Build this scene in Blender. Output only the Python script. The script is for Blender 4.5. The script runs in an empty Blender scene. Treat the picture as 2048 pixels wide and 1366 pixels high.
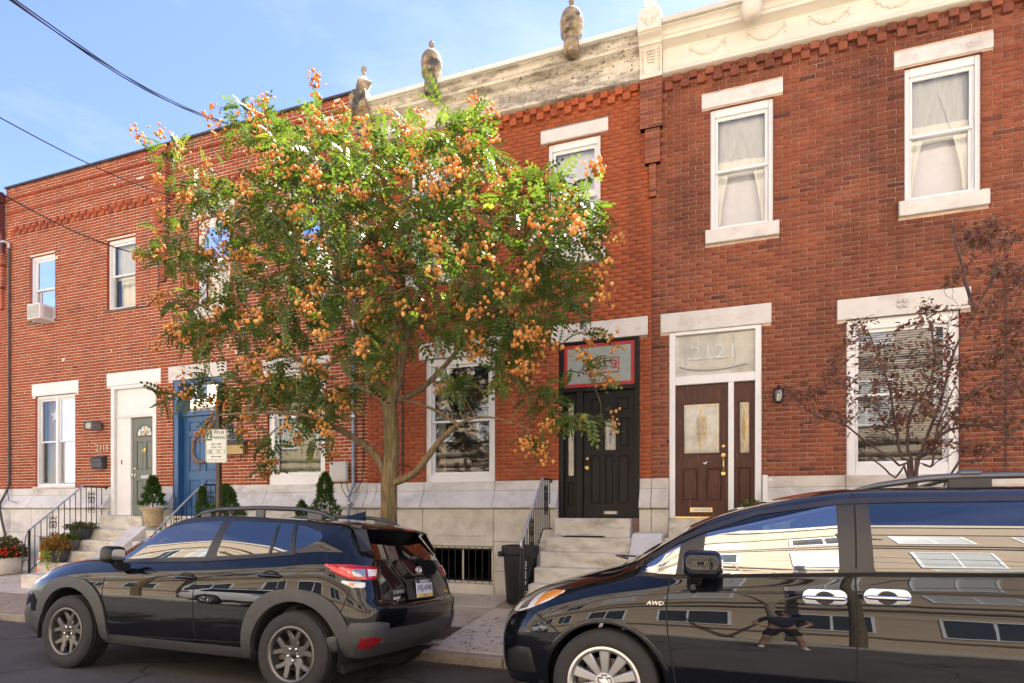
# Brick row houses on a city street: golden rain tree, two dark parked cars.
import bpy, bmesh, math, random
import numpy as np
from mathutils import Vector, Matrix
from mathutils.bvhtree import BVHTree
random.seed(7); rng = np.random.default_rng(7)
S = bpy.context.scene; COL = S.collection; R = math.radians; PI = math.pi

# ------------------------------------------------------------------ camera
cd = bpy.data.cameras.new('camera'); cam = bpy.data.objects.new('camera', cd); COL.objects.link(cam)
cd.sensor_width = 36; cd.lens = 36*1150/2048; cd.shift_y = (1017-683)/2048; cd.clip_end = 900; cd.clip_start = .05
cam.location = (0, 0, 1.54); cam.rotation_euler = (R(90), 0, R(19.1)); S.camera = cam
# ------------------------------------------------------------------ sky and sun
SUN_EL, SUN_AZ = 54., 20.        # azimuth: degrees to the right of the facade's inward normal (+Y)
w = bpy.data.worlds.new('World'); S.world = w; w.use_nodes = True
nt = w.node_tree; nt.nodes.clear()
wo = nt.nodes.new('ShaderNodeOutputWorld'); bg = nt.nodes.new('ShaderNodeBackground')
sky = nt.nodes.new('ShaderNodeTexSky'); sky.sky_type = 'NISHITA'; sky.sun_disc = False
sky.sun_elevation = R(SUN_EL); sky.sun_rotation = R(SUN_AZ); sky.air_density = 1.0; sky.dust_density = .25; sky.ozone_density = 3.0
SKY_STRENGTH = .05
bg.inputs['Strength'].default_value = SKY_STRENGTH
tcw = nt.nodes.new('ShaderNodeTexCoord'); mp = nt.nodes.new('ShaderNodeMapping'); mp.inputs['Scale'].default_value = (1.2, 1.2, 4.5)
cn = nt.nodes.new('ShaderNodeTexNoise'); cn.inputs['Scale'].default_value = 1.6; cn.inputs['Detail'].default_value = 7; cn.inputs['Roughness'].default_value = .6
cr = nt.nodes.new('ShaderNodeValToRGB'); cr.color_ramp.elements[0].position = .50; cr.color_ramp.elements[1].position = 1.
cr.color_ramp.elements[1].color = (.30, .30, .30, 1)
cm = nt.nodes.new('ShaderNodeMix'); cm.data_type = 'RGBA'; cm.inputs[7].default_value = (7.5, 7.8, 8.2, 1)
nt.links.new(tcw.outputs['Generated'], mp.inputs[0]); nt.links.new(mp.outputs[0], cn.inputs['Vector']); nt.links.new(cn.outputs[0], cr.inputs[0])
nt.links.new(cr.outputs[0], cm.inputs[0]); nt.links.new(sky.outputs[0], cm.inputs[6])
tn = nt.nodes.new('ShaderNodeMix'); tn.data_type = 'RGBA'; tn.blend_type = 'MULTIPLY'; tn.inputs[0].default_value = 1.; tn.inputs[7].default_value = (.92, .84, 1., 1)
nt.links.new(cm.outputs[2], tn.inputs[6]); nt.links.new(tn.outputs[2], bg.inputs[0]); nt.links.new(bg.outputs[0], wo.inputs[0])
sd = bpy.data.lights.new('sun', 'SUN'); sd.energy = 5.0; sd.angle = R(.53); sd.color = (1, .945, .86)
so = bpy.data.objects.new('sun', sd); COL.objects.link(so)
_e, _a = R(SUN_EL), R(SUN_AZ)
SUNV = Vector((math.sin(_a)*math.cos(_e), math.cos(_a)*math.cos(_e), math.sin(_e)))
so.rotation_euler = SUNV.to_track_quat('Z', 'Y').to_euler(); so.location = SUNV*60
vs = S.view_settings; vs.view_transform = 'Standard'; vs.look = 'None'; vs.gamma = 1; vs.exposure = 2.8; vs.use_curve_mapping = False

# ------------------------------------------------------------------ measuring helpers (pixel of the survey photo -> point at depth Y)
F_, A_ = 1150., R(19.1); CA, SA = math.cos(A_), math.sin(A_); D = 9.0
def fx(u, Y=D):
    r = (u-1024)/F_; return Y*(CA*r-SA)/(SA*r+CA)
def fz(u, v, Y=D):
    r = (u-1024)/F_; return 1.54+Y*((1017-v)/F_)/(SA*r+CA)
def at(u, v, Y): return Vector((fx(u, Y), Y, fz(u, v, Y)))
def uv_of(x, y, z):
    X = CA*x+SA*y; Z = -SA*x+CA*y; return 1024+F_*X/Z, 1017-F_*(z-1.54)/Z

# ------------------------------------------------------------------ materials
MATS = {}
def _new(name):
    m = bpy.data.materials.new(name); m.use_nodes = True; n = m.node_tree; n.nodes.clear()
    o = n.nodes.new('ShaderNodeOutputMaterial'); return m, n, o
def N(n, t, **k):
    x = n.nodes.new('ShaderNode'+t)
    for a, b in k.items():
        if a in ('operation', 'blend_type', 'data_type', 'attribute_name', 'noise_dimensions'): setattr(x, a, b)
        else: x.inputs[a.replace('_', ' ')].default_value = b
    return x
def mixc(n, fac, a, b, mode='MIX'):
    x = n.nodes.new('ShaderNodeMix'); x.data_type = 'RGBA'; x.blend_type = mode
    for s, v in ((0, fac), (6, a), (7, b)):
        if isinstance(v, (int, float)): x.inputs[s].default_value = v
        elif isinstance(v, tuple): x.inputs[s].default_value = v if len(v) == 4 else v+(1,)
        else: n.links.new(v, x.inputs[s])
    return x.outputs[2]
def ramp(n, src, stops):
    x = n.nodes.new('ShaderNodeValToRGB'); el = x.color_ramp.elements
    while len(el) < len(stops): el.new(.5)
    for e, (p, c) in zip(el, stops):
        e.position = p; e.color = (c if isinstance(c, tuple) else (c, c, c))+(1,)
    n.links.new(src, x.inputs[0]); return x.outputs[0]
def noise(n, scale, detail=4, rough=.55, vec=None):
    x = N(n, 'TexNoise'); x.inputs['Scale'].default_value = scale; x.inputs['Detail'].default_value = detail; x.inputs['Roughness'].default_value = rough
    if vec is None:
        g = n.nodes.new('ShaderNodeNewGeometry'); vec = g.outputs['Position']
    n.links.new(vec, x.inputs['Vector']); return x.outputs[0]
def vec(n, space='world', scale=(1, 1, 1)):
    if space == 'world': s = n.nodes.new('ShaderNodeNewGeometry').outputs['Position']
    else: s = n.nodes.new('ShaderNodeTexCoord').outputs['Object']
    m = n.nodes.new('ShaderNodeMapping'); m.inputs['Scale'].default_value = scale; n.links.new(s, m.inputs[0]); return m.outputs[0]
def bumpn(n, h, strength=.3, dist=.01):
    b = n.nodes.new('ShaderNodeBump'); b.inputs['Strength'].default_value = strength; b.inputs['Distance'].default_value = dist
    n.links.new(h, b.inputs['Height']); return b.outputs[0]
def pbsdf(n, o, col, rough=.6, metal=0., spec=.5, coat=0., normal=None):
    p = n.nodes.new('ShaderNodeBsdfPrincipled')
    if isinstance(col, tuple): p.inputs['Base Color'].default_value = col+(1,)
    else: n.links.new(col, p.inputs['Base Color'])
    if isinstance(rough, (int, float)): p.inputs['Roughness'].default_value = rough
    else: n.links.new(rough, p.inputs['Roughness'])
    p.inputs['Metallic'].default_value = metal; p.inputs['Specular IOR Level'].default_value = spec
    p.inputs['Coat Weight'].default_value = coat; p.inputs['Coat Roughness'].default_value = .02
    if normal is not None: n.links.new(normal, p.inputs['Normal'])
    n.links.new(p.outputs[0], o.inputs[0]); return p
def pm(name, col, rough=.6, metal=0., var=.12, scale=6., bump=.0, bscale=80., spec=.5, coat=0., dirt=None, dscale=3., space='world', stretch=(1, 1, 1), dlo=.52, dhi=.72):
    """painted / mineral surface: mottled colour, optional dirt blotches, fine relief"""
    if name in MATS: return MATS[name]
    m, n, o = _new(name); v = vec(n, space, stretch)
    lo = tuple(c*(1-var) for c in col); hi = tuple(min(1, c*(1+var)) for c in col)
    c = ramp(n, noise(n, scale, 6, .6, v), [(.3, lo), (.7, hi)])
    if dirt:
        d = ramp(n, noise(n, dscale, 8, .65, v), [(dlo, 0.), (dhi, 1.)]); c = mixc(n, d, c, dirt)
    nm = bumpn(n, noise(n, bscale, 5, .6, v), bump, .01) if bump else None
    pbsdf(n, o, c, rough, metal, spec, coat, nm); MATS[name] = m; return m
def brick_mat(name, stops, soot=(.05, .03, .025), soot_lo=.55, soot_hi=.8, soot_amt=.8, streak=(1, 1, .6), bump=.35):
    m, n, o = _new(name); at_ = N(n, 'Attribute', attribute_name='tone')
    c = ramp(n, at_.outputs['Fac'], stops)
    g = ramp(n, noise(n, 38, 5, .7), [(.25, .62), (.75, 1.28)]); c = mixc(n, 1., c, g, 'MULTIPLY')
    big = ramp(n, noise(n, .9, 6, .6, vec(n, 'world', streak)), [(.3, .84), (.7, 1.1)]); c = mixc(n, 1., c, big, 'MULTIPLY')
    s = ramp(n, noise(n, .75, 9, .72, vec(n, 'world', streak)), [(soot_lo, 0.), (soot_hi, soot_amt)]); c = mixc(n, s, c, soot)
    sp = ramp(n, noise(n, 130, 2, .5), [(.66, 0.), (.72, .5)]); c = mixc(n, sp, c, (.33, .19, .13))
    wt = ramp(n, noise(n, 1.1, 7, .65, vec(n, 'world', (3.2, 1, .22))), [(.52, 0.), (.78, .55)]); c = mixc(n, wt, c, soot)
    pbsdf(n, o, c, .85, 0, .25, 0, bumpn(n, noise(n, 95, 6, .7), bump, .006)); return m
def glass_mat(name, tint=(.75, .8, .78), refl=1.5, base=.05, wav=.02, wscale=1.3):
    m, n, o = _new(name)
    t = N(n, 'BsdfTransparent'); t.inputs[0].default_value = tint+(1,)
    g = N(n, 'BsdfGlossy'); g.inputs['Roughness'].default_value = .0; g.inputs[0].default_value = (.97, .98, 1, 1)
    nm = bumpn(n, noise(n, wscale, 2, .4), wav, .12); n.links.new(nm, g.inputs['Normal'])
    fr = N(n, 'Fresnel'); fr.inputs[0].default_value = 1.5; n.links.new(nm, fr.inputs[1])
    k = n.nodes.new('ShaderNodeMath'); k.operation = 'MULTIPLY_ADD'; k.use_clamp = True; k.inputs[1].default_value = refl; k.inputs[2].default_value = base
    n.links.new(fr.outputs[0], k.inputs[0]); x = N(n, 'MixShader')
    n.links.new(k.outputs[0], x.inputs[0]); n.links.new(t.outputs[0], x.inputs[1]); n.links.new(g.outputs[0], x.inputs[2]); n.links.new(x.outputs[0], o.inputs[0]); return m
def leaf_mat(name, stops, trans=.45, rough=.5, spec=.35):
    m, n, o = _new(name); at_ = N(n, 'Attribute', attribute_name='tone'); c = ramp(n, at_.outputs['Fac'], stops)
    p = n.nodes.new('ShaderNodeBsdfPrincipled'); n.links.new(c, p.inputs['Base Color']); p.inputs['Roughness'].default_value = rough; p.inputs['Specular IOR Level'].default_value = spec
    t = N(n, 'BsdfTranslucent'); c2 = mixc(n, 1., c, (1.5, 1.55, .6), 'MULTIPLY'); n.links.new(c2, t.inputs[0])
    x = N(n, 'MixShader'); x.inputs[0].default_value = trans
    n.links.new(p.outputs[0], x.inputs[1]); n.links.new(t.outputs[0], x.inputs[2]); n.links.new(x.outputs[0], o.inputs[0]); return m

WHITE = pm('white_paint', (.78, .77, .74), .45, var=.05, scale=3, bump=.05, dirt=(.55, .52, .47), dscale=2.2, dlo=.6, dhi=.85)
VINYL = pm('white_vinyl', (.80, .80, .79), .35, var=.03)
CREAMP = pm('cream_paint', (.72, .66, .55), .55, var=.06, scale=2, bump=.1, bscale=25, dirt=(.45, .40, .32), dscale=3, dlo=.62, dhi=.8)
def peel_mat():
    m, n, o = _new('peeling_cream_paint'); c = ramp(n, noise(n, 5, 6, .6), [(.3, (.58, .52, .41)), (.7, (.72, .67, .56))])
    st_ = ramp(n, noise(n, 2.6, 9, .72, vec(n, 'world', (.55, 1, 2.4))), [(.465, 0.), (.575, .9)]); c = mixc(n, st_, c, ramp(n, noise(n, 11, 5, .7), [(.35, (.17, .15, .125)), (.65, (.40, .35, .27))]))
    fl = ramp(n, noise(n, 17, 6, .7), [(.585, 0.), (.62, .9)]); c = mixc(n, fl, c, (.11, .095, .08))
    pbsdf(n, o, c, .7, 0, .3, 0, bumpn(n, noise(n, 20, 7, .7), .6, .012)); return m
PEEL = peel_mat()
OLDSTONE = pm('weathered_finial_stone', (.33, .25, .15), .85, var=.45, scale=14, bump=1., bscale=16, dirt=(.075, .07, .066), dscale=4.5, dlo=.46, dhi=.58)
MARBLE = pm('grey_marble', (.66, .65, .63), .6, var=.10, scale=2.4, bump=.15, bscale=40, dirt=(.40, .385, .36), dscale=2.3, stretch=(1, 1, 1.6), dlo=.48, dhi=.75)
LIME = pm('buff_limestone', (.64, .60, .53), .75, var=.10, scale=3.5, bump=.25, bscale=55, dirt=(.37, .33, .26), dscale=2.0, dlo=.5, dhi=.75)
LINTEL = pm('lintel_stone', (.68, .65, .60), .75, var=.08, scale=5, bump=.25, bscale=60, dirt=(.42, .38, .33), dscale=2.6, dlo=.55, dhi=.8)
STEPM = pm('step_stone', (.64, .60, .52), .75, var=.12, scale=4, bump=.25, bscale=60, dirt=(.33, .28, .21), dscale=2.5, stretch=(1, 1, 2.2), dlo=.48, dhi=.72)
GOLD = pm('brass', (.78, .55, .2), .28, 1., var=.1)
CHROME = pm('chrome', (.62, .62, .63), .12, 1., var=.03)
STEEL = pm('dull_steel', (.45, .46, .48), .45, .8, var=.1)
IRON = pm('black_iron', (.018, .017, .017), .45, .2, var=.3, scale=20, bump=.2, bscale=60)
RAILCAP = pm('worn_aluminium', (.62, .62, .61), .38, .75, var=.15, scale=9)
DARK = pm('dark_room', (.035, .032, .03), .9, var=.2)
BLACKP = pm('black_door_paint', (.008, .008, .009), .42, spec=.25, var=.25, scale=10, bump=.2, bscale=30, dirt=(.03, .03, .03), dscale=9, stretch=(1, 1, .25), dlo=.62, dhi=.85)
BLUEP = pm('blue_door_paint', (.035, .115, .26), .42, var=.1, scale=4, bump=.1, bscale=30)
SAGE = pm('sage_door_paint', (.155, .175, .145), .5, var=.06, bump=.05)
GLASS = glass_mat('window_glass', (.93, .95, .94), 1.3, .03, .012, 1.1)
GLASS_OLD = pm('leaded_glass', (.50, .47, .38), .16, var=.22, scale=7, bump=.25, bscale=14, coat=.6); CELLAR = glass_mat('cellar_glass', (.04, .042, .045), 1.1, .03, .02, 1.)
FROST = pm('frosted_glass', (.29, .33, .31), .25, var=.1, scale=5, dirt=(.5, .52, .48), dscale=26, dlo=.62, dhi=.68)
CURTAIN = pm('white_curtain', (.72, .71, .68), .9, var=.08, scale=3, stretch=(9, 9, 1))
BLINDM = pm('beige_blind', (.33, .27, .18), .8, var=.06, scale=3)
REDP = pm('red_glass_paint', (.42, .02, .025), .4, var=.12)
RUBBER = pm('tyre_rubber', (.018, .018, .018), .75, var=.2, scale=30, bump=.15, bscale=120, space='object')
PLASTIC = pm('grey_plastic', (.045, .046, .048), .55, var=.15, scale=12, bump=.12, bscale=300, space='object', dirt=(.09, .085, .08), dscale=5, dlo=.58, dhi=.85)
BLKPL = pm('black_plastic', (.012, .012, .013), .4, var=.2)
BARK = pm('bark', (.19, .14, .085), .95, spec=.08, var=.6, scale=5, bump=1., bscale=7, stretch=(9, 9, 1.1), dirt=(.10, .12, .035), dscale=.9, dlo=.52, dhi=.72)
PLUMBARK = pm('plum_bark', (.085, .055, .05), .85, var=.3, scale=14, bump=.5, bscale=40)

# ------------------------------------------------------------------ object helpers
WORLDROOT = set()
def tag(o, label=None, cat=None, group=None, kind=None):
    if label: o['label'] = label
    if cat: o['category'] = cat
    if group: o['group'] = group
    if kind: o['kind'] = kind
    return o
def thing(name, label, cat, loc=(0, 0, 0), group=None, local=False, rot=(0, 0, 0)):
    o = bpy.data.objects.new(name, None); COL.objects.link(o); o.location = loc; o.rotation_euler = rot; o.empty_display_size = .2
    if not local: WORLDROOT.add(o.name)
    return tag(o, label, cat, group)
def put(name, me, parent=None, loc=None, rot=None):
    o = bpy.data.objects.new(name, me); COL.objects.link(o)
    if parent is not None:
        o.parent = parent
        if parent.name in WORLDROOT: o.matrix_parent_inverse = Matrix.Translation(-Vector(parent.location))
    if loc is not None: o.location = loc
    if rot is not None: o.rotation_euler = rot
    return o
class MB:
    def __init__(s): s.v = []; s.f = []
    def poly(s, pts):
        k = len(s.v); s.v += [tuple(p) for p in pts]; s.f.append(tuple(range(k, k+len(pts)))); return s
    def box(s, x0, x1, y0, y1, z0, z1):
        k = len(s.v); s.v += [(x0, y0, z0), (x1, y0, z0), (x1, y1, z0), (x0, y1, z0), (x0, y0, z1), (x1, y0, z1), (x1, y1, z1), (x0, y1, z1)]
        s.f += [tuple(k+i for i in q) for q in ((0, 1, 5, 4), (1, 2, 6, 5), (2, 3, 7, 6), (3, 0, 4, 7), (4, 5, 6, 7), (3, 2, 1, 0))]; return s
    def ring(s, x0, x1, z0, z1, t, y0, y1, tb=None, tt=None):
        tb = t if tb is None else tb; tt = t if tt is None else tt
        s.box(x0, x0+t, y0, y1, z0, z1); s.box(x1-t, x1, y0, y1, z0, z1)
        s.box(x0+t, x1-t, y0, y1, z0, z0+tb); s.box(x0+t, x1-t, y0, y1, z1-tt, z1); return s
    def tube(s, pts, r, n=8, cap=True):
        pts = [Vector(p) for p in pts]; rs = r if isinstance(r, (list, tuple)) else [r]*len(pts); k = len(s.v); up = None
        for i, p in enumerate(pts):
            t = (pts[min(i+1, len(pts)-1)]-pts[max(i-1, 0)])
            t = t.normalized() if t.length > 1e-9 else Vector((0, 0, 1))
            if up is None:
                up = Vector((0, 0, 1)) if abs(t.z) < .9 else Vector((1, 0, 0))
            a = t.cross(up); a = a.normalized() if a.length > 1e-6 else t.orthogonal().normalized(); b = a.cross(t).normalized(); up = b
            for j in range(n):
                q = 2*PI*j/n; s.v.append(tuple(p+a*(rs[i]*math.cos(q))+b*(rs[i]*math.sin(q))))
        for i in range(len(pts)-1):
            for j in range(n):
                s.f.append((k+i*n+j, k+i*n+(j+1) % n, k+(i+1)*n+(j+1) % n, k+(i+1)*n+j))
        if cap: s.f.append(tuple(k+j for j in range(n-1, -1, -1))); s.f.append(tuple(k+(len(pts)-1)*n+j for j in range(n)))
        return s
    def lathe(s, prof, c=(0, 0, 0), n=20, axis='z', sx=1., sy=1.):
        k = len(s.v)
        for r_, h in prof:
            for j in range(n):
                q = 2*PI*j/n; a, b = r_*math.cos(q)*sx, r_*math.sin(q)*sy
                s.v.append((c[0]+a, c[1]+b, c[2]+h) if axis == 'z' else (c[0]+a, c[1]+h, c[2]+b) if axis == 'y' else (c[0]+h, c[1]+a, c[2]+b))
        for i in range(len(prof)-1):
            for j in range(n): s.f.append((k+i*n+j, k+i*n+(j+1) % n, k+(i+1)*n+(j+1) % n, k+(i+1)*n+j))
        s.f.append(tuple(k+j for j in range(n-1, -1, -1))); s.f.append(tuple(k+(len(prof)-1)*n+j for j in range(n))); return s
    def exx(s, prof, x0, x1):          # closed (y,z) polygon swept along x
        k = len(s.v); n = len(prof)
        for x in (x0, x1): s.v += [(x, p[0], p[1]) for p in prof]
        for i in range(n): s.f.append((k+i, k+(i+1) % n, k+n+(i+1) % n, k+n+i))
        s.f.append(tuple(range(k+n-1, k-1, -1))); s.f.append(tuple(range(k+n, k+2*n))); return s
    def prism(s, poly, y0, y1):        # (x,z) polygon thickened along y
        k = len(s.v); n = len(poly)
        for y in (y0, y1): s.v += [(p[0], y, p[1]) for p in poly]
        for i in range(n): s.f.append((k+i, k+(i+1) % n, k+n+(i+1) % n, k+n+i))
        s.f.append(tuple(range(k+n-1, k-1, -1))); s.f.append(tuple(range(k+n, k+2*n))); return s
    def ball(s, c, r, n=10, m=6, sz=1.): 
        return s.lathe([(max(1e-4, r*math.sin(PI*i/m)), -r*sz*math.cos(PI*i/m)) for i in range(m+1)], c, n)
    def text(s, txt, size, loc, ux=(1, 0, 0), uy=(0, 0, 1), align='CENTER', depth=.004, shear=0., sx=1.):
        cu = bpy.data.curves.new('t', 'FONT'); cu.body = txt; cu.size = size; cu.align_x = align; cu.align_y = 'CENTER'; cu.extrude = depth/2; cu.shear = shear; cu.resolution_u = 2
        ob = bpy.data.objects.new('t', cu); me = bpy.data.meshes.new_from_object(ob); ux, uy = Vector(ux), Vector(uy); uz = ux.cross(uy); L = Vector(loc); k = len(s.v)
        s.v += [tuple(L+ux*(v.co.x*sx)+uy*v.co.y+uz*v.co.z) for v in me.vertices]; s.f += [tuple(k+i for i in p.vertices) for p in me.polygons]
        bpy.data.objects.remove(ob); bpy.data.curves.remove(cu); bpy.data.meshes.remove(me); return s
    def mesh(s, name, mat, bevel=0., smooth=None, tone=None, seg=1):
        me = bpy.data.meshes.new(name); me.from_pydata(s.v, [], s.f)
        bm = bmesh.new(); bm.from_mesh(me)
        bmesh.ops.recalc_face_normals(bm, faces=bm.faces)
        if bevel:
            bmesh.ops.remove_doubles(bm, verts=bm.verts, dist=1e-5)
            ed = [e for e in bm.edges if len(e.link_faces) == 2 and e.calc_face_angle(0) > .5]
            bmesh.ops.bevel(bm, geom=ed, offset=bevel, segments=seg, profile=.5, affect='EDGES', clamp_overlap=True)
        bm.to_mesh(me); bm.free()
        if smooth is not None:
            me.polygons.foreach_set('use_smooth', [True]*len(me.polygons))
            me.set_sharp_from_angle(angle=R(smooth))
        if tone is not None:
            a = me.attributes.new('tone', 'FLOAT', 'FACE'); a.data.foreach_set('value', [tone]*len(me.polygons))
        if mat: me.materials.append(mat)
        return me
    def build(s, name, mat, parent=None, bevel=0., smooth=None, loc=None, rot=None, **k):
        return put(name, s.mesh(name, mat, bevel, smooth, **k), parent, loc, rot)
def np_mesh(name, V, Fq, mat, tone=None, tdom='FACE', smooth=False):
    """fast mesh of equal polygons; Fq (n,k) indices"""
    me = bpy.data.meshes.new(name); V = np.asarray(V, np.float32); Fq = np.asarray(Fq, np.int32); k = Fq.shape[1]
    me.vertices.add(len(V)); me.vertices.foreach_set('co', V.ravel()); me.loops.add(Fq.size); me.loops.foreach_set('vertex_index', Fq.ravel())
    me.polygons.add(len(Fq)); me.polygons.foreach_set('loop_start', np.arange(0, Fq.size, k, dtype=np.int32)); me.polygons.foreach_set('loop_total', np.full(len(Fq), k, np.int32))
    me.update(calc_edges=True)
    if tone is not None:
        a = me.attributes.new('tone', 'FLOAT', tdom); a.data.foreach_set('value', np.asarray(tone, np.float32))
    if smooth: me.polygons.foreach_set('use_smooth', [True]*len(me.polygons))
    me.materials.append(mat); return me
# ================================================================== GROUND
ASPH = None
def road_mat():
    m, n, o = _new('asphalt'); c = ramp(n, noise(n, 160, 3, .6), [(.3, (.045, .043, .041)), (.6, (.115, .107, .098)), (.75, (.28, .26, .23))])
    c = mixc(n, ramp(n, noise(n, 1.3, 7, .65), [(.45, 0.), (.72, .65)]), c, (.045, .040, .040))
    c = mixc(n, ramp(n, noise(n, .5, 5, .6), [(.55, 0.), (.75, .5)]), c, (.085, .075, .066))
    vo = n.nodes.new('ShaderNodeTexVoronoi'); vo.feature = 'DISTANCE_TO_EDGE'; vo.inputs['Scale'].default_value = .75; wv = n.nodes.new('ShaderNodeMix'); wv.data_type = 'RGBA'; wv.inputs[0].default_value = .35
    gp = n.nodes.new('ShaderNodeNewGeometry'); nz = N(n, 'TexNoise'); nz.inputs['Scale'].default_value = 2.5; nz.inputs['Detail'].default_value = 6; n.links.new(gp.outputs['Position'], nz.inputs['Vector']); n.links.new(gp.outputs['Position'], wv.inputs[6]); n.links.new(nz.outputs[1], wv.inputs[7]); n.links.new(wv.outputs[2], vo.inputs['Vector'])
    ck = ramp(n, vo.outputs['Distance'], [(0., 1.), (.012, 0.)]); c = mixc(n, ck, c, (.012, .011, .011))
    sp = ramp(n, noise(n, 60, 2, .5), [(.70, 0.), (.73, .8)]); c = mixc(n, sp, c, (.30, .27, .23))
    pbsdf(n, o, c, .9, 0, .3, 0, bumpn(n, noise(n, 190, 4, .7), .7, .01)); return m
def conc_mat():
    m, n, o = _new('concrete'); at_ = N(n, 'Attribute', attribute_name='tone')
    c = ramp(n, at_.outputs['Fac'], [(0., (.30, .225, .155)), (.45, (.38, .325, .26)), (.75, (.52, .455, .375)), (1., (.62, .56, .475))])
    c = mixc(n, 1., c, ramp(n, noise(n, 90, 4, .7), [(.3, .82), (.7, 1.12)]), 'MULTIPLY')
    c = mixc(n, ramp(n, noise(n, 1.7, 8, .65), [(.5, 0.), (.8, .6)]), c, (.20, .17, .13))
    c = mixc(n, ramp(n, noise(n, 240, 2, .5), [(.68, 0.), (.74, .6)]), c, (.10, .085, .07))
    vo = n.nodes.new('ShaderNodeTexVoronoi'); vo.feature = 'DISTANCE_TO_EDGE'; vo.inputs['Scale'].default_value = .9; gp = n.nodes.new('ShaderNodeNewGeometry'); nz = N(n, 'TexNoise'); nz.inputs['Scale'].default_value = 3.; nz.inputs['Detail'].default_value = 7; n.links.new(gp.outputs['Position'], nz.inputs['Vector'])
    n.links.new(mixc(n, .4, gp.outputs['Position'], nz.outputs[1]), vo.inputs['Vector']); c = mixc(n, ramp(n, vo.outputs['Distance'], [(0., .8), (.007, 0.)]), c, (.09, .07, .055))
    c = mixc(n, ramp(n, noise(n, 9, 3, .5), [(.70, 0.), (.74, .6)]), c, (.13, .11, .09))
    pbsdf(n, o, c, .88, 0, .3, 0, bumpn(n, noise(n, 130, 5, .7), .4, .006)); return m
ROADM, CONC = road_mat(), conc_mat()
SOIL = pm('soil', (.07, .05, .035), .95, var=.4, scale=30, bump=1., bscale=60)
RP = [(-60, .3), (-9, -.02), (-4.36, -.02), (-4.355, -.13), (-2.2, .04), (0, .10), (2, .085), (3.82, -.005), (5.76, -.17), (5.765, -.35), (60, -.35)]
def road_z(y):
    for (a, b), (c, d) in zip(RP, RP[1:]):
        if a <= y <= c: return b+(d-b)*(y-a)/(c-a)
    return 0
me = bpy.data.meshes.new('road'); vv = []; ff = []
ys = [-60, -30, -12]+[p[0] for p in RP[1:9]]+[5.8, 12, 60]; ys = sorted(set(ys)-{-4.36, -9})
ys = [y for y in ys if y >= -60]; xs = [-300, -60]+[-30+2*i for i in range(31)]+[60, 300]
for x in xs:
    for y in ys: vv.append((x, y, road_z(y) if -4.355 <= y <= 5.76 else -.3))
for i in range(len(xs)-1):
    for j in range(len(ys)-1): k = i*len(ys)+j; ff.append((k, k+len(ys), k+len(ys)+1, k+1))
me.from_pydata(vv, [], ff); me.materials.append(ROADM); tag(put('road', me), kind='structure')
def sw_z(y): return -.055+(y-5.9)*.055
# near sidewalk: base sheet + separate slabs + kerb stones
sb = MB(); sb.poly([(-40, 5.9, sw_z(5.9)-.05), (30, 5.9, sw_z(5.9)-.05), (30, 9.3, sw_z(9.3)-.05), (-40, 9.3, sw_z(9.3)-.05)])
sidewalk = tag(sb.build('sidewalk', SOIL), kind='structure')
def slab(x0, x1, y0, y1, tone):
    b = MB(); g = .006; x0 += g; x1 -= g; y0 += g; y1 -= g; dz = random.uniform(-.004, .004)
    b.v += [(x, y, sw_z(y)+dz-h) for h in (.05, 0) for x, y in ((x0, y0), (x1, y0), (x1, y1), (x0, y1))]
    b.f += [(0, 1, 5, 4), (1, 2, 6, 5), (2, 3, 7, 6), (3, 0, 4, 7), (4, 5, 6, 7)]
    b.build('slab', CONC, sidewalk, bevel=.008, tone=tone)
xg = -3.05
PITX = (-4.30, -3.05)
for i in range(-12, 8):
    x0 = xg+1.25*i; x1 = x0+1.25
    rows = [(5.9, 6.95), (6.95, 8.0), (8.0, 9.05)]
    for k, (a, b) in enumerate(rows):
        if i == -1 and k == 0: continue
        t = random.choice([.12, .25, .5, .6, .7]) if k == 0 else random.choice([.35, .5, .62, .8, .9])
        if i == 0: t = [.93, .85, .3][k]
        if i == 1: t = [.12, .3, .35][k]
        if i < -7: t = [.3, .95, .9][k]
        slab(x0, x1, a, b, t)
pit = MB(); pit.poly([(PITX[0], 5.9, -.075), (PITX[1], 5.9, -.075), (PITX[1], 6.95, -.03), (PITX[0], 6.95, -.03)]); pit.build('tree_pit_soil', SOIL, sidewalk)
KERBM = pm('kerb_concrete', (.33, .28, .22), .9, var=.2, scale=8, bump=.6, bscale=40, dirt=(.13, .10, .08), dscale=4, dlo=.5, dhi=.7)
kerb = tag(MB().box(-40, 30, 5.80, 5.895, -.35, -.12).build('kerb', KERBM), kind='structure')
km = []
for q in range(4):
    b = MB(); b.box(.004, 1.496, 5.755, 5.894, -.30, -.058+random.uniform(-.006, .004)); km.append(b.mesh('kerb_stone', KERBM, bevel=.016, seg=2))
for i in range(-14, 12): put('kerb_stone', km[i % 4], kerb, loc=(-3.6+1.5*i, 0, 0))
# far side of the street (seen only in reflections)
fs = MB().box(-60, 60, -8.6, -4.35, -.3, -.02); tag(fs.build('sidewalk_opposite', pm('old_concrete', (.36, .33, .28), .9, var=.1, bump=.2)), kind='structure')
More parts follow.
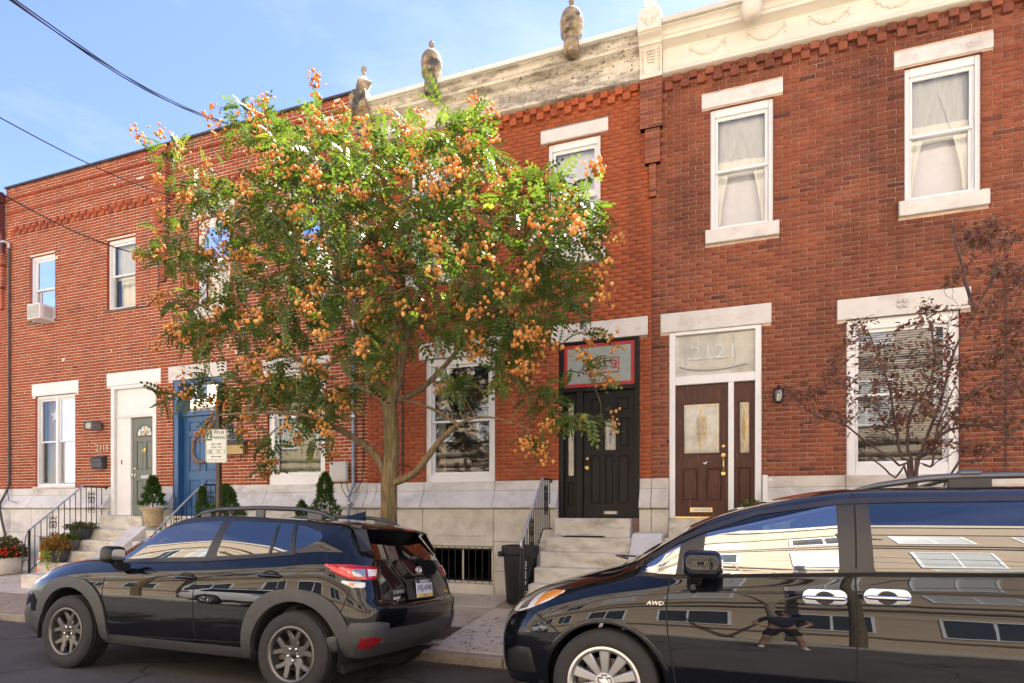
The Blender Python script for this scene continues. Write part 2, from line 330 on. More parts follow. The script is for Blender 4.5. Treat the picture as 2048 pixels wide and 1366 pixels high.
# litter of dry leaves along the gutter and the slabs
LV = []; LF = []; LT = []
for i in range(1300):
    if i < 800: x = random.uniform(-4.6, -.4); y = random.choice([random.gauss(5.66, .05), random.uniform(5.9, 7.4)])
    else: x = random.uniform(-16, 1); y = random.choice([random.gauss(5.68, .04), random.uniform(5.2, 8.5), random.uniform(5.9, 8.)])
    z = (sw_z(y) if y > 5.76 else road_z(min(y, 5.75)))+.008; s = random.uniform(.007, .022); a = random.uniform(0, 6.3); k = len(LV)
    for q, l in ((0, 1.6), (1.7, .7), (3.14, 1.4), (4.6, .8)): LV.append((x+s*l*math.cos(a+q), y+s*l*math.sin(a+q), z+random.uniform(0, .007)))
    LF.append((k, k+1, k+2, k+3)); LT.append(random.random())
LITTER = leaf_mat('dry_litter', [(0, (.16, .08, .03)), (.5, (.25, .13, .05)), (.8, (.10, .06, .04)), (1, (.36, .28, .08))], .1, .8)
tag(put('leaf_litter', np_mesh('leaf_litter', LV, LF, LITTER, LT)), 'dry leaves and seed husks scattered along gutter and pavement', 'leaves', kind='stuff')

# ================================================================== HOUSES
MORT_A = pm('pale_mortar', (.72, .60, .47), .95, var=.12, scale=20, bump=.3)
MORT_B = pm('grey_mortar', (.27, .18, .14), .95, var=.2, scale=20, bump=.3)
MORT_C = pm('tan_mortar', (.56, .43, .33), .95, var=.25, scale=6, bump=.3)
BR_A = brick_mat('orange_red_brick', [(0., (.17, .05, .034)), (.2, (.30, .075, .04)), (.5, (.395, .088, .035)), (.85, (.46, .115, .045)), (1., (.38, .13, .09))], (.10, .03, .03), .56, .85, .55)
BR_B = brick_mat('smooth_orange_brick', [(0., (.30, .07, .03)), (.4, (.40, .10, .038)), (.8, (.455, .12, .046)), (1., (.38, .105, .055))], (.09, .032, .022), .60, .85, .6)
BR_C = brick_mat('brown_red_brick', [(0., (.12, .046, .035)), (.25, (.24, .072, .042)), (.65, (.355, .107, .052)), (1., (.335, .125, .076))], (.065, .03, .022), .45, .74, .8)
REV = {}
CH = .0655
def brick_rows(x0, x1, z0, z1, openings, L, j):
    out = []; i = 0; z = z0
    while z < z1-.03:
        zt = min(z+CH, z1); zm = (z+zt)/2
        spans = [(x0, x1)]
        for a, b, c, d in openings:
            if c-.012 < zm < d+.012:
                ns = []
                for s, e in spans:
                    if b <= s or a >= e: ns.append((s, e)); continue
                    if a > s: ns.append((s, a))
                    if b < e: ns.append((b, e))
                spans = ns
        off = (i % 2)*(L+j)/2+(i*37 % 5)*.003
        for s, e in spans:
            if e-s < .02: continue
            k0 = math.floor((s-x0-off)/(L+j)); p = s; cuts = [s]
            k = k0
            while True:
                c = x0+off+k*(L+j)
                if c >= e-.035: break
                if c > s+.035: cuts.append(c+random.gauss(0, .0025))
                k += 1
            cuts.append(e)
            for a, b in zip(cuts, cuts[1:]):
                out.append((a+j/2 if a != s else a+.001, b-j/2 if b != e else b-.001, z+j/2, zt-j/2))
        z += CH; i += 1
    return out
def brick_boxes(lst, Yface, depth=.03):
    V = np.zeros((len(lst)*8, 3), np.float32); Fq = []; tone = []
    for q, (a, b, c, d) in enumerate(lst):
        y = Yface+random.gauss(0, .0016); t = random.gauss(0, .0012)
        V[q*8:q*8+8] = [(a, y+t, c), (b, y-t, c), (b, y-t+.0006, d), (a, y+t+.0006, d), (a-.0, Yface+depth, c), (b, Yface+depth, c), (b, Yface+depth, d), (a, Yface+depth, d)]
        k = q*8; Fq += [(k, k+1, k+2, k+3), (k+1, k+5, k+6, k+2), (k+4, k, k+3, k+7), (k+3, k+2, k+6, k+7), (k+4, k+5, k+1, k)]
        tone += [min(1, max(0, random.gauss(.54, .15)))]*5
    return V, np.array(Fq), tone
def brick_var(mat, L, j, tag_):
    r = []
    for q in range(10):
        b = [(-L/2+j*.0, L/2, -(CH-j)/2, (CH-j)/2)]; V, Fq, t = brick_boxes(b, 0., .03); r.append(np_mesh('brick_'+tag_, V, Fq, mat, [min(1, max(0, .08+q*.1))]*5))
    return r
def opening_wall(x0, x1, z0, z1, ops, Y, dep, house, mort, brm, name='wall'):
    xs = sorted({x0, x1}|{q for a, b, c, d in ops for q in (a, b) if x0 < q < x1}); zs = sorted({z0, z1}|{q for a, b, c, d in ops for q in (c, d) if z0 < q < z1})
    m = MB()
    for xa, xb in zip(xs, xs[1:]):
        for za, zb in zip(zs, zs[1:]):
            xm, zm = (xa+xb)/2, (za+zb)/2
            if any(a < xm < b and c < zm < d for a, b, c, d in ops): continue
            m.poly([(xa, Y, za), (xb, Y, za), (xb, Y, zb), (xa, Y, zb)])
    wl = m.build(name, mort, house)
    return wl
def reveal(house, a, b, c, d, mat, dep=.13, tone=.5, bottom=True):
    m = MB(); y0, y1 = D+.002, D+dep
    nrow = max(1, round((d-c)/CH)); h = (d-c)/nrow
    for k in range(nrow):          # header ends stacked up both jambs
        z0, z1 = c+k*h+.005, c+(k+1)*h-.005
        for x, s in ((a, 1), (b, -1)):
            m.poly([(x+s*.001, y0, z0), (x+s*.001, y1, z0), (x+s*.001, y1, z1), (x+s*.001, y0, z1)])
    m.poly([(a, y0, d), (b, y0, d), (b, y1, d), (a, y1, d)])
    if bottom: m.poly([(a, y0, c), (b, y0, c), (b, y1, c), (a, y1, c)])
    return m.build('reveal', mat, house, tone=tone)
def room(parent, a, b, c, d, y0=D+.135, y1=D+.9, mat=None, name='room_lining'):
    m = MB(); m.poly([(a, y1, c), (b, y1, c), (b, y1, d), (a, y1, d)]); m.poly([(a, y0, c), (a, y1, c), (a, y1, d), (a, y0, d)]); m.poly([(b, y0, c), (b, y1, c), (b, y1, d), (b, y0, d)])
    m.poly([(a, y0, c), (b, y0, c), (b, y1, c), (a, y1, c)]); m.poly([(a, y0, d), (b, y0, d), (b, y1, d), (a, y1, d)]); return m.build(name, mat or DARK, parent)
def curtain(parent, a, b, c, d, y, mat, amp=.02, wl=.09, name='curtain', skew=0.):
    n = max(8, int((b-a)/.012)); m = MB(); k = 0
    for i in range(n+1):
        x = a+(b-a)*i/n; yy = y+amp*math.sin(2*PI*x/wl)+amp*.5*math.sin(2*PI*x/(wl*2.7)+1)
        m.v += [(x, yy, c), (x+skew, yy, d)]
    m.f += [(2*i, 2*i+2, 2*i+3, 2*i+1) for i in range(n)]; return m.build(name, mat, parent, smooth=60)
def pane(parent, a, b, c, d, y, mat=None, name='pane', tilt=0.):
    return MB().poly([(a, y, c), (b, y+tilt, c), (b, y+tilt*1.2, d), (a, y+tilt*.3, d)]).build(name, mat or GLASS, parent)
def sash_window(house, a, b, c, d, casing=.065, zm=None, mat=VINYL, sashm=None, twin=False, head=.10, foot=.06, lowsash=None, dep=.0, dress=None, label=None):
    """double hung window filling opening a..b, c..d"""
    zm = zm or (c+d)/2; y0 = D+.045+dep
    wn = MB().ring(a, b, c, d, casing, y0, y0+.085, foot, head).ring(a+casing*.55, b-casing*.55, c+foot*.6, d-head*.6, casing*.45+.012, y0+.03, y0+.088, foot*.4+.01, head*.4+.012).build('window', mat, house, bevel=.004)
    if label: wn['label'] = label
    sashm = sashm or mat; cols = [(a+casing+.01, b-casing-.01)]
    if twin:
        xm = (a+b)/2; cols = [(a+casing+.008, xm-.035), (xm+.035, b-casing-.008)]; MB().box(xm-.035, xm+.035, y0-.005, y0+.085, c+foot, d-head).build('mullion', mat, wn, bevel=.004)
    for xa, xb in cols:
        MB().ring(xa, xb, zm-.018, d-head-.008, .036, y0+.035, y0+.065).build('sash', sashm, wn, bevel=.003); pane(wn, xa+.036, xb-.036, zm+.018, d-head-.044, y0+.05, tilt=random.uniform(-.004, .004))
        MB().ring(xa, xb, c+foot+.004, zm+.018, .036, y0+.068, y0+.095).build('sash', lowsash or sashm, wn, bevel=.003); pane(wn, xa+.036, xb-.036, c+foot+.04, zm-.018, y0+.082, tilt=random.uniform(-.004, .004))
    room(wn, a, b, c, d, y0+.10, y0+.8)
    if dress: dress(wn, a+casing, b-casing, c+foot, d-head, y0+.14, zm)
    return wn
def stone(house, a, b, y0, y1, c, d, mat, name='stone', bevel=.008, label=None):
    o = MB().box(a, b, y0, y1, c, d).build(name, mat, house, bevel=bevel)
    if label: o['label'] = label
    return o
def pilaster(house, xc, mat, mort, ztop=8.1):
    lst = []
    for (hw, pr, z0, z1, dx) in ((.165, .10, 7.30, ztop, 0), (.115, .075, 6.78, 7.30, .02), (.055, .045, 6.28, 6.78, .02)):
        z = z0; i = 0; rows = []
        while z < z1-.02:
            zt = min(z+CH, z1); q = xc+dx
            cuts = [q-hw, q-hw+(.22 if i % 2 else .11), q+hw] if hw > .12 else ([q-hw, q+hw] if i % 2 or hw < .08 else [q-hw, q, q+hw])
            rows += [(u+.003, v-.003, z+.004, zt-.004) for u, v in zip(cuts, cuts[1:])]; z += CH; i += 1
        lst.append((rows, pr)); MB().box(xc+dx-hw+.004, xc+dx+hw-.004, D-pr+.006, D+.02, z0+.004, z1-.002).build('pilaster_core', mort, house)
    m = MB(); tn = []
    for rows, pr in lst:
        for (a, b, c, d) in rows:
            m.box(a, b, D-pr+random.gauss(0, .002), D+.01, c, d); tn += [min(1, max(0, random.gauss(.45, .22)))]*6
    me = bpy.data.meshes.new('pilaster'); me.from_pydata(m.v, [], m.f); a_ = me.attributes.new('tone', 'FLOAT', 'FACE'); a_.data.foreach_set('value', tn); me.materials.append(mat)
    return tag(put('pilaster', me, house), kind='stuff')
def dentils(house, x0, x1, mat, z0, w_=.114, h=.108, pr=.05):
    ms = []
    for q in range(4): ms.append(MB().box(-w_/2+.002, w_/2-.002, D-pr, D+.01, .003, h-.003).mesh('dentil_brick', mat, tone=.2+q*.2))
    n = int((x1-x0)/(2*w_)); st = (x1-x0)/n
    for i in range(n):
        put('dentil_brick', random.choice(ms), house, loc=(x0+st*(i+.25), random.uniform(-.003, .003), z0)); put('dentil_brick', random.choice(ms), house, loc=(x0+st*(i+.75), random.uniform(-.003, .003), z0+h))
def base_course(house, segs, xmin, xmax, mat_t, mat_b, holes=()):
    """battered water table blocks over panel blocks; segs = list of (x0,x1)"""
    for k, (a, b) in enumerate(segs):
        a += .004; b -= .004
        MB().box(a, b, D-.012-(k % 2)*.004, D+.1, 1.842, 1.998).build('base_block', mat_t, house, bevel=.006)
        pr = .155+(k % 2)*.006
        MB().exx([(D+.1, 1.84), (D-.014, 1.84), (D-pr, 1.605), (D-pr, 1.553), (D-.085, 1.536), (D+.1, 1.536)], a, b).build('water_table_block', mat_t, house, bevel=.005)
        hs = [h for h in holes if h[0] < b and h[1] > a]
        if hs:
            h = hs[0]; MB().box(a, b, D-.07, D+.1, h[3]+.008, 1.532).build('base_panel', mat_b, house, bevel=.006)
            if h[0]-a > .05: MB().box(a, h[0]-.002, D-.07, D+.1, .0, h[3]).build('base_block', mat_b, house, bevel=.006)
            if b-h[1] > .05: MB().box(h[1]+.002, b, D-.07, D+.1, .0, h[3]).build('base_block', mat_b, house, bevel=.006)
            MB().box(h[0]-.04, h[1]+.04, D-.10, D+.1, .0, h[2]).build('base_block', mat_b, house, bevel=.01)
        else:
            zz = [0, .50, .99, 1.532] if k % 2 else [0, .78, 1.532]
            for c, d in zip(zz, zz[1:]): MB().box(a, b, D-.07-random.uniform(0, .004), D+.1, c+.003, d-.003).build('base_block', mat_b, house, bevel=.006)
LT = .29
def house(num, x0, x1, door, lw, uws, brm, mort, L, j, ztop, label, upz=(5.64, 7.44), ind=300, stone_lintel=LINTEL, corb=(7.845, .05), upstone=True, vis=True):
    h = thing('row_house', label, 'house', ((x0+x1)/2, D, .1)); ops = []
    ops.append((door[0], door[1], 1.39, 4.20)); ops.append((lw[0], lw[1], 1.99, 4.14))
    bops = [(door[0], door[1], 1.3, 4.20), (lw[0], lw[1], 1.9, 4.14)]
    lint = [(door[0]-.125, door[1]+.125, 4.20, 4.49), (lw[0]-.115, lw[1]+.115, 4.14, 4.425)]
    for c in uws:
        ops.append((c-.428, c+.428, upz[0], upz[1])); bops.append(ops[-1])
        if upstone: lint.append((c-.55, c+.55, 7.462, 7.668)); lint.append((c-.50, c+.50, 5.445, 5.64)); bops.append((c-.428, c+.428, 7.43, 7.47))
    wall = opening_wall(x0, x1, 0., ztop, ops, D+(.006 if mort is MORT_A else .009), .14, h, mort, brm)
    for o in ops: reveal(h, o[0], o[1], o[2], o[3], brm)
    for q, (a, b, c, d) in enumerate(lint):
        sill = d-c < .2 and c < 6
        stone(h, a, b, D-(.05 if sill else .012), D+.12, c, d, stone_lintel, 'sill' if sill else 'lintel', .008)
    bl = brick_rows(x0, x1, 2.002, ztop, bops+lint, L, j)
    full = [k for k, b in enumerate(bl) if abs((b[1]-b[0])-(L)) < .007]
    def score(k):
        b = bl[k]; u, v = uv_of((b[0]+b[1])/2, D, (b[2]+b[3])/2)
        if not (6 < u < 2040 and 6 < v < 1360): return -1
        if num in (2117, 2119) and 480 < u < 1160 and 250 < v < 860: return .0
        if num == 2121 and u > 1600 and 450 < v < 960: return .0
        return (SA*(u-1024)/F_+CA)**3
    full.sort(key=score, reverse=True); pick = set(full[:ind]) if ind else set(); var = brick_var(brm, L, j, str(num))
    for k in pick:
        b = bl[k]; o = put('brick', random.choices(var, [.3, .8, 2, 4, 6, 7, 5, 3, 1.5, .6])[0], h, loc=((b[0]+b[1])/2, D+random.gauss(0, .0012), (b[2]+b[3])/2), rot=(0, 0, random.gauss(0, .004)))
        o.scale = ((b[1]-b[0])/L, 1, 1)
    V, Fq, t = brick_boxes([b for k, b in enumerate(bl) if k not in pick], D); tag(put('brickwork', np_mesh('brickwork', V, Fq, brm, t), h), kind='stuff')
    if corb: dentils(h, x0+.2, x1-.2, brm, corb[0], pr=corb[1])
    return h
# ---- window dressings
def dress_sheer(p, a, b, c, d, y, zm):
    curtain(p, a, b, c, d, y+.06, CURTAIN, .015, .12)
def dress_swag(p, a, b, c, d, y, zm):
    MB().box(a, b, y+.02, y+.022, zm-.02, d).build('shade', CURTAIN, p); curtain(p, a, b, c+.08, zm+.02, y+.09, pm('grey_sheer', (.56, .56, .62), .9, var=.06), .006, .3, 'shade')
    for s in (0, 1):
        m = MB(); n = 14
        for i in range(n+1):
            t = i/n; e = a if s == 0 else b; wd = (b-a)*(.52*(1-t)**1.6+.13); x2 = e+wd*(1 if s == 0 else -1)
            z = d-(d-c)*t
            for k in range(7): q = k/6; m.v.append((e+(x2-e)*q, y+.0+.014*math.sin(q*14+t*3), z+(.12*q if t > 0 else 0)))
        m.f += [(i*7+k, i*7+k+1, (i+1)*7+k+1, (i+1)*7+k) for i in range(n) for k in range(6)]; m.build('curtain', CURTAIN, p, smooth=60)
def dress_shade(p, a, b, c, d, y, zm):
    MB().box(a, b, y+.01, y+.014, zm-.05, d).build('roller_shade', CURTAIN, p); curtain(p, a, b, c, zm, y+.10, CURTAIN, .02, .1)
def dress_blind(p, a, b, c, d, y, zm):
    m = MB(); z = d
    while z > c+.35:
        m.v += [(a, y+.015, z), (b, y+.015, z), (b, y+.04, z-.012), (a, y+.04, z-.012)]; k = len(m.v)-4; m.f.append((k, k+1, k+2, k+3)); z -= .032
    tag(m.build('blind_slats', VINYL, p), kind='stuff')
def dress_dim(p, a, b, c, d, y, zm):
    curtain(p, a+.02, a+.16, c, d, y+.12, BLINDM, .02, .05)
STARM = pm('star_paper', (.75, .72, .66), .6)
def dress_stars(p, a, b, c, d, y, zm):
    MB().box(a, b, y+.06, y+.064, c, d).build('blind', BLINDM, p)
    for cx, cz, r_ in (((a*.75+b*.25), zm+.62, .17), ((a*.25+b*.75), zm+.52, .24)):
        po = [(cx+(r_ if i % 2 == 0 else r_*.42)*math.sin(PI*i/5+.1), cz+(r_ if i % 2 == 0 else r_*.42)*math.cos(PI*i/5+.1)) for i in range(10)]; MB().prism(po, y+.012, y+.03).build('paper_star', STARM, p)
GREENC = pm('green_curtain', (.17, .21, .13), .9, var=.12, scale=2, stretch=(8, 8, 1))
def dress_green(p, a, b, c, d, y, zm):
    curtain(p, a, b, c, d, y+.08, GREENC, .02, .14); m = MB()
    for i in range(26): m.ball((a+(b-a)*(i+.5)/26, y-.01, c+.03), random.uniform(.025, .045), 7, 4)
    m.build('cotton_trim', CURTAIN, p)
h15 = house(2115, -15.87, -10.86, (-12.384, -11.046), (-14.831, -13.513), (-14.595, -12.08), BR_A, MORT_A, .200, .0125, 9.13,
   'brick row house numbered 2115 with sage green door and window air conditioner', upz=(5.87, 7.40), stone_lintel=WHITE, corb=(7.98, .028), upstone=False)
h17 = house(2117, -10.86, -5.89, (-10.583, -9.276), (-8.142, -6.81), (-9.5, -7.06), BR_A, MORT_A, .200, .0125, 9.13,
   'brick row house with tall blue door half hidden behind the tree', corb=(7.98, .028))
h19 = house(2119, -5.89, -.86, (-2.324, -1.041), (-4.726, -3.418), (-4.58, -2.072), BR_B, MORT_B, .206, .0065, 8.09,
   'orange brick row house with black door under red bordered 2119 transom')
h21 = house(2121, -.86, 4.17, (-.602, .692), (1.764, 3.073), (.417, 2.877), BR_C, MORT_C, .206, .0075, 8.09,
   'brown red brick row house with wood grain door and clean cream cornice')
# ---- upper windows
LG = pm('grey_sash', (.33, .32, .30), .5, var=.06)
for h, cs, z0, z1, dr in ((h21, (.417, 2.877), 5.64, 7.44, dress_swag), (h19, (-4.58, -2.072), 5.64, 7.44, dress_shade), (h17, (-9.5, -7.06), 5.64, 7.44, dress_sheer), (h15, (-14.595, -12.08), 5.87, 7.40, dress_shade)):
    for c in cs: sash_window(h, c-.428, c+.428, z0, z1, .062, dress=dr, head=.11 if h != h15 else .07, dep=.0 if h != h15 else .01, lowsash=LG if h == h15 else None)
for c in (-14.595, -12.08): stone(h15, c-.47, c+.47, D-.03, D+.11, 5.82, 5.868, pm('worn_wood_sill', (.18, .14, .10), .9, var=.3, bump=.4), 'sill', .006)
# ---- ground floor windows
sash_window(h21, 1.764, 3.073, 1.99, 4.14, .115, zm=3.10, head=.14, foot=.16, dress=dress_blind)
sash_window(h19, -4.726, -3.418, 1.99, 4.14, .10, zm=3.05, head=.12, foot=.14, dress=dress_dim)
sash_window(h17, -8.142, -6.81, 1.99, 4.14, .13, zm=3.3, head=.12, foot=.20, dress=dress_green)
sash_window(h15, -14.831, -13.513, 2.04, 4.14, .06, zm=3.08, twin=True, head=.07, foot=.06, dress=dress_stars, lowsash=LG)
stone(h15, -14.88, -13.47, D-.035, D+.12, 1.995, 2.038, LIME, 'sill', .006)
# ---- stone bases
base_course(h15, [(-15.87, -15.62), (-15.62, -14.86), (-14.86, -13.50), (-13.50, -12.384)], 0, 0, MARBLE, MARBLE, holes=((-14.6, -13.75, .32, .90),))
base_course(h15, [(-11.046, -10.86)], 0, 0, MARBLE, LIME); base_course(h17, [(-10.86, -10.583)], 0, 0, MARBLE, LIME)
base_course(h17, [(-9.276, -8.16), (-8.16, -6.80), (-6.80, -6.05), (-6.05, -5.89)], 0, 0, MARBLE, MARBLE, holes=((-7.9, -7.05, .32, .90),))
base_course(h19, [(-5.89, -5.70), (-5.70, -4.74), (-4.74, -3.42), (-3.42, -2.324)], 0, 0, MARBLE, LIME, holes=((-4.56, -3.44, .27, .90),))
base_course(h19, [(-1.041, -.86)], 0, 0, LIME, LIME); base_course(h21, [(-.86, -.602)], 0, 0, LIME, LIME)
base_course(h21, [(.692, 1.75), (1.75, 3.09), (3.09, 4.17)], 0, 0, LIME, LIME, holes=((1.95, 2.9, .32, .90),))
# ---- basement windows with bars
def cellar(h, a, b, c, d, bars=9):
    f = MB().ring(a+.002, b-.002, c+.002, d, .03, D-.02, D+.04).box((a+b)/2-.02, (a+b)/2+.02, D-.02, D+.04, c+.032, d-.03).build('window', CREAMP, h, bevel=.003, )
    f['label'] = 'barred cellar window'
    for s in (0, 1):
        xa, xb = (a+.03, (a+b)/2-.02) if s == 0 else ((a+b)/2+.02, b-.03); pane(f, xa, xb, c+.03, d-.03, D-.008, CELLAR)
    MB().tube([(a, D-.045, c+.05), (b, D-.045, c+.05)], .009, 6).tube([(a, D-.045, d-.045), (b, D-.045, d-.045)], .009, 6).build('bar_rail', IRON, f)
    for i in range(bars): x = a+(b-a)*(i+.5)/bars; MB().tube([(x, D-.047, c+.005), (x, D-.047, d-.005)], .0075, 6).build('bar', IRON, f)
for h, a, b in ((h19, -4.56, -3.44), (h17, -7.9, -7.05), (h15, -14.6, -13.75), (h21, 1.95, 2.9)): cellar(h, a, b, .28, .895)
# carved relief on the panel over the 2119 cellar window
cv = MB()
for xc in (-4.30, -4.02, -3.74):
    for r_ in (.085, .125): cv.tube([(xc+r_*math.cos(q*PI/12), D-.071, 1.18+r_*1.15*math.sin(q*PI/12)) for q in range(13)], .006, 5)
for z in (1.0, 1.035, 1.12): cv.tube([(-4.5, D-.071, z), (-3.56, D-.071, z)], .005, 5)
for i in range(17): cv.ball((-4.46+i*.055, D-.070, 1.078), .018, 7, 4)
tag(cv.build('carved_relief', LIME, h19, smooth=50), kind='stuff')
# carved rosette and scroll lines on lintels
cv = MB()
for xc, zc in ((2.42, 4.29),):
    for i in range(4): cv.ball((xc+.045*math.cos(i*PI/2+.78), D-.012, zc+.045*math.sin(i*PI/2+.78)), .035, 8, 5)
for (a, b, zc, hs) in ((-.5, .6, 4.35, .05), (.05, .80, 7.565, .045), (2.5, 3.25, 7.565, .045)):
    n = int((b-a)/.13)
    for i in range(n):
        xc = a+(i+.5)*(b-a)/n; sg = 1 if i % 2 else -1; cv.tube([(xc+.05*(1-q/14)*math.cos(q*.7), D-.0125, zc+sg*hs*(1-q/14)*math.sin(q*.7)) for q in range(12)], .005, 5)
tag(cv.build('carved_scroll', LINTEL, h21, smooth=50), kind='stuff')
cv = MB()
for i in range(9):
    xc = -2.3+i*.155; cv.tube([(xc+.05*(1-q/14)*math.cos(q*.7), D-.0125, 4.35+(1 if i % 2 else -1)*.05*(1-q/14)*math.sin(q*.7)) for q in range(12)], .005, 5)
tag(cv.build('carved_scroll', LINTEL, h19, smooth=50), kind='stuff')

# ---- cornices (2119 peeling, 2121 freshly painted)
CP = [(D+.1, 8.075), (D-.05, 8.075), (D-.085, 8.095), (D-.085, 8.125), (D-.065, 8.15), (D-.05, 8.17), (D-.05, 8.46), (D-.07, 8.475), (D-.11, 8.485), (D-.14, 8.51), (D-.175, 8.515), (D-.18, 8.56), (D-.195, 8.57), (D-.205, 8.60), (D-.235, 8.632), (D-.275, 8.645), (D-.275, 8.655), (D+.1, 8.655)]
def cornice(h, a, b, mat, gm, name='cornice'):
    MB().exx(CP, a, b).build(name, mat, h, smooth=35); MB().exx([(D+.2, 8.66), (D-.262, 8.66), (D-.31, 8.672), (D-.318, 8.735), (D-.30, 8.745), (D+.2, 8.75)], a, b).build('gutter', gm, h, smooth=30)
GUT = pm('cream_gutter', (.70, .68, .62), .4, var=.04)
cornice(h19, -5.70, -1.03, PEEL, GUT); cornice(h21, -.69, 4.3, CREAMP, pm('dark_gutter', (.60, .56, .47), .5, var=.08))
def console(h, xc, mat, hw=.165, top=True, ornament=True):
    c = MB().exx([(D+.1, 8.05), (D-.115, 8.05), (D-.115, 8.10), (D-.10, 8.115), (D-.10, 8.20), (D-.115, 8.30), (D-.16, 8.44), (D-.20, 8.47), (D+.1, 8.47)], xc-hw, xc+hw).exx([(D+.1, 8.471), (D-.215, 8.471), (D-.225, 8.50), (D-.27, 8.54), (D-.34, 8.56), (D-.345, 8.575), (D+.1, 8.575)], xc-hw-.004, xc+hw+.004).build('console', mat, h, smooth=30, bevel=.005)
    MB().box(xc-hw-.006, xc+hw+.006, D-.365, D+.05, 8.577, 8.86).box(xc-hw+.03, xc+hw-.03, D-.35, D+.04, 8.861, 8.93).build('console_block', mat, c, bevel=.012)
    if ornament:
        o = MB()
        for s in (-1, 1):
            for i in range(8): o.ball((xc+s*(hw-.045), D-.112-(.09*max(0, i-3.2)/5), 8.15+i*.038), .019, 8, 5)
        for i in range(5):
            for k in range(-2, 3): o.ball((xc+k*.022*(1.2-i*.12), D-.125-.05*max(0, (4-i)/5), 8.28+.035*(4-i)), .018, 7, 4)
        for s in (-1, 1):
            for i in range(7): q = i*.62; o.ball((xc+s*(.05+.02*math.cos(q)), D-.366, 8.71+.045*math.sin(q)), .016, 7, 4)
            for i in range(6): o.ball((xc+s*(.02+.02*i), D-.366, 8.645+.025*i), .015, 7, 4)
        tag(o.build('ornament', mat, c, smooth=60), kind='stuff')
    return c
console(h21, -.86, CREAMP); console(h19, -5.89+.02, OLDSTONE)
pilaster(h21, -.86, BR_C, MORT_C); pilaster(h17, -10.84, BR_A, MORT_A, 9.1)
# swag garlands on the 2121 frieze
for i in range(6):
    x0 = -.30+i*.80; o = MB()
    for k in range(25):
        t = k/24; x = x0+.48*t; z = 8.41-.15*math.sin(PI*t)**.8; 
        o.ball((x+random.gauss(0, .006), D-.054, z+random.gauss(0, .006)), .017+.012*math.sin(PI*t), 6, 4)
    for e in (0, .48):
        for k in range(5): o.ball((x0+e+random.gauss(0, .012), D-.054, 8.42-.028*k+random.gauss(0, .006)), .014, 6, 4)
    for k in range(9): o.tube([(x0+.05+.04*k, D-.053, 8.43+.008*math.sin(k*2)), (x0+.09+.04*k, D-.053, 8.43+.008*math.sin(k*2+2))], .005, 4)
    tag(o.build('garland', CREAMP, h21, smooth=60), kind='stuff')
# urn finials standing on the 2119 cornice, ball on 2121
URN = [(.055, 0), (.115, .02), (.125, .10), (.112, .28), (.112, .31), (.165, .325), (.172, .37), (.155, .385), (.160, .43), (.178, .45), (.182, .50), (.172, .515), (.176, .55), (.165, .61), (.135, .67), (.085, .72), (.04, .745), (.024, .765), (.022, .80), (.040, .82), (.048, .85), (.036, .885), (.005, .90)]
for u, v in ((863, 193), (1143, 117)):
    Y = D-.30; p = at(u, v, Y); f = MB().lathe(URN, (p.x, p.y, p.z+.03), 20).build('finial', OLDSTONE, h19, smooth=24); g = MB()
    for k in range(10):
        q = 2*PI*k/10; g.tube([(p.x+.172*math.cos(q+t*.9)*(1-.55*t*t), p.y+.172*math.sin(q+t*.9)*(1-.55*t*t), p.z+.52+.20*t) for t in (0, .25, .5, .75, 1)], .016, 6)
    g.build('finial_gadroon', OLDSTONE, f, smooth=60)
p = Vector((-5.87, D-.15, 8.93)); MB().box(p.x-.10, p.x+.10, p.y-.12, p.y+.12, p.z, p.z+.02).lathe([(.07, .02), (.07, .06), (.16, .16), (.17, .20), (.11, .26), (.04, .34), (.025, .38), (.05, .42), (.06, .46), (.045, .5), (.005, .515)], p, 4).build('finial', OLDSTONE, h19, smooth=40)
p = at(1503, 15, D-.31); MB().lathe([(.05, -.17), (.09, -.15), (.13, -.08), (.145, .0), (.13, .08), (.10, .14), (.08, .17), (.04, .19), (.03, .24), (.05, .28), (.03, .32), (.004, .33)], p, 18).build('finial', CREAMP, h21, smooth=50)
MB().lathe([(.06, 0), (.10, .03), (.05, .08), (.04, .14), (.09, .2), (.10, .26), (.06, .32), (.004, .34)], (-.86, D-.17, 8.93), 14).build('finial', CREAMP, h21, smooth=50)
# ---- plain brick parapets of 2115 / 2117: coping and raised courses
COPE = pm('dark_coping', (.05, .05, .055), .6, var=.2)
for h, a, b in ((h15, -15.87, -10.862), (h17, -10.858, -6.07)):
    MB().box(a, b, D-.045, D+.32, 9.132, 9.175).build('coping', COPE, h, bevel=.006)
    for z in (8.86, 8.50): 
        m = MB(); tn = []; x = a+.02
        while x < b-.06: m.box(x, min(x+.2, b-.02), D-.022, D+.005, z, z+.056); x += .2125
        m.build('raised_course', BR_A, h, tone=.35)
# roofs (seen from above only by the light)
for h, a, b, z in ((h15, -15.87, -10.862, 9.0), (h17, -10.858, -5.9, 9.0), (h19, -5.89, -.862, 8.60), (h21, -.858, 4.17, 8.60)):
    MB().box(a, b, D+.33, D+12, z-.2, z).build('roof', COPE, h); MB().box(a+.01, b-.01, D+.95, D+12, 0, z-.21).build('rear_mass', DARK, h)
h23 = house(2123, 4.171, 9.19, (7.71, 8.99), (5.30, 6.61), (5.45, 7.96), BR_C, MORT_C, .206, .0075, 8.09, 'brown brick row house beyond the right picture edge', ind=0)
for c in (5.45, 7.96): sash_window(h23, c-.428, c+.428, 5.64, 7.44, .062, dress=dress_sheer, head=.11)
sash_window(h23, 5.30, 6.61, 1.99, 4.14, .115, zm=3.10, head=.14, foot=.16, dress=dress_sheer)
base_course(h23, [(4.175, 5.29), (5.29, 6.62), (6.62, 7.71), (8.99, 9.19)], 0, 0, LIME, LIME); cornice(h23, 4.31, 9.2, CREAMP, GUT)
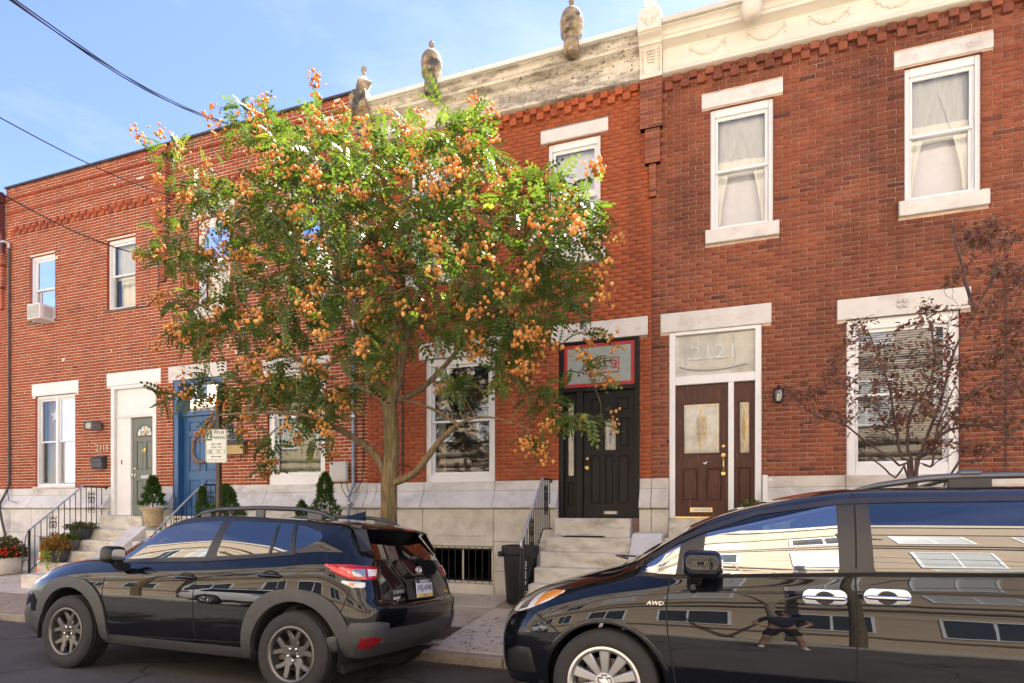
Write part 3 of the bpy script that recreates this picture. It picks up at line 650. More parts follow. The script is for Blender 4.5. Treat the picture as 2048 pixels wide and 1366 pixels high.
MB().ring(7.712, 8.988, 1.392, 4.198, .10, D+.012, D+.13, .0, .05).build('door_frame', VINYL, h23, bevel=.006); MB().box(7.813, 8.887, D+.09, D+.13, 1.395, 4.146).build('door', SAGE, h23); MB().box(4.172, 9.19, D+.33, D+12, 8.4, 8.6).build('roof', COPE, h23)
# ---- neighbours running out of the picture on both sides
MAR = pm('maroon_paint', (.13, .035, .03), .6, var=.15, bump=.2)
h13 = thing('row_house', 'maroon trimmed house corner at the far left edge', 'house', (-18, D, 0))
opening_wall(-20.8, -15.875, 0, 9.0, [], D+.010, .1, h13, MORT_A, BR_A); V, Fq, t = brick_boxes(brick_rows(-20.8, -15.88, 2.0, 8.2, [], .2, .0125), D); tag(put('brickwork', np_mesh('brickwork', V, Fq, BR_A, t), h13), kind='stuff')
MB().exx([(D+.1, 7.3), (D-.06, 7.3), (D-.08, 8.0), (D-.25, 8.55), (D-.36, 8.6), (D-.36, 8.72), (D+.1, 8.8)], -16.3, -15.90).build('console', MAR, h13, bevel=.01); MB().exx([(D+.1, 8.1), (D-.08, 8.1), (D-.1, 8.4), (D-.28, 8.55), (D-.30, 8.66), (D+.1, 8.7)], -20.8, -16.31).build('cornice', MAR, h13)
MB().exx([(D-.20, 8.80), (D-.38, 8.80), (D-.30, 8.90), (D-.2, 9.0), (D-.05, 9.05), (D+.05, 8.95), (D+.1, 8.80)], -16.35, -15.88).build('finial', MAR, h13, bevel=.01)
base_course(h13, [(-20.8, -17.5), (-17.5, -16.2), (-16.2, -15.88)], 0, 0, MARBLE, MARBLE)
pilaster(h13, -16.02, BR_A, MORT_A, 7.6)
# ================================================================== DOORS
def wood_mat():
    m, n, o = _new('wood_grain'); v = vec(n, 'world', (26, 26, 2.2))
    c = ramp(n, noise(n, 1.2, 6, .7, v), [(.3, (.04, .013, .009)), (.5, (.075, .024, .015)), (.64, (.10, .034, .022)), (.70, (.28, .18, .13)), (.75, (.075, .026, .018))])
    pbsdf(n, o, c, .42, 0, .3, .0, bumpn(n, noise(n, 1.6, 5, .7, v), .15, .004)); return m
WOOD = wood_mat()
def leaf_door(house_, x0, x1, z0, z1, y, mat, panels, holes=(), label=None, name='door', raised=True):
    """slab with stiles and rails standing proud of sunk panels"""
    P = lambda q: (x0+(x1-x0)*q[0], x0+(x1-x0)*q[1], z0+(z1-z0)*q[2], z0+(z1-z0)*q[3])
    rec = [P(q) for q in panels]; hol = [P(q) for q in holes]; ops = rec+hol
    xs = sorted({x0, x1}|{v for r in ops for v in r[:2]}); zs = sorted({z0, z1}|{v for r in ops for v in r[2:]}); m = MB()
    for xa, xb in zip(xs, xs[1:]):
        for za, zb in zip(zs, zs[1:]):
            xm, zm = (xa+xb)/2, (za+zb)/2
            if any(r[0] < xm < r[1] and r[2] < zm < r[3] for r in hol): continue
            if any(r[0] < xm < r[1] and r[2] < zm < r[3] for r in rec): m.box(xa, xb, y+.016, y+.04, za, zb)
            else: m.box(xa, xb, y, y+.04, za, zb)
    d = m.build(name, mat, house_)
    if label: d['label'] = label
    if raised:
        for r in rec:
            i = min(.03, (r[1]-r[0])*.2); MB().box(r[0]+i, r[1]-i, y+.004, y+.02, r[2]+i, r[3]-i).build('panel', mat, d, bevel=.010)
            MB().ring(r[0], r[1], r[2], r[3], .012, y-.004, y+.016).build('panel_moulding', mat, d, bevel=.003)
    for r in hol: MB().ring(r[0]-.012, r[1]+.012, r[2]-.012, r[3]+.012, .026, y-.008, y+.02).build('glazing_bead', mat, d, bevel=.004)
    d['_h'] = 0; del d['_h']; return d, hol
def knob(door, x, z, y, mat=GOLD, r=.026):
    MB().lathe([(.03, 0), (.03, -.006), (.012, -.008), (.012, -.035), (r*.8, -.04), (r, -.055), (r*.85, -.07), (.004, -.075)], (x, y, z), 14, 'y').build('door_knob', mat, door, smooth=50)
def deadbolt(door, x, z, y, mat=GOLD): MB().lathe([(.028, 0), (.028, -.01), (.02, -.018), (.004, -.02)], (x, y, z), 14, 'y').build('deadbolt', mat, door, smooth=40)
def mailslot(door, x, z, y, mat=GOLD, w_=.13):
    s = MB().box(x-w_, x+w_, y-.006, y+.004, z-.035, z+.035).build('mail_slot', mat, door, bevel=.003); MB().box(x-w_+.025, x+w_-.025, y-.010, y-.0065, z-.02, z+.02).build('flap', STEEL, s, bevel=.002)
def came(parent, a, b, c, d, y, mat=GOLD, lat=3, lon=5, diamond=True):
    m = MB(); t = .003
    def ln(p, q): m.tube([(p[0], y, p[1]), (q[0], y, q[1])], t, 5)
    i = .035; ln((a+i, c+i), (b-i, c+i)); ln((b-i, c+i), (b-i, d-i)); ln((b-i, d-i), (a+i, d-i)); ln((a+i, d-i), (a+i, c+i))
    xm, zm = (a+b)/2, (c+d)/2
    if diamond:
        for s in (.16, .30):
            pts = [(xm, zm-(d-c)*(s+.1)), (xm+(b-a)*s*.62, zm), (xm, zm+(d-c)*(s+.1)), (xm-(b-a)*s*.62, zm)]
            for k in range(4): ln(pts[k], pts[(k+1) % 4])
        for k in range(-4, 5): ln((xm-(b-a)*.13, zm+k*(d-c)*.05-.03), (xm+(b-a)*.13, zm+k*(d-c)*.05+.03)); ln((xm-(b-a)*.13, zm+k*(d-c)*.05+.03), (xm+(b-a)*.13, zm+k*(d-c)*.05-.03))
    for k in range(8): ln((xm, c+i+(d-c-2*i)*k/8), (xm+.015*(-1)**k, c+i+(d-c-2*i)*(k+1)/8))
    m.build('came', mat, parent)
# --- 2121: white frame, wood grain door with oval glass, sidelight, transom
YD = D+.075
fr = MB().ring(-.600, .690, 1.392, 4.198, .085, D+.012, D+.13, .0, .05).box(-.515, .605, D+.02, D+.125, 3.40, 3.53).box(.236, .316, D+.02, D+.125, 1.392, 3.40).build('door_frame', VINYL, h21, bevel=.006)
pane(fr, -.514, .604, 3.532, 4.146, D+.07, pm('pale_transom', (.46, .45, .38), .14, var=.25, scale=4, bump=.1, bscale=9, coat=.7), 'transom_pane')
t = MB().text('2121', .30, (.04, D+.06, 3.86), depth=.004, sx=1.15); t.build('number', pm('etched_glass', (.56, .60, .58), .2), fr)
t = MB()
for q in (-.40, .30): t.tube([(q, D+.064, 3.53), (q+.05, D+.064, 3.75), (q, D+.064, 4.14)], .008, 5)
t.tube([(-.45, D+.064, 3.68)]+[(-.45+.95*k/10, D+.064, 3.66-.06*math.sin(PI*k/10)) for k in range(1, 11)], .007, 5); t.build('came', STEEL, fr)
d21, hl = leaf_door(h21, -.513, .233, 1.42, 3.398, YD, WOOD, [(.12, .45, .115, .37), (.58, .91, .115, .37)], [(.15, .86, .475, .86)], 'wood grain front door with leaded glass')
pane(d21, hl[0][0], hl[0][1], hl[0][2], hl[0][3], YD+.012, GLASS_OLD); came(d21, *hl[0], YD+.004); MB().box(hl[0][0], hl[0][1], YD+.2, YD+.21, hl[0][2], hl[0][3]).build('door_lining', pm('hall_cream', (.55, .5, .4), .8), d21)  # plain cream panel set behind the door glass
deadbolt(d21, .172, 2.46, YD); knob(d21, .172, 2.33, YD); MB().tube([(.172, YD, 2.30), (.172, YD-.05, 2.25), (.172, YD-.05, 2.12), (.172, YD, 2.07)], .012, 8).lathe([(.03, 0), (.03, -.012), (.004, -.016)], (.172, YD, 2.06), 10, 'y').build('pull_handle', GOLD, d21, smooth=50)
mailslot(d21, -.14, 1.52, YD, GOLD, .16); MB().box(-.513, .233, D+.03, D+.13, 1.392, 1.418).build('threshold', GOLD, d21)
MB().ball((-.09, YD-.012, 2.22), .018, 8, 5).tube([(-.12, YD-.01, 2.23), (-.09, YD-.02, 2.20), (-.06, YD-.01, 2.235)], .008, 6).build('door_ornament', CHROME, d21)
s21, hl = leaf_door(h21, .318, .603, 1.395, 3.398, YD+.005, WOOD, [(.15, .85, .1, .38)], [(.24, .78, .475, .86)], 'wood grain sidelight', 'sidelight')
pane(s21, *hl[0], YD+.02, GLASS_OLD); came(s21, *hl[0], YD+.008, diamond=True); MB().box(hl[0][0], hl[0][1], YD+.2, YD+.21, hl[0][2], hl[0][3]).build('door_lining', MATS['hall_cream'], s21)
# --- 2119: black door, narrow sidelight, frosted transom with red border and number
fr = MB().ring(-2.322, -1.043, 1.362, 4.198, .075, D+.015, D+.14, .0, .035).box(-2.247, -1.118, D+.02, D+.135, 3.40, 3.475).box(-2.035, -1.935, D+.01, D+.135, 1.362, 3.40).build('door_frame', BLACKP, h19, bevel=.006)
tp = MB().box(-2.246, -1.119, D+.055, D+.065, 3.476, 4.162).build('transom_pane', FROST, fr); MB().ring(-2.244, -1.121, 3.478, 4.160, .055, D+.045, D+.054).build('red_border', REDP, tp)
MB().text('2119', .21, (-1.64, D+.050, 3.80), depth=.004, sx=1.25).ring(-1.93, -1.36, 3.68, 3.92, .014, D+.048, D+.053).build('number', REDP, tp)
YB = D+.085
d19, hl = leaf_door(h19, -1.933, -1.120, 1.385, 3.398, YB, BLACKP, [(.13, .36, .11, .50), (.41, .61, .11, .50), (.66, .91, .11, .50), (.13, .33, .55, .74), (.70, .90, .55, .79), (.13, .40, .84, .95), (.64, .90, .84, .95)], [(.41, .65, .53, .77)], 'black panelled front door')
pane(d19, *hl[0], YB+.012, GLASS_OLD); came(d19, *hl[0], YB+.004, STEEL); MB().box(hl[0][0], hl[0][1], YB+.2, YB+.21, hl[0][2], hl[0][3]).build('door_lining', MATS['hall_cream'], d19)
deadbolt(d19, -1.875, 2.335, YB); knob(d19, -1.875, 2.19, YB); mailslot(d19, -1.5, 1.475, YB, pm('old_bronze', (.12, .09, .06), .45, .7), .12); MB().box(-1.933, -1.120, D+.04, D+.138, 1.362, 1.383).build('threshold', GOLD, d19)
s19, hl = leaf_door(h19, -2.246, -2.037, 1.365, 3.398, YB+.01, BLACKP, [(.22, .78, .1, .30)], [(.22, .80, .34, .93)], 'black sidelight', 'sidelight')
pane(s19, *hl[0], YB+.025, GLASS_OLD); MB().box(hl[0][0], hl[0][1], YB+.2, YB+.21, hl[0][2], hl[0][3]).build('door_lining', MATS['hall_cream'], s19)
# --- 2117: blue door deep in a blue frame with a clear transom
fr = MB().ring(-10.58, -9.279, 1.395, 4.198, .12, D+.012, D+.20, .0, .07).box(-10.46, -9.399, D+.10, D+.2, 3.46, 3.56).build('door_frame', BLUEP, h17, bevel=.008)
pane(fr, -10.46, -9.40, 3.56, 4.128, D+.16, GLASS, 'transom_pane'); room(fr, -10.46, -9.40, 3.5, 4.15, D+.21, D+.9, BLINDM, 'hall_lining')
d17, hl = leaf_door(h17, -10.458, -9.401, 1.40, 3.458, D+.15, BLUEP, [(.14, .44, .08, .36), (.56, .86, .08, .36), (.14, .44, .44, .80), (.56, .86, .44, .80), (.14, .44, .85, .95), (.56, .86, .85, .95)], [], 'tall blue panelled front door')
knob(d17, -9.50, 2.35, D+.15, STEEL)
# --- 2115: white surround with blank panel, sage door with fan light
fr = MB().ring(-12.382, -11.048, 1.392, 4.198, .10, D-.012, D+.10, .0, .07).box(-12.28, -11.862, D+.05, D+.15, 1.392, 3.50).box(-12.28, -11.15, D+.03, D+.16, 3.50, 3.56).build('door_frame', WHITE, h15, bevel=.008)
MB().box(-12.28, -11.15, D+.06, D+.13, 3.565, 4.128).build('blank_transom', WHITE, fr, bevel=.004); b = MB()
for i in range(28): b.ball((-12.24+i*.039, D+.028, 3.535), .011, 6, 4)
b.build('bead_moulding', WHITE, fr)
MB().box(-12.13, -12.11, D+.04, D+.052, 2.50, 2.60).build('doorbell', BLKPL, fr)
YS = D+.10
d15, hl = leaf_door(h15, -11.858, -11.150, 1.40, 3.495, YS, SAGE, [(.15, .45, .10, .36), (.55, .85, .10, .36), (.15, .45, .46, .76), (.55, .85, .46, .76)], [], 'sage green front door with fan light')
xm, zf = -11.504, 3.10; arc = [(xm+.235*math.cos(PI*k/16), zf+.235*math.sin(PI*k/16)) for k in range(17)]
MB().prism(arc, YS-.006, YS-.001).build('fan_light_pane', glass_mat('fan_glass', (.8, .75, .6), 1.2, .25, .2, 12), d15)
m = MB().tube([(a, YS-.008, z) for a, z in arc]+[(arc[0][0], YS-.008, arc[0][1])], .016, 6); m.build('fan_light_moulding', SAGE, d15)
m = MB()
for k in range(1, 6): m.tube([(xm, YS-.009, zf), (xm+.22*math.cos(PI*k/6), YS-.009, zf+.22*math.sin(PI*k/6))], .004, 5)
m.tube([(xm+.12*math.cos(PI*k/10), YS-.009, zf+.12*math.sin(PI*k/10)) for k in range(11)], .004, 5); m.build('came', GOLD, d15)
knob(d15, -11.80, 2.26, YS, CHROME); deadbolt(d15, -11.80, 2.40, YS, CHROME); mailslot(d15, -11.5, 2.22, YS, STEEL, .12)
MB().lathe([(.035, 0), (.04, -.012), (.02, -.02), (.004, -.024)], (-11.5, YS, 2.80), 10, 'y').tube([(-11.53, YS-.02, 2.80), (-11.525, YS-.03, 2.74), (-11.5, YS-.035, 2.715), (-11.475, YS-.03, 2.74), (-11.47, YS-.02, 2.80)], .008, 6).build('door_knocker', GOLD, d15)
# ================================================================== STOOPS AND RAILINGS
LAND = 1.107
def stoop(label, a, b, mat, cheek=None, riser=.205):
    s = thing('stoop', label, 'steps', ((a+b)/2, 8.0, .05))
    MB().box(a+.06, b-.06, 8.72, D+.10, LAND-.02, 1.388).build('threshold_stone', mat, s, bevel=.012)
    MB().box(a, b, 8.41, D-.165, .0, LAND).build('step', mat, s, bevel=.014)
    for k in range(1, 5):
        y1 = 8.41-.28*(k-1); z = LAND-riser*k
        MB().box(a-.004*k, b+.004*k, y1-.28, y1-.002, -.05, z).build('step', mat, s, bevel=.014)
    if cheek:
        ca, cb = cheek
        MB().exx([(D-.168, .0), (D-.168, LAND+.075), (8.44, LAND+.075), (7.34, LAND-.78), (7.34, -.05)], ca, cb).build('cheek_slab', MARBLE, s, bevel=.012)
    return s
stoop('stone steps with potted plants below the sage green door', -12.42, -11.06, STEPM, (-11.05, -10.64))
stoop('stone steps behind the car leading to the blue door', -10.63, -9.22, STEPM)
s19_ = stoop('buff stone steps with black mat below the black 2119 door', -2.38, -1.09, STEPM, (-1.08, -.66))
stoop('stone steps to the wood grain door, mostly hidden by the minivan', -.65, .72, STEPM)
def scroll(m, x, y, z, s=1.):
    for sy in (-1, 1):
        for sz in (-1, 1):
            pts = []
            for q in range(16):
                t = q/15; r_ = .05*(1-.75*t); an = t*2.1*PI
                pts.append((x, y+sy*(.012+r_*math.sin(an)*.9+.02), z+sz*(.06+.035*t*0+r_*math.cos(an))*s))
            m.tube(pts, .006, 5)
        m.tube([(x, y+sy*.035, z-.07*s), (x, y+sy*.06, z), (x, y+sy*.035, z+.07*s)], .006, 5)
def railing(label, x, y0=7.45, lowz=1.14, group='wrought iron stoop railings'):
    r = thing('stoop_railing', label, 'railing', (x, 8.2, .05), group)
    yk, zk = 8.45, 2.0; top = lambda y: zk if y > yk else zk+(lowz-zk)*(yk-y)/(yk-y0); bot = lambda y: max(top(y)-.80, .12) if y < yk else zk-.78
    MB().tube([(x, D-.005, zk), (x, yk, zk)], .016, 8).build('top_rail', IRON, r, smooth=40)
    MB().tube([(x, yk, zk+.004), (x, y0+.02, lowz+.004), (x, y0-.05, lowz-.05), (x, y0-.06, lowz-.10), (x, y0-.03, lowz-.13)], .019, 8).build('hand_rail', RAILCAP, r, smooth=50)
    MB().tube([(x, D-.1, bot(D)), (x, yk, bot(yk)), (x, y0+.02, bot(y0))], .010, 6).build('bottom_rail', IRON, r)
    MB().box(x-.017, x+.017, y0-.017, y0+.017, .02, lowz).build('post', IRON, r, bevel=.003)
    MB().tube([(x, y0-.05, lowz-.1), (x, y0-.11, .62), (x, y0-.12, .5), (x, y0-.12, .02)], .009, 6).tube([(x, y0-.12, .5), (x, y0-.05, .56), (x, y0, .5)], .008, 6).build('brace', IRON, r)
    n = 13
    for i in range(n):
        y = y0+.10+(D-.15-y0-.10)*i/(n-1); m = MB(); z0, z1 = bot(y), top(y); m.tube([(x, y, z0), (x, y, z1)], .0085, 6)
        k = int((z1-z0)/.06)
        for q in range(k): m.ball((x, y, z0+(q+.5)*(z1-z0)/k), .0105, 5, 3)      # twisted bar
        m.build('baluster', IRON, r)
        if i in (3, 10): sc = MB(); scroll(sc, x, y, (z0+z1)/2, 1.5); scroll(sc, x, y, (z0+z1)/2+.2, .8); sc.build('scroll_panel', IRON, r)
    MB().ball((x, D-.06, zk-.03), .02, 8, 5).ball((x, D-.10, bot(D)), .018, 8, 5).build('wall_bracket', IRON, r)
    return r
railing('black scroll railing beside the potted plants left of the sage door', -12.46)
railing('black railing with pale handrail in front of the blue door', -9.18)
railing('black scroll railing with pale handrail beside the wheeled bin', -2.43)
o = MB().box(-2.12, -1.52, 8.45, 8.72, LAND+.002, LAND+.016).build('door_mat', pm('mat_black', (.012, .012, .012), .95, bump=.8, bscale=200), bevel=.004); tag(o, 'thin black mat on the top step under the black door', 'doormat')
# ================================================================== THINGS ON AND BEFORE THE WALLS
o = thing('wall_lamp', 'dark carriage lantern on the brick wall beside the wood grain door', 'lamp', (.90, D, 3.05))
MB().lathe([(.002, .25), (.02, .235), (.02, .22), (.07, .19), (.075, .175), (.03, .17)], (.90, D-.10, 3.04), 8).lathe([(.03, -.01), (.06, -.0), (.06, .012), (.03, .02)], (.90, D-.10, 3.04), 8).box(.885, .915, D-.05, D+.005, 3.12, 3.20).tube([(.90, D-.02, 3.16), (.90, D-.05, 3.26), (.90, D-.10, 3.29), (.90, D-.10, 3.27)], .007, 6).build('lamp_housing', IRON, o, smooth=30)
m = MB()
for k in range(8): q = 2*PI*k/8; m.tube([(.90+.058*math.cos(q), D-.10+.058*math.sin(q), 3.05), (.90+.074*math.cos(q), D-.10+.074*math.sin(q), 3.13), (.90+.06*math.cos(q), D-.10+.06*math.sin(q), 3.22)], .004, 4)
m.build('lamp_cage', IRON, o); MB().lathe([(.05, .0), (.066, .08), (.055, .17)], (.90, D-.10, 3.05), 12).build('lamp_glass', glass_mat('lamp_glass', (.85, .85, .82), 1., .1), o, smooth=40)
MB().lathe([(.018, 0), (.02, .08), (.012, .1)], (.90, D-.10, 3.06), 8).build('candle_bulb', VINYL, o, smooth=40)
o = thing('wall_lamp', 'small grey lamp on the brick wall between twin window and sage door', 'lamp', (-12.72, D, 3.3))
MB().box(-12.85, -12.60, D-.28, D-.03, 3.41, 3.44).box(-12.84, -12.82, D-.27, D-.04, 3.25, 3.41).box(-12.63, -12.61, D-.27, D-.04, 3.25, 3.41).box(-12.78, -12.67, D-.04, D, 3.27, 3.42).build('lamp_housing', pm('grey_lamp', (.16, .15, .14), .5), o, bevel=.006)
MB().box(-12.815, -12.635, D-.26, D-.05, 3.26, 3.405).build('lamp_glass', pm('milky_glass', (.45, .43, .38), .3), o, bevel=.02)
o = thing('house_number', 'raised metal house number 2115 on the brick wall above the mailbox', 'house number', (-12.62, D, 2.865)); [MB().text(c_, .20, (-12.62+dx_, D-.012, 2.865), depth=.014).build('digit', pm('number_brass', (.55, .47, .33), .4, .6), o) for c_, dx_ in zip('2115', (-.16, -.055, .04, .14))]
o = thing('mailbox', 'dark grey wall mailbox below the 2115 number', 'mailbox', (-12.67, D, 2.4))
MB().exx([(D, 2.405), (D-.10, 2.405), (D-.12, 2.43), (D-.135, 2.62), (D-.115, 2.64), (D, 2.69)], -12.83, -12.50).build('box', pm('mailbox_grey', (.06, .062, .066), .45, .3), o, bevel=.01); MB().exx([(D, 2.70), (D-.12, 2.652), (D-.148, 2.62), (D-.152, 2.56), (D-.146, 2.56), (D-.14, 2.612), (D-.116, 2.642), (D, 2.692)], -12.84, -12.49).build('lid', MATS['mailbox_grey'], o, bevel=.003)
o = thing('mailbox', 'brass coloured mailbox with dark lid half hidden behind the parking sign', 'mailbox', (-8.97, D, 2.62))
MB().box(-9.22, -8.62, D-.13, D-.002, 2.60, 2.80).build('box', pm('dull_brass', (.33, .24, .10), .4, .6), o, bevel=.01); MB().exx([(D, 2.90), (D-.17, 2.815), (D-.17, 2.803), (D, 2.88)], -9.25, -8.58).build('lid', pm('dark_lid', (.10, .09, .08), .6), o); MB().tube([(-8.72, D-.07, 2.6), (-8.72, D-.08, 2.5), (-8.75, D-.10, 2.46), (-8.79, D-.09, 2.49)], .008, 6).build('paper_hook', IRON, o)
o = thing('number_plaque', 'oval dark plaque reading 2117 on the wall right of the blue door', 'plaque', (-8.95, D, 3.05))
c0 = (-8.98, 3.06); el = [(c0[0]+.22*math.cos(2*PI*k/28), c0[1]+.16*math.sin(2*PI*k/28)) for k in range(28)]
MB().prism(el, D-.02, D-.002).build('plate', pm('slate_plate', (.035, .04, .045), .4), o, bevel=.004); MB().tube([(a, D-.021, z) for a, z in el+el[:1]], .008, 6).text('2117', .15, (c0[0], D-.023, c0[1]), depth=.006).build('digits', STEEL, o)
o = thing('twig_wreath', 'bare twig wreath hanging on the blue door', 'wreath', (-9.95, D+.1, 2.7)); m = MB()
for k in range(7):
    ph = random.uniform(0, 6); m.tube([(-9.93+(.26+.02*math.sin(3*q/24*6.28+ph))*math.cos(2*PI*q/24)+random.gauss(0, .006), D+.12+.012*math.sin(q+ph), 2.80+(.30+.02*math.cos(2*q/24*6.28+ph))*math.sin(2*PI*q/24)) for q in range(25)], .010, 5)
for k in range(14): a = random.gauss(-2.2, .5); m.tube([(-9.93+.27*math.cos(a), D+.11, 2.80+.30*math.sin(a)), (-9.93+.27*math.cos(a)+random.uniform(-.05, .08), D+.09, 2.80+.30*math.sin(a)-random.uniform(.05, .2))], .006, 4)
m.build('twigs', pm('dry_twig', (.26, .17, .11), .9, var=.3, scale=20), o)
o = thing('air_conditioner', 'white window air conditioner in the upper left window', 'air conditioner', (-14.36, D, 5.8))
MB().box(-14.58, -14.15, D-.33, D+.06, 5.80, 6.14).build('case', VINYL, o, bevel=.012); m = MB()
for k in range(16): m.box(-14.56, -14.17, D-.338, D-.331, 5.825+k*.018, 5.836+k*.018)
tag(m.build('rear_grille', pm('ac_grille', (.5, .49, .44), .6), o), kind='stuff'); m = MB()
for k in range(10): m.box(-14.149, -14.143, D-.25, D-.06, 5.85+k*.024, 5.863+k*.024)
tag(m.build('side_louvre', MATS['ac_grille'], o), kind='stuff')
MB().box(-14.96, -14.581, D+.03, D+.05, 5.93, 6.14).build('side_panel', VINYL, o)
# service box, conduits, cables
o = thing('meter_box', 'pale grey utility box on the wall beside the conduit', 'utility box', (-6.45, D, 2.2))
MB().box(-6.64, -6.27, D-.11, D-.002, 2.03, 2.40).build('box', pm('pale_grey_plastic', (.56, .55, .53), .5, var=.05), o, bevel=.02, ); m = MB()
for k in range(6): m.box(-6.60+k*.052, -6.57+k*.052, D-.115, D-.109, 2.06, 2.37)
m.build('rib', MATS['pale_grey_plastic'], o, bevel=.003); MB().tube([(-6.30, D-.05, 2.03), (-6.28, D-.06, 1.93), (-6.16, D-.16, 1.80), (-6.03, D-.17, 1.83), (-5.97, D-.05, 2.05), (-5.97, D-.02, 2.3)], .008, 6).build('cable', BLKPL, o); MB().tube([(-6.42, D-.05, 2.03), (-6.40, D-.07, 1.93), (-6.2, D-.2, 1.75), (-6.1, D-.2, 1.78)], .007, 6).build('cable', BLKPL, o); MB().tube([(-6.55, D-.05, 2.03), (-6.62, D-.16, 1.83), (-6.68, D-.18, 1.78)], .007, 6).build('cable', BLKPL, o)
o = thing('conduit', 'tall grey conduit pipe on the brick wall left of the tree trunk', 'pipe', (-6.15, D, 1))
MB().tube([(-6.16, D-.19, .35), (-6.16, D-.19, 1.72), (-6.16, D-.05, 1.98), (-6.16, D-.05, 4.35)], .030, 10).build('lower_pipe', pm('grey_pvc', (.27, .31, .36), .45, var=.1), o, smooth=40)
MB().tube([(-6.16, D-.05, 4.352), (-6.16, D-.05, 7.6)], .030, 10).build('upper_pipe', VINYL, o, smooth=40); MB().box(-6.21, -6.11, D-.225, D-.155, 1.62, 1.66).box(-6.21, -6.11, D-.085, D-.0, 3.2, 3.24).build('clip', STEEL, o)
o = MB().tube([(-5.97, D-.02, 2.2), (-5.965, D-.018, 3.4), (-5.975, D-.02, 4.6), (-5.96, D-.02, 7.4)], .010, 6).build('wall_cable', BLKPL); tag(o, 'thin black cable stapled up the wall right of the conduit', 'cable')
o = MB().tube([(-5.16, D-.02, 2.05), (-5.16, D-.02, 7.0)], .011, 6).tube([(-5.4, D-.03, 2.2), (-5.25, D-.04, 2.32), (-5.05, D-.04, 2.3), (-4.9, D-.03, 2.15)], .007, 6).build('wall_cable', BLKPL); tag(o, 'thin dark cable on orange brick just right of the trunk', 'cable')
o = MB().tube([(3.55, D-.02, 2.0), (3.56, D-.02, 3.2), (3.55, D-.02, 4.5)], .007, 6).build('wall_cable', pm('brown_cable', (.10, .05, .035), .7)); tag(o, 'thin dark cable on the wall at the right picture edge', 'cable')
o = thing('conduit', 'dark conduit with weather head at the far left house corner', 'pipe', (-15.7, D, 1))
MB().tube([(-15.69, D-.04, 7.72), (-15.69, D-.04, 2.1), (-15.71, D-.10, 1.9), (-15.78, D-.19, 1.62), (-15.70, D-.2, 1.35), (-15.70, D-.12, .95), (-15.70, D-.12, .3)], .026, 8).build('pipe', pm('rusty_conduit', (.075, .06, .055), .6, var=.3), o, smooth=40)
MB().tube([(-15.69, D-.04, 7.70), (-15.69, D-.05, 7.80), (-15.74, D-.12, 7.83), (-15.82, D-.16, 7.80)], [.03, .036, .036, .03], 8).build('weather_head', STEEL, o, smooth=40)
MB().tube([(-15.82, D-.16, 7.8), (-15.95, D-.25, 7.72), (-16.1, D-.3, 7.78), (-16.4, D-.35, 7.9)], .008, 6).build('cable', BLKPL, o); MB().tube([(-15.67, D-.05, 2.15), (-15.6, D-.12, 1.9), (-15.45, D-.18, 1.72), (-15.2, D-.17, 1.68)], .007, 6).build('cable', BLKPL, o)
# overhead wires
def wire(label, pts, r, strands=1):
    V_ = [Vector(p) for p in pts]; P = []
    for i in range(len(V_)-1):
        for k in range(10): P.append(V_[i].lerp(V_[i+1], k/10))
    P.append(V_[-1]); n = len(P); P = [p+Vector((0, 0, -.35*math.sin(PI*i/(n-1))*(V_[0]-V_[-1]).length/12)) for i, p in enumerate(P)]; m = MB()
    for s in range(strands): m.tube([p+Vector((.018*math.cos(i*.5+s*2.1), 0, .018*math.sin(i*.5+s*2.1))) if strands > 1 else p for i, p in enumerate(P)], r, 6)
    return tag(m.build('overhead_wire', pm('wire_rubber', (.012, .012, .013), .95, spec=.05), smooth=60), label, 'wire')
wire('twisted service cable crossing the sky to the tree top', [at(-60, -62, 3.2), at(452, 246, 8.7)], .007, 3)
wire('upper of two black wires slanting across the left facade', [at(-60, 202, 4.0), at(395, 405, 8.6)], .007)
wire('lower black wire slanting past the left upper windows', [at(-60, 352, 4.4), at(318, 518, 8.95)], .009)
o = MB().tube([at(316, 516, 8.97), at(318, 560, 8.98), at(312, 595, 8.98), at(295, 612, 8.98), at(272, 615, 8.98)], .008, 6).build('drop_cable', BLKPL, smooth=60); tag(o, 'loose black cable looping down the wall below the lower wire', 'cable')
# wheeled bin
o = thing('wheeled_bin', 'black plastic refuse bin on the pavement behind the stoop railing', 'bin', (-2.78, 8.35, .08)); bx_, by_, bz_ = -2.78, 8.42, .085
BINM = pm('bin_black', (.014, .015, .016), .55, var=.2, scale=5); MB().lathe([(.20, 0), (.215, .02), (.262, .78), (.262, .80)], (bx_, by_, bz_), 4+16).build('body', BINM, o, smooth=40, )
MB().lathe([(.262, .74), (.285, .76), (.295, .86), (.285, .885), (.24, .885), (.23, .80)], (bx_, by_, bz_), 20).build('rim', BINM, o, smooth=35)
MB().box(bx_-.30, bx_-.22, by_-.20, by_-.10, bz_+.72, bz_+.80).box(bx_+.20, bx_+.30, by_-.20, by_-.10, bz_+.72, bz_+.80).build('handle', BINM, o, bevel=.012)
[MB().text(c_, .17, (bx_+.15, by_-.222+.012*k_, bz_+.60-.15*k_), ux=(.80, .6, 0), uy=(0, .03, 1), depth=.004).build('painted_digit', WHITE, o) for k_, c_ in enumerate('2119')]
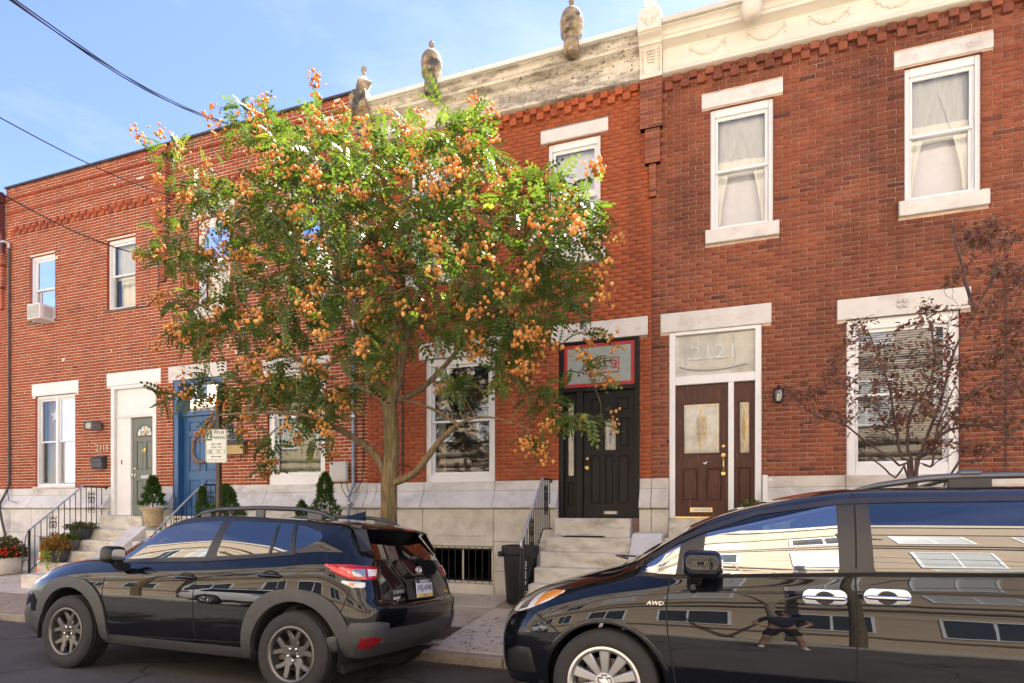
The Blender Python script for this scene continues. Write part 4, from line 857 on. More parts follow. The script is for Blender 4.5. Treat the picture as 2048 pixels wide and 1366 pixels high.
# parking sign
PX = fx(433, 6.1); o = thing('parking_sign', 'two hour parking sign on a brown post behind the parked car', 'street sign', (PX, 6.1, -.04))
POST = pm('brown_post', (.075, .058, .038), .6, .2, var=.2); m = MB()
m.exx([(6.12, -.04), (6.16, -.04), (6.16, 3.0), (6.12, 3.0)], PX-.034, PX-.028).exx([(6.12, -.04), (6.16, -.04), (6.16, 3.0), (6.12, 3.0)], PX+.028, PX+.034).box(PX-.0275, PX+.0275, 6.112, 6.119, -.04, 3.0).build('post', POST, o)
zs_ = fz(433, 892, 6.1)
GRN = pm('sign_green', (.01, .14, .06), .45, var=.04); SW = pm('sign_white', (.68, .69, .66), .4, var=.03)
def rrect(w_, h_, r_): return [(sx*(w_/2-r_)+r_*math.cos(a), sz*(h_/2-r_)+r_*math.sin(a)) for sx, sz, a0 in ((1, 1, 0), (-1, 1, PI/2), (-1, -1, PI), (1, -1, PI*1.5)) for a in (a0, a0+PI/8, a0+PI/4, a0+PI*3/8, a0+PI/2)]
yaw = R(14)
def sgn(mb, name, mat, par=o, **k): return mb.build(name, mat, par, **k)
def TS(mb):            # local sign coordinates -> world (sign turned a little towards the camera)
    c, s_ = math.cos(yaw), math.sin(yaw); mb.v = [(PX+c*x-s_*y*1, 6.095+s_*x+c*y, zs_+z) for x, y, z in mb.v]; return mb
plate = TS(MB().prism(rrect(.305, .457, .03), 0, .003)).build('sign_plate', SW, o)
TS(MB().tube([(a, -.0005, z) for a, z in rrect(.287, .439, .024)+rrect(.287, .439, .024)[:1]], .0028, 4)).build('border', GRN, plate)
TS(MB().box(-.138, -.062, -.003, -.0005, .075, .212)).build('green_panel', GRN, plate)
TS(MB().text('2', .15, (-.10, -.0045, .143), depth=.002, sx=.9)).build('numeral', SW, plate)
TS(MB().text('HOUR', .062, (.04, -.002, .180), depth=.002, sx=.85).text('PARKING', .062, (.04, -.002, .112), depth=.002, sx=.72).text('8AM - 8PM', .032, (0, -.002, .025), depth=.002).text('MON - FRI', .032, (0, -.002, -.018), depth=.002).text('24', .05, (.03, -.002, -.078), depth=.002).text('EXCEPT', .016, (-.08, -.002, -.062), depth=.002).text('PERMIT', .016, (-.08, -.002, -.079), depth=.002).text('PARKING', .016, (-.08, -.002, -.096), depth=.002).ring(-.122, .122, -.108, -.050, .003, -.003, -.0005).prism([(-.075, -.146), (-.05, -.132), (-.05, -.141), (.05, -.141), (.05, -.132), (.075, -.146), (.05, -.16), (.05, -.151), (-.05, -.151), (-.05, -.16)], -.003, -.0005)).build('lettering', GRN, plate)['kind'] = 'stuff'
TS(MB().box(-.128, -.015, -.0025, -.0005, -.19, -.185).box(.03, .128, -.0025, -.0005, -.19, -.185)).build('small_print', REDP, plate); TS(MB().lathe([(.011, 0), (.011, -.006), (.002, -.008)], (0, 0, -.187), 8, 'y').lathe([(.008, 0), (.008, -.006), (.002, -.008)], (.01, 0, .2), 8, 'y')).build('bolt', STEEL, plate)
# ================================================================== TREES AND PLANTS
def rotmats(dirs, rolls):
    """orthonormal frames whose x axis is dirs"""
    d = dirs/np.linalg.norm(dirs, axis=1, keepdims=True); up = np.tile([0., 0., 1.], (len(d), 1)); up[np.abs(d[:, 2]) > .97] = [1., 0, 0]
    s = np.cross(up, d); s /= np.linalg.norm(s, axis=1, keepdims=True); t = np.cross(d, s); c, sn = np.cos(rolls)[:, None], np.sin(rolls)[:, None]
    return np.stack([d, s*c+t*sn, -s*sn+t*c], axis=2)      # columns
def scatter(tv, tf, pos, M, sc):
    n, k = len(pos), len(tv); V = np.einsum('nij,kj->nki', M, tv)*sc[:, None, None]+pos[:, None, :]
    Fq = (tf[None]+(np.arange(n)*k)[:, None, None]).reshape(-1, tf.shape[1]); return V.reshape(-1, 3), Fq
def pinnate(n=5, L=.25, ll=.075, lw=.042, droop=.12):
    v = []; f = []
    for i in range(n+1):
        t = (i+.6)/(n+1); x = L*t; z = -droop*t*t; q = ll*(1-.35*abs(t-.45)*2)
        for s in ((-1, 1) if i < n else (0,)):
            k = len(v); dx, dy = (.45, .9*s) if s else (1., 0)
            nx, ny = -dy, dx; sag = -.018
            v += [(x, 0, z), (x+dx*q*.45+nx*lw/2, dy*q*.45+ny*lw/2, z+sag*.3), (x+dx*q, dy*q, z+sag), (x+dx*q*.45-nx*lw/2, dy*q*.45-ny*lw/2, z+sag*.3)]; f.append((k, k+1, k+2, k+3))
    k = len(v); v += [(0, -.002, 0), (L, -.001, -droop), (L, .001, -droop), (0, .002, 0)]; f.append((k, k+1, k+2, k+3))
    return np.array(v), np.array(f)
def pod():
    v = [(0, 0, 0)]; f = []
    for r_, z in ((.55, -.25), (.62, -.6), (.38, -1.0)):
        for k in range(6): rr = r_*(1.0 if k % 2 == 0 else .66); v.append((rr*math.cos(k*PI/3), rr*math.sin(k*PI/3), z))
    v.append((0, 0, -1.28))
    for k in range(6):
        a, b = 1+k, 1+(k+1) % 6; f.append((0, 0, a, b)); f.append((a, a+6, b+6, b)); f.append((a+6, a+12, b+12, b+6)); f.append((a+12, 19, 19, b+12))
    return np.array(v, float), f
class Skel:
    def __init__(s): s.p = []; s.r = []; s.mb = MB()
    def limb(s, pts, r0, r1, n=8, jit=.0):
        P = [Vector(p) for p in pts]; Q = []
        for i in range(len(P)-1):                      # Catmull-Rom
            a, b, c, d = P[max(i-1, 0)], P[i], P[i+1], P[min(i+2, len(P)-1)]; st = max(3, int((c-b).length/.16))
            for k in range(st):
                t = k/st; q = .5*((2*b)+(c-a)*t+(2*a-5*b+4*c-d)*t*t+(3*b-a-3*c+d)*t**3)
                Q.append(q+Vector((random.gauss(0, jit), random.gauss(0, jit), random.gauss(0, jit))))
        Q.append(P[-1]); rs = [r0+(r1-r0)*(i/(len(Q)-1))**.8 for i in range(len(Q))]
        s.mb.tube(Q, rs, n); s.p += Q; s.r += rs; return Q
    def grow(s, tgt, r1=.006, n=6, bend=.22, cap=.05):
        best = None
        for q, r_ in zip(s.p, s.r):
            if r_ < .012 and random.random() < .4: continue
            d = (q-tgt).length; pen = d+(.5*max(0, q.z-tgt.z+.1))
            if best is None or pen < best[0]: best = (pen, q, r_)
        q, r_ = best[1], best[2]; d = tgt-q; L = d.length
        if L < .08: return
        m1 = q+d*.35+Vector((random.gauss(0, .1), random.gauss(0, .1), bend*random.uniform(.1, .9)))*L*.45; m2 = q+d*.72+Vector((random.gauss(0, .1), random.gauss(0, .1), bend*random.uniform(0, .7)))*L*.4
        s.limb([q, m1, m2, tgt], min(r_*.7, cap, .010+.022*L), r1, n, .006)
# ---- golden rain tree -------------------------------------------------------
TY = 6.35
gt = thing('golden_rain_tree', 'golden rain tree with orange papery seed pods in front of the houses', 'tree', (fx(780, TY), TY, -.05))
sk = Skel(); T = lambda u, v, Y=TY: at(u, v, Y)
tb = at(779, 1050, TY); tb.z = -.08
trunk = Skel(); trunk.limb([tb, T(778, 1010), T(779, 960), T(783, 900), T(781, 850), T(780, 815)], .112, .092, 30)
m = trunk.mb
for k in range(7): a = k*.9; m.tube([tb+Vector((.10*math.cos(a), .10*math.sin(a), .25)), tb+Vector((.17*math.cos(a), .17*math.sin(a), .02))], [.05, .035], 6)     # root flare
from mathutils import noise as mn
m.v = [(x+(x-tb.x)*8*q*.012, y+(y-tb.y)*8*q*.012, z) for x, y, z, q in ((x, y, z, mn.noise(Vector((x*26, y*26, z*3.2)))+.5*mn.noise(Vector((x*60, y*60, z*9)))) for x, y, z in m.v)]
m.build('trunk', BARK, gt, smooth=70)
sk.p = list(trunk.p[-6:]); sk.r = [.09]*6
sk.limb([T(779, 830), T(786, 790), T(800, 740), T(815, 660), T(835, 590), T(880, 540), T(930, 490)], .085, .025, 10)
sk.limb([T(779, 830), T(765, 790), T(752, 750, TY-.1), T(735, 690, TY-.3), T(700, 600, TY-.4), T(660, 500, TY-.3), T(640, 400, TY-.2)], .065, .02, 10)
sk.limb([T(776, 955), T(750, 910, TY-.1), T(715, 880, TY-.25), T(660, 850, TY-.5), T(600, 828, TY-.7), T(520, 825, TY-.9), T(440, 830, TY-1.)], .06, .012, 8)
sk.limb([T(790, 965, TY-.05), T(830, 945, TY-.1), T(865, 900, TY-.2), T(890, 870, TY-.25), T(915, 850, TY-.3)], .05, .03, 9)
sk.limb([T(915, 850, TY-.3), T(950, 835, TY-.4), T(1000, 838, TY-.5), T(1060, 860, TY-.6)], .022, .006, 6)
sk.limb([T(915, 850, TY-.3), T(880, 825, TY-.2), T(830, 805, TY-.1), T(795, 800)], .024, .014, 6)
sk.limb([T(795, 800), T(840, 780, TY+.2), T(900, 720, TY+.4), T(960, 640, TY+.4), T(1040, 560, TY+.2), T(1120, 490, TY)], .045, .012, 8)
sk.limb([T(765, 790), T(720, 775, TY+.1), T(690, 740, TY+.1), T(680, 720, TY+.1), T(650, 730, TY+.1), T(590, 720, TY), T(540, 660, TY-.2), T(470, 580, TY-.3)], .04, .012, 8)
sk.limb([T(800, 740), T(790, 640, TY+.3), T(770, 540, TY+.3), T(730, 430, TY+.2), T(700, 330, TY+.1)], .05, .014, 8)
sk.limb([T(835, 590), T(850, 500, TY-.2), T(880, 400, TY-.2), T(900, 300, TY-.1)], .035, .01, 8)
sk.limb([T(640, 400, TY-.2), T(580, 330, TY-.2), T(520, 230, TY-.1)], .02, .007, 6)
sk.limb([T(640, 560, TY-.4), T(540, 500, TY-.5), T(430, 430, TY-.5), T(360, 350, TY-.4)], .03, .008, 7)
LOBES = [(485, 215, 38), (520, 250, 62), (570, 300, 78), (640, 250, 52), (690, 285, 55), (630, 330, 80), (360, 325, 45), (330, 300, 22), (410, 385, 68), (480, 420, 80), (350, 465, 48), (315, 525, 32), (370, 520, 52), (560, 430, 100), (650, 420, 95), (745, 330, 62), (800, 290, 45), (880, 270, 55), (930, 270, 55), (965, 300, 42), (940, 345, 48), (720, 430, 95), (800, 420, 85), (860, 460, 80), (950, 440, 72), (1040, 410, 62), (1095, 370, 40), (1110, 440, 72), (1165, 415, 38), (1175, 480, 42), (1090, 520, 70), (560, 545, 90), (450, 560, 82), (375, 605, 52), (345, 660, 30), (400, 680, 48), (475, 655, 75), (580, 640, 85), (690, 560, 100), (820, 560, 100), (930, 560, 85), (1020, 610, 65), (1100, 620, 60), (1155, 590, 40), (690, 660, 80), (800, 650, 70), (900, 650, 60), (990, 680, 55), (1050, 690, 45), (1165, 660, 30), (430, 750, 66), (365, 785, 48), (335, 800, 26), (510, 760, 76), (600, 740, 70), (590, 815, 66), (500, 830, 54), (545, 885, 36), (430, 830, 44), (660, 830, 44), (530, 930, 20), (650, 780, 50), (760, 720, 46), (730, 775, 30), (1000, 750, 34), (1060, 770, 42), (1110, 805, 48), (1160, 820, 46), (1195, 840, 20), (1050, 872, 24), (920, 770, 18), (640, 880, 25), (1175, 740, 26)]
leafpos = []; leafdir = []; podc = []
cu, cv_ = 760, 520
for (u, v, r_) in LOBES:
    q = min(1., math.hypot((u-cu)/480, (v-cv_)/370)); dep = 1.35*math.sqrt(max(0., 1-q*q))+.28
    layers = max(1, int(round(dep/.55))); 
    for k in range(layers):
        Y = TY-.2-dep+2*dep*(k+.5)/layers+random.gauss(0, .12); Y = min(max(Y, 4.7), 8.35)
        rr = r_*(1. if layers < 3 else random.uniform(.75, 1.05)); c = at(u+random.gauss(0, r_*.15), v+random.gauss(0, r_*.15), Y); rm = rr*Y/F_*1.12
        sk.grow(c+Vector((0, 0, -rm*.3)), .006)
        ntw = max(3, int(5.5*rm/.4))
        for t in range(ntw):
            d = Vector((random.gauss(0, 1), random.gauss(0, 1), random.gauss(.15, .8))).normalized(); e = c+d*rm*random.uniform(.4, .82)
            sk.grow(e, .0035, 5, .2, .012)
            for z in range(random.randint(3, 5)):
                leafpos.append(e+Vector((random.gauss(0, .05), random.gauss(0, .05), random.gauss(0, .04)))-d*.1*random.random()); dd = d+Vector((random.gauss(0, .7), random.gauss(0, .7), random.gauss(-.15, .45))); leafdir.append(dd)
            if random.random() < .58: podc.append((e+d*random.uniform(.06, .2)+Vector((0, -.06, 0)), d))
        for z in range(int(22*rm*rm/.16)):
            d = Vector((random.gauss(0, 1), random.gauss(0, 1), random.gauss(0, .8))).normalized(); leafpos.append(c+d*rm*random.uniform(.2, .95)); leafdir.append(d+Vector((random.gauss(0, .6), random.gauss(0, .6), random.gauss(-.2, .4))))
sk.mb.build('branches', BARK, gt, smooth=70)
LEAF = leaf_mat('rain_tree_leaf', [(0., (.042, .07, .018)), (.4, (.08, .125, .028)), (.75, (.125, .175, .036)), (.93, (.20, .225, .05)), (1., (.30, .28, .06))], .29, .45, .4)
tv, tf = pinnate(); P = np.array([tuple(p) for p in leafpos]); Dv = np.array([tuple(p) for p in leafdir]); n = len(P)
sc = rng.uniform(.6, 1.12, n); M = rotmats(Dv, rng.normal(0, .5, n)); V, Fq = scatter(tv, tf, P, M, sc)
tl = np.clip(rng.normal(.45, .22, n), 0, 1); tone = np.clip(np.repeat(tl, len(tf))+rng.normal(0, .07, n*len(tf)), 0, 1)
tag(put('foliage', np_mesh('foliage', V, Fq, LEAF, tone), gt), kind='stuff'); print('leaves', n, 'pod clusters', len(podc))
PODM = leaf_mat('seed_pod', [(0., (.30, .12, .035)), (.35, (.55, .24, .06)), (.7, (.68, .34, .09)), (1., (.76, .48, .17))], .28, .6, .3)
pv, pf = pod(); pp = []; stem = MB()
for c, d in podc:
    ax = Vector((d.x*.4, d.y*.4, random.uniform(-.9, .5))).normalized(); L = random.uniform(.10, .30); stem.tube([c-d*.08, c, c+ax*L], .0022, 3, False)
    for k in range(random.randint(13, 26)):
        t = random.random(); w_ = .062*(1-.5*t); pp.append(c+ax*L*t+Vector((random.gauss(0, w_), random.gauss(0, w_), random.gauss(-.015, w_*.8))))
pp = np.array([tuple(p) for p in pp]); n = len(pp); dz = np.stack([rng.normal(0, .35, n), rng.normal(0, .35, n), np.ones(n)], 1)
Mz = rotmats(dz, rng.uniform(0, 6.28, n)); Mz = np.stack([Mz[:, :, 1], Mz[:, :, 2], Mz[:, :, 0]], axis=2)
quads = np.array([q for q in pf]); 
V, Fq = scatter(pv, np.array([q for q in pf if len(set(q)) == 4]), pp, Mz, rng.uniform(.022, .044, n)); pt = np.clip(rng.normal(.55, .23, n), 0, 1)
Vc, Ft = scatter(pv, np.array([[q[0], q[2], q[3]] if q[0] == q[1] else [q[0], q[1], q[3]] for q in pf if len(set(q)) == 3]), pp, Mz, np.ones(n))
me1 = np_mesh('seed_pods', V, Fq, PODM, np.repeat(pt, 12)); bm = bmesh.new(); bm.from_mesh(me1); bm.verts.ensure_lookup_table(); tl_ = bm.faces.layers.float.get('tone')
for i, (a, b, c) in enumerate(Ft):
    f_ = bm.faces.new((bm.verts[a], bm.verts[b], bm.verts[c])); f_[tl_] = pt[i//12]
bm.to_mesh(me1); bm.free(); tag(put('seed_pods', me1, gt), kind='stuff'); tag(stem.build('pod_stalks', pm('stalk', (.22, .12, .06), .8), gt), kind='stuff'); print('pods', n)
# ---- purple leaved plum -----------------------------------------------------
PY = 6.6; pt_ = thing('plum_tree', 'small multi stemmed plum tree with dark purple brown leaves before the right window', 'tree', (fx(1825, PY), PY, .0)); sk = Skel()
T = lambda u, v, Y=PY: at(u, v, Y); base = Vector((fx(1825, PY), PY, sw_z(PY)-.03))
LIMBS = [[(1822, 960), (1800, 930), (1740, 890), (1690, 850), (1630, 830), (1585, 790)], [(1820, 960), (1805, 915), (1790, 850), (1780, 780), (1760, 720), (1735, 660)], [(1826, 960), (1815, 900), (1820, 830), (1850, 780), (1870, 720), (1860, 640)], [(1830, 960), (1845, 900), (1880, 800), (1910, 700), (1950, 620), (1995, 540), (2030, 470)], [(1832, 960), (1850, 910), (1870, 880), (1930, 800), (1990, 760), (2040, 720)], [(1828, 960), (1860, 935), (1868, 900), (1875, 850), (1905, 780)], [(1890, 965), (1960, 920), (2000, 890), (2050, 840)], [(1950, 620), (1930, 560), (1915, 500), (1905, 450)], [(1818, 960), (1790, 955), (1760, 930), (1720, 900)], [(1870, 880), (1900, 860), (1960, 850), (2020, 870)]]
for i, L in enumerate(LIMBS):
    Yo = PY+[-.3, .1, .3, 0, .3, -.2, -.3, .2, -.3, .1][i]; pts = [T(u, v, PY+(Yo-PY)*k/len(L)) for k, (u, v) in enumerate(L)]
    if i not in (7, 9): pts = [base+Vector((random.gauss(0, .05), random.gauss(0, .05), 0))]+pts
    sk.limb(pts, .028 if i in (2, 3, 1) else .02, .006, 7, .004)
PL = [(1600, 785, 22), (1635, 790, 34), (1650, 830, 34), (1690, 830, 30), (1700, 690, 28), (1725, 660, 30), (1665, 735, 20), (1690, 760, 34), (1740, 730, 40), (1790, 760, 45), (1770, 700, 30), (1840, 640, 38), (1870, 620, 28), (1850, 700, 46), (1900, 690, 36), (1830, 780, 45), (1880, 770, 48), (1750, 800, 40), (1760, 850, 40), (1800, 840, 45), (1850, 830, 50), (1900, 830, 46), (1960, 790, 50), (2020, 760, 50), (1920, 730, 42), (1990, 700, 46), (2030, 660, 36), (1950, 640, 34), (2000, 600, 34), (2020, 550, 40), (1970, 540, 30), (1930, 470, 34), (1960, 490, 34), (2020, 480, 44), (1990, 460, 30), (1910, 560, 22), (1960, 850, 40), (2020, 850, 30), (1970, 900, 26), (1920, 890, 24), (1870, 900, 26), (2050, 800, 40), (2070, 560, 50), (2080, 700, 60)]
lp = []; ld = []
for u, v, r_ in PL:
    for k in range(2):
        c = T(u+random.gauss(0, r_*.2), v+random.gauss(0, r_*.2), PY+random.gauss(0, .38)); rm = r_*c.y/F_*1.05
        for t in range(max(3, int(r_*.12))):
            d = Vector((random.gauss(0, 1), random.gauss(0, 1), random.gauss(.2, .7))).normalized(); e = c+d*rm*random.uniform(.5, 1.)
            sk.grow(e, .0025, 4, .15, .008)
            for z in range(17): s_ = random.random(); lp.append(c+(e-c)*(s_*1.05)+Vector((random.gauss(0, .03), random.gauss(0, .03), random.gauss(0, .025)))); ld.append(d+Vector((random.gauss(0, .8), random.gauss(0, .8), random.gauss(-.25, .5))))
sk.mb.build('stems', PLUMBARK, pt_, smooth=70)
tv2 = np.array([(0, 0, 0), (.4, .21, .03), (1, 0, -.06), (.4, -.21, .03)]); tf2 = np.array([(0, 1, 2, 3)]); P = np.array([tuple(p) for p in lp]); Dv = np.array([tuple(p) for p in ld]); n = len(P)
V, Fq = scatter(tv2, tf2, P, rotmats(Dv, rng.normal(0, .8, n)), rng.uniform(.036, .068, n))
PLM = leaf_mat('plum_leaf', [(0., (.085, .036, .036)), (.4, (.17, .07, .058)), (.7, (.22, .10, .07)), (.86, (.13, .13, .05)), (1., (.30, .13, .085))], .25, .45, .4)
tag(put('foliage', np_mesh('foliage', V, Fq, PLM, np.clip(rng.normal(.5, .25, n), 0, 1)), pt_), kind='stuff'); print('plum leaves', n)
# ---- dwarf conifers and potted plants --------------------------------------
CONI = leaf_mat('conifer', [(0., (.025, .06, .016)), (.5, (.06, .13, .028)), (.85, (.11, .19, .035)), (1., (.20, .16, .05))], .15, .6, .2)
def conifer(label, x, y, zb, h, r_, n=1500, potted=None, brown=.0, group=None, split=None):
    o = thing('dwarf_conifer', label, 'shrub', (x, y, zb)); pos = []; dr = []
    for i in range(n):
        t = random.random()**.8; rr = r_*(1-t)**.75*(.55+.45*math.sqrt(random.random()))*(1+.22*math.sin(7*t*PI+random.random())) ; a = random.uniform(0, 2*PI)
        pos.append((x+rr*math.cos(a), y+rr*math.sin(a), zb+.04+h*t*.94)); dr.append((math.cos(a)*.8+random.gauss(0, .25), math.sin(a)*.8+random.gauss(0, .25), .9+random.gauss(0, .3)))
    tv_ = np.array([(0, 0, 0), (.3, .18, 0), (1, .05, 0), (.3, -.05, .0), (.35, -.2, .05), (.85, -.22, .02), (.5, .1, .12), (1., .2, .16)]); tf_ = np.array([(0, 1, 2, 3), (0, 3, 5, 4), (0, 6, 7, 1)])
    V, Fq = scatter(tv_, tf_, np.array(pos), rotmats(np.array(dr), rng.uniform(0, 6.28, n)), rng.uniform(.045, .09, n)); tn = np.clip(np.repeat(rng.normal(.45+brown, .24, n), 3), 0, 1)
    tag(put('foliage', np_mesh('foliage', V, Fq, CONI, tn), o), kind='stuff'); MB().tube([(x, y, zb-.02), (x, y, zb+h*.8)], [.02, .006], 6).build('stem', BARK, o); return o
URNM = pm('buff_urn', (.46, .36, .21), .8, var=.2, scale=7, bump=.3, bscale=40, dirt=(.25, .19, .11), dscale=4)
DPOT = pm('charcoal_pot', (.055, .056, .06), .65, var=.15, scale=9); WPOT = pm('white_pot', (.62, .59, .53), .7, var=.07, bump=.2, dirt=(.45, .42, .36), dscale=3)
def pot(label, x, y, z, prof, mat, n=24, cat='planter', group=None):
    o = thing('planter', label, cat, (x, y, z), group); MB().lathe(prof+[(prof[-1][0]-.02, prof[-1][1]), (prof[-1][0]-.03, prof[-1][1]-.03)], (x, y, z), n).build('pot', mat, o, smooth=40); MB().lathe([(prof[-1][0]-.03, prof[-1][1]-.04), (prof[-1][0]-.04, prof[-1][1]-.03)], (x, y, z), n).build('soil', SOIL, o); return o
x, y = fx(306, 8.6), 8.6; pot('buff stone urn holding a small conifer beside the sage green door', x, y, LAND+.076, [(.13, 0), (.135, .03), (.15, .06), (.19, .30), (.205, .33), (.225, .335), (.23, .37), (.215, .385)], URNM)
conifer('pointed conifer growing in the buff urn by the sage door', x, y, LAND+.44, .62, .21, 1500)
def mound(label, x, y, z, rx, rz, mat, n, leaf=.05, flowers=None, trail=None, name='potted_plant', up=.8, cat='plant', fn=26):
    o = thing(name, label, cat, (x, y, z)); pos = []; dr = []
    for i in range(n):
        d = Vector((random.gauss(0, 1), random.gauss(0, 1), abs(random.gauss(0, .9)))).normalized(); q = random.random()**.4; pos.append((x+d.x*rx*q, y+d.y*rx*q, z+d.z*rz*q)); dr.append((d.x+random.gauss(0, .5), d.y+random.gauss(0, .5), d.z*up+random.gauss(0, .4)))
    V, Fq = scatter(tv2*np.array([1, 1.6, 1]), tf2, np.array(pos), rotmats(np.array(dr), rng.normal(0, .8, n)), rng.uniform(leaf*.6, leaf*1.3, n)); tag(put('leaves', np_mesh('leaves', V, Fq, mat, np.clip(rng.normal(.5, .27, n), 0, 1)), o), kind='stuff')
    m = MB()
    for i in range(14): a = random.uniform(0, 6.28); m.tube([(x, y, z-.03), (x+rx*.6*math.cos(a), y+rx*.6*math.sin(a), z+rz*random.uniform(.3, .8))], .004, 4)
    m.build('stems', MATS['stalk'], o)
    if flowers:
        fm = flowers
        for i in range(fn):
            a = random.gauss(-PI/2+.35, .9); q = rx*random.uniform(.55, 1.02); c = (x+q*math.cos(a), y+q*math.sin(a), z+rz*random.uniform(.12, .55)); b = MB()
            for k in range(5): b.ball((c[0]+.018*math.cos(k*1.26), c[1]-.004, c[2]+.018*math.sin(k*1.26)), .017, 6, 4, .8)
            b.build('flower', fm, o)
    if trail:
        tp = []; td = []; st = MB()
        for i in range(trail[1]):
            a = random.gauss(-PI/2+.2, .45); x1, y1 = x+rx*.95*math.cos(a), y+rx*.95*math.sin(a); L = random.uniform(.15, trail[2]); st.tube([(x1, y1, z), (x1+.02, y1-.03, z-L*.4), (x1+.02, y1-.02, z-L)], .003, 4)
            for k in range(26): t = k/26; tp.append((x1+.02+random.gauss(0, .012), y1-.03+random.gauss(0, .012), z+.03-L*t)); td.append((random.gauss(0, 1), random.gauss(0, 1)-.5, random.gauss(-.3, .5)))
        V, Fq = scatter(tv2*np.array([1, 1.6, 1]), tf2, np.array(tp), rotmats(np.array(td), rng.normal(0, .8, len(tp))), rng.uniform(.025, .05, len(tp))); tag(put('trailing_leaves', np_mesh('trailing_leaves', V, Fq, trail[0], np.clip(rng.normal(.5, .25, len(tp)), 0, 1)), o), kind='stuff'); st.build('trailing_stems', MATS['stalk'], o)
    return o
GRASSY = leaf_mat('green_mix', [(0., (.03, .06, .012)), (.5, (.08, .14, .025)), (1., (.20, .22, .05))], .3); COLEUS = leaf_mat('rust_green', [(0., (.30, .09, .03)), (.45, (.34, .16, .03)), (.7, (.16, .16, .03)), (1., (.42, .30, .05))], .3)
LIMEL = leaf_mat('lime_leaf', [(0., (.22, .27, .02)), (1., (.42, .46, .05))], .35); OLIVE = leaf_mat('olive_dark', [(0., (.05, .035, .012)), (.5, (.085, .075, .02)), (1., (.16, .12, .03))], .25); REDF = pm('red_petal', (.62, .012, .012), .6, var=.2, scale=30); HEATH = leaf_mat('heath', [(0., (.05, .06, .02)), (.6, (.10, .14, .04)), (1., (.16, .09, .07))], .25)
BOWL = [(.10, 0), (.13, .01), (.18, .14), (.195, .22), (.20, .24)]
x, y, z = fx(163, 8.27), 8.27, LAND-.205; pot('charcoal bowl planter on the highest step', x, y, z, BOWL, DPOT); mound('low feathery plant in the highest charcoal bowl', x, y, z+.22, .30, .14, HEATH, 700, .05, up=.5)
x, y, z = fx(138, 7.99), 7.99, LAND-.41; pot('grey bowl planter on the middle step', x, y, z, [(.10, 0), (.13, .01), (.17, .13), (.185, .20), (.19, .215)], pm('mid_grey_pot', (.13, .13, .135), .6, var=.1)); mound('short green plant in the grey bowl', x, y, z+.2, .19, .16, GRASSY, 600, .045)
x, y, z = fx(117, 7.70), 7.70, LAND-.615; pot('charcoal bowl planter on a low step trailing lime leaves', x, y, z, [(.11, 0), (.13, .01), (.17, .14), (.185, .22), (.19, .235)], DPOT); mound('rust and lime trailing plant in the low charcoal bowl', x-.06, y, z+.22, .24, .32, COLEUS, 800, .055, trail=(LIMEL, 9, .48))
x, y, z = fx(12, 8.4), 8.4, sw_z(8.4); pot('large off white bowl planter on the pavement at the left edge', x, y, z, [(.20, 0), (.24, .02), (.31, .18), (.335, .34), (.33, .38)], WPOT); mound('bushy plant with red flowers in the large off white bowl', x+.02, y, z+.36, .36, .46, OLIVE, 1600, .07, flowers=REDF, trail=(LIMEL, 4, .3))
conifer('narrow conifer in front of the blue door', fx(405, 8.25), 8.25, .9, 1.05, .17, 1200)
conifer('spreading brown green conifer behind the sign post', fx(452, 7.75), 7.75, .62, 1.34, .52, 3800, brown=.12)
conifer('taller conifer below the white window behind the car roof', fx(650, 8.05), 8.05, .5, 1.66, .40, 2400)
conifer('short conifer beside the taller one behind the car roof', fx(604, 7.95), 7.95, .5, 1.17, .28, 1300)
for lab, u, Y, zt in (('dark pot under the narrow conifer', 405, 8.25, .9), ('dark tub under the spreading conifer', 452, 7.75, .62), ('dark tub under the taller conifer', 650, 8.05, .5), ('dark tub under the short conifer', 604, 7.95, .5)):
    zg = LAND-.205*1 if u == 405 else sw_z(Y); hh = max(.12, zt-zg+.03); pot(lab, fx(u, Y), Y, zg if u != 405 else zt-.16, [(.15, 0), (.19, hh*.5 if u != 405 else .1), (.21, hh if u != 405 else .2)], DPOT)
x, y = fx(1503, 8.55), 8.55; z = LAND; pot('black pot in front of the wood grain sidelight', x, y, z, [(.13, 0), (.17, .22), (.18, .25)], BLKPL); mound('leafy green plant in the black pot by the wood grain door', x, y, z+.24, .22, .30, GRASSY, 500, .06, up=1.2)
o = thing('white_post', 'white vinyl post beside the wood grain door behind the minivan', 'post', (fx(1530, 8.3), 8.3, LAND)); x = fx(1530, 8.3); MB().box(x-.03, x+.03, 8.27, 8.33, .3, fz(1530, 950, 8.3)).build('post', VINYL, o, bevel=.004); MB().box(x+.031, x+.09, 8.285, 8.315, fz(1530, 962, 8.3), fz(1530, 957, 8.3)).build('bracket', VINYL, o)
# traffic cone
x, y = fx(84, 8.05), 8.05; z = sw_z(y); o = thing('traffic_cone', 'orange traffic cone with white bands behind the stoop railing', 'traffic cone', (x, y, z)); ORG = pm('cone_orange', (.75, .12, .02), .5, var=.08)
MB().box(x-.17, x+.17, y-.17, y+.17, z, z+.03).build('base', ORG, o, bevel=.008); cone = lambda h: .13-.10*h/.72
for a, b, mt, nm in ((.03, .30, ORG, 'cone_body'), (.30, .42, SW, 'white_band'), (.42, .48, ORG, 'cone_body'), (.48, .58, SW, 'white_band'), (.58, .72, ORG, 'cone_body')): MB().lathe([(cone(a)+(.001 if mt == SW else 0), a), (cone(b)+(.001 if mt == SW else 0), b)], (x, y, z), 18).build(nm, mt, o, smooth=40)
# weeds at the foot of the railing
mound('tuft of weeds at the foot of the railing by the bin', -2.42, 7.3, sw_z(7.3), .10, .22, GRASSY, 120, .07, name='weed', up=1.5, cat='weed')
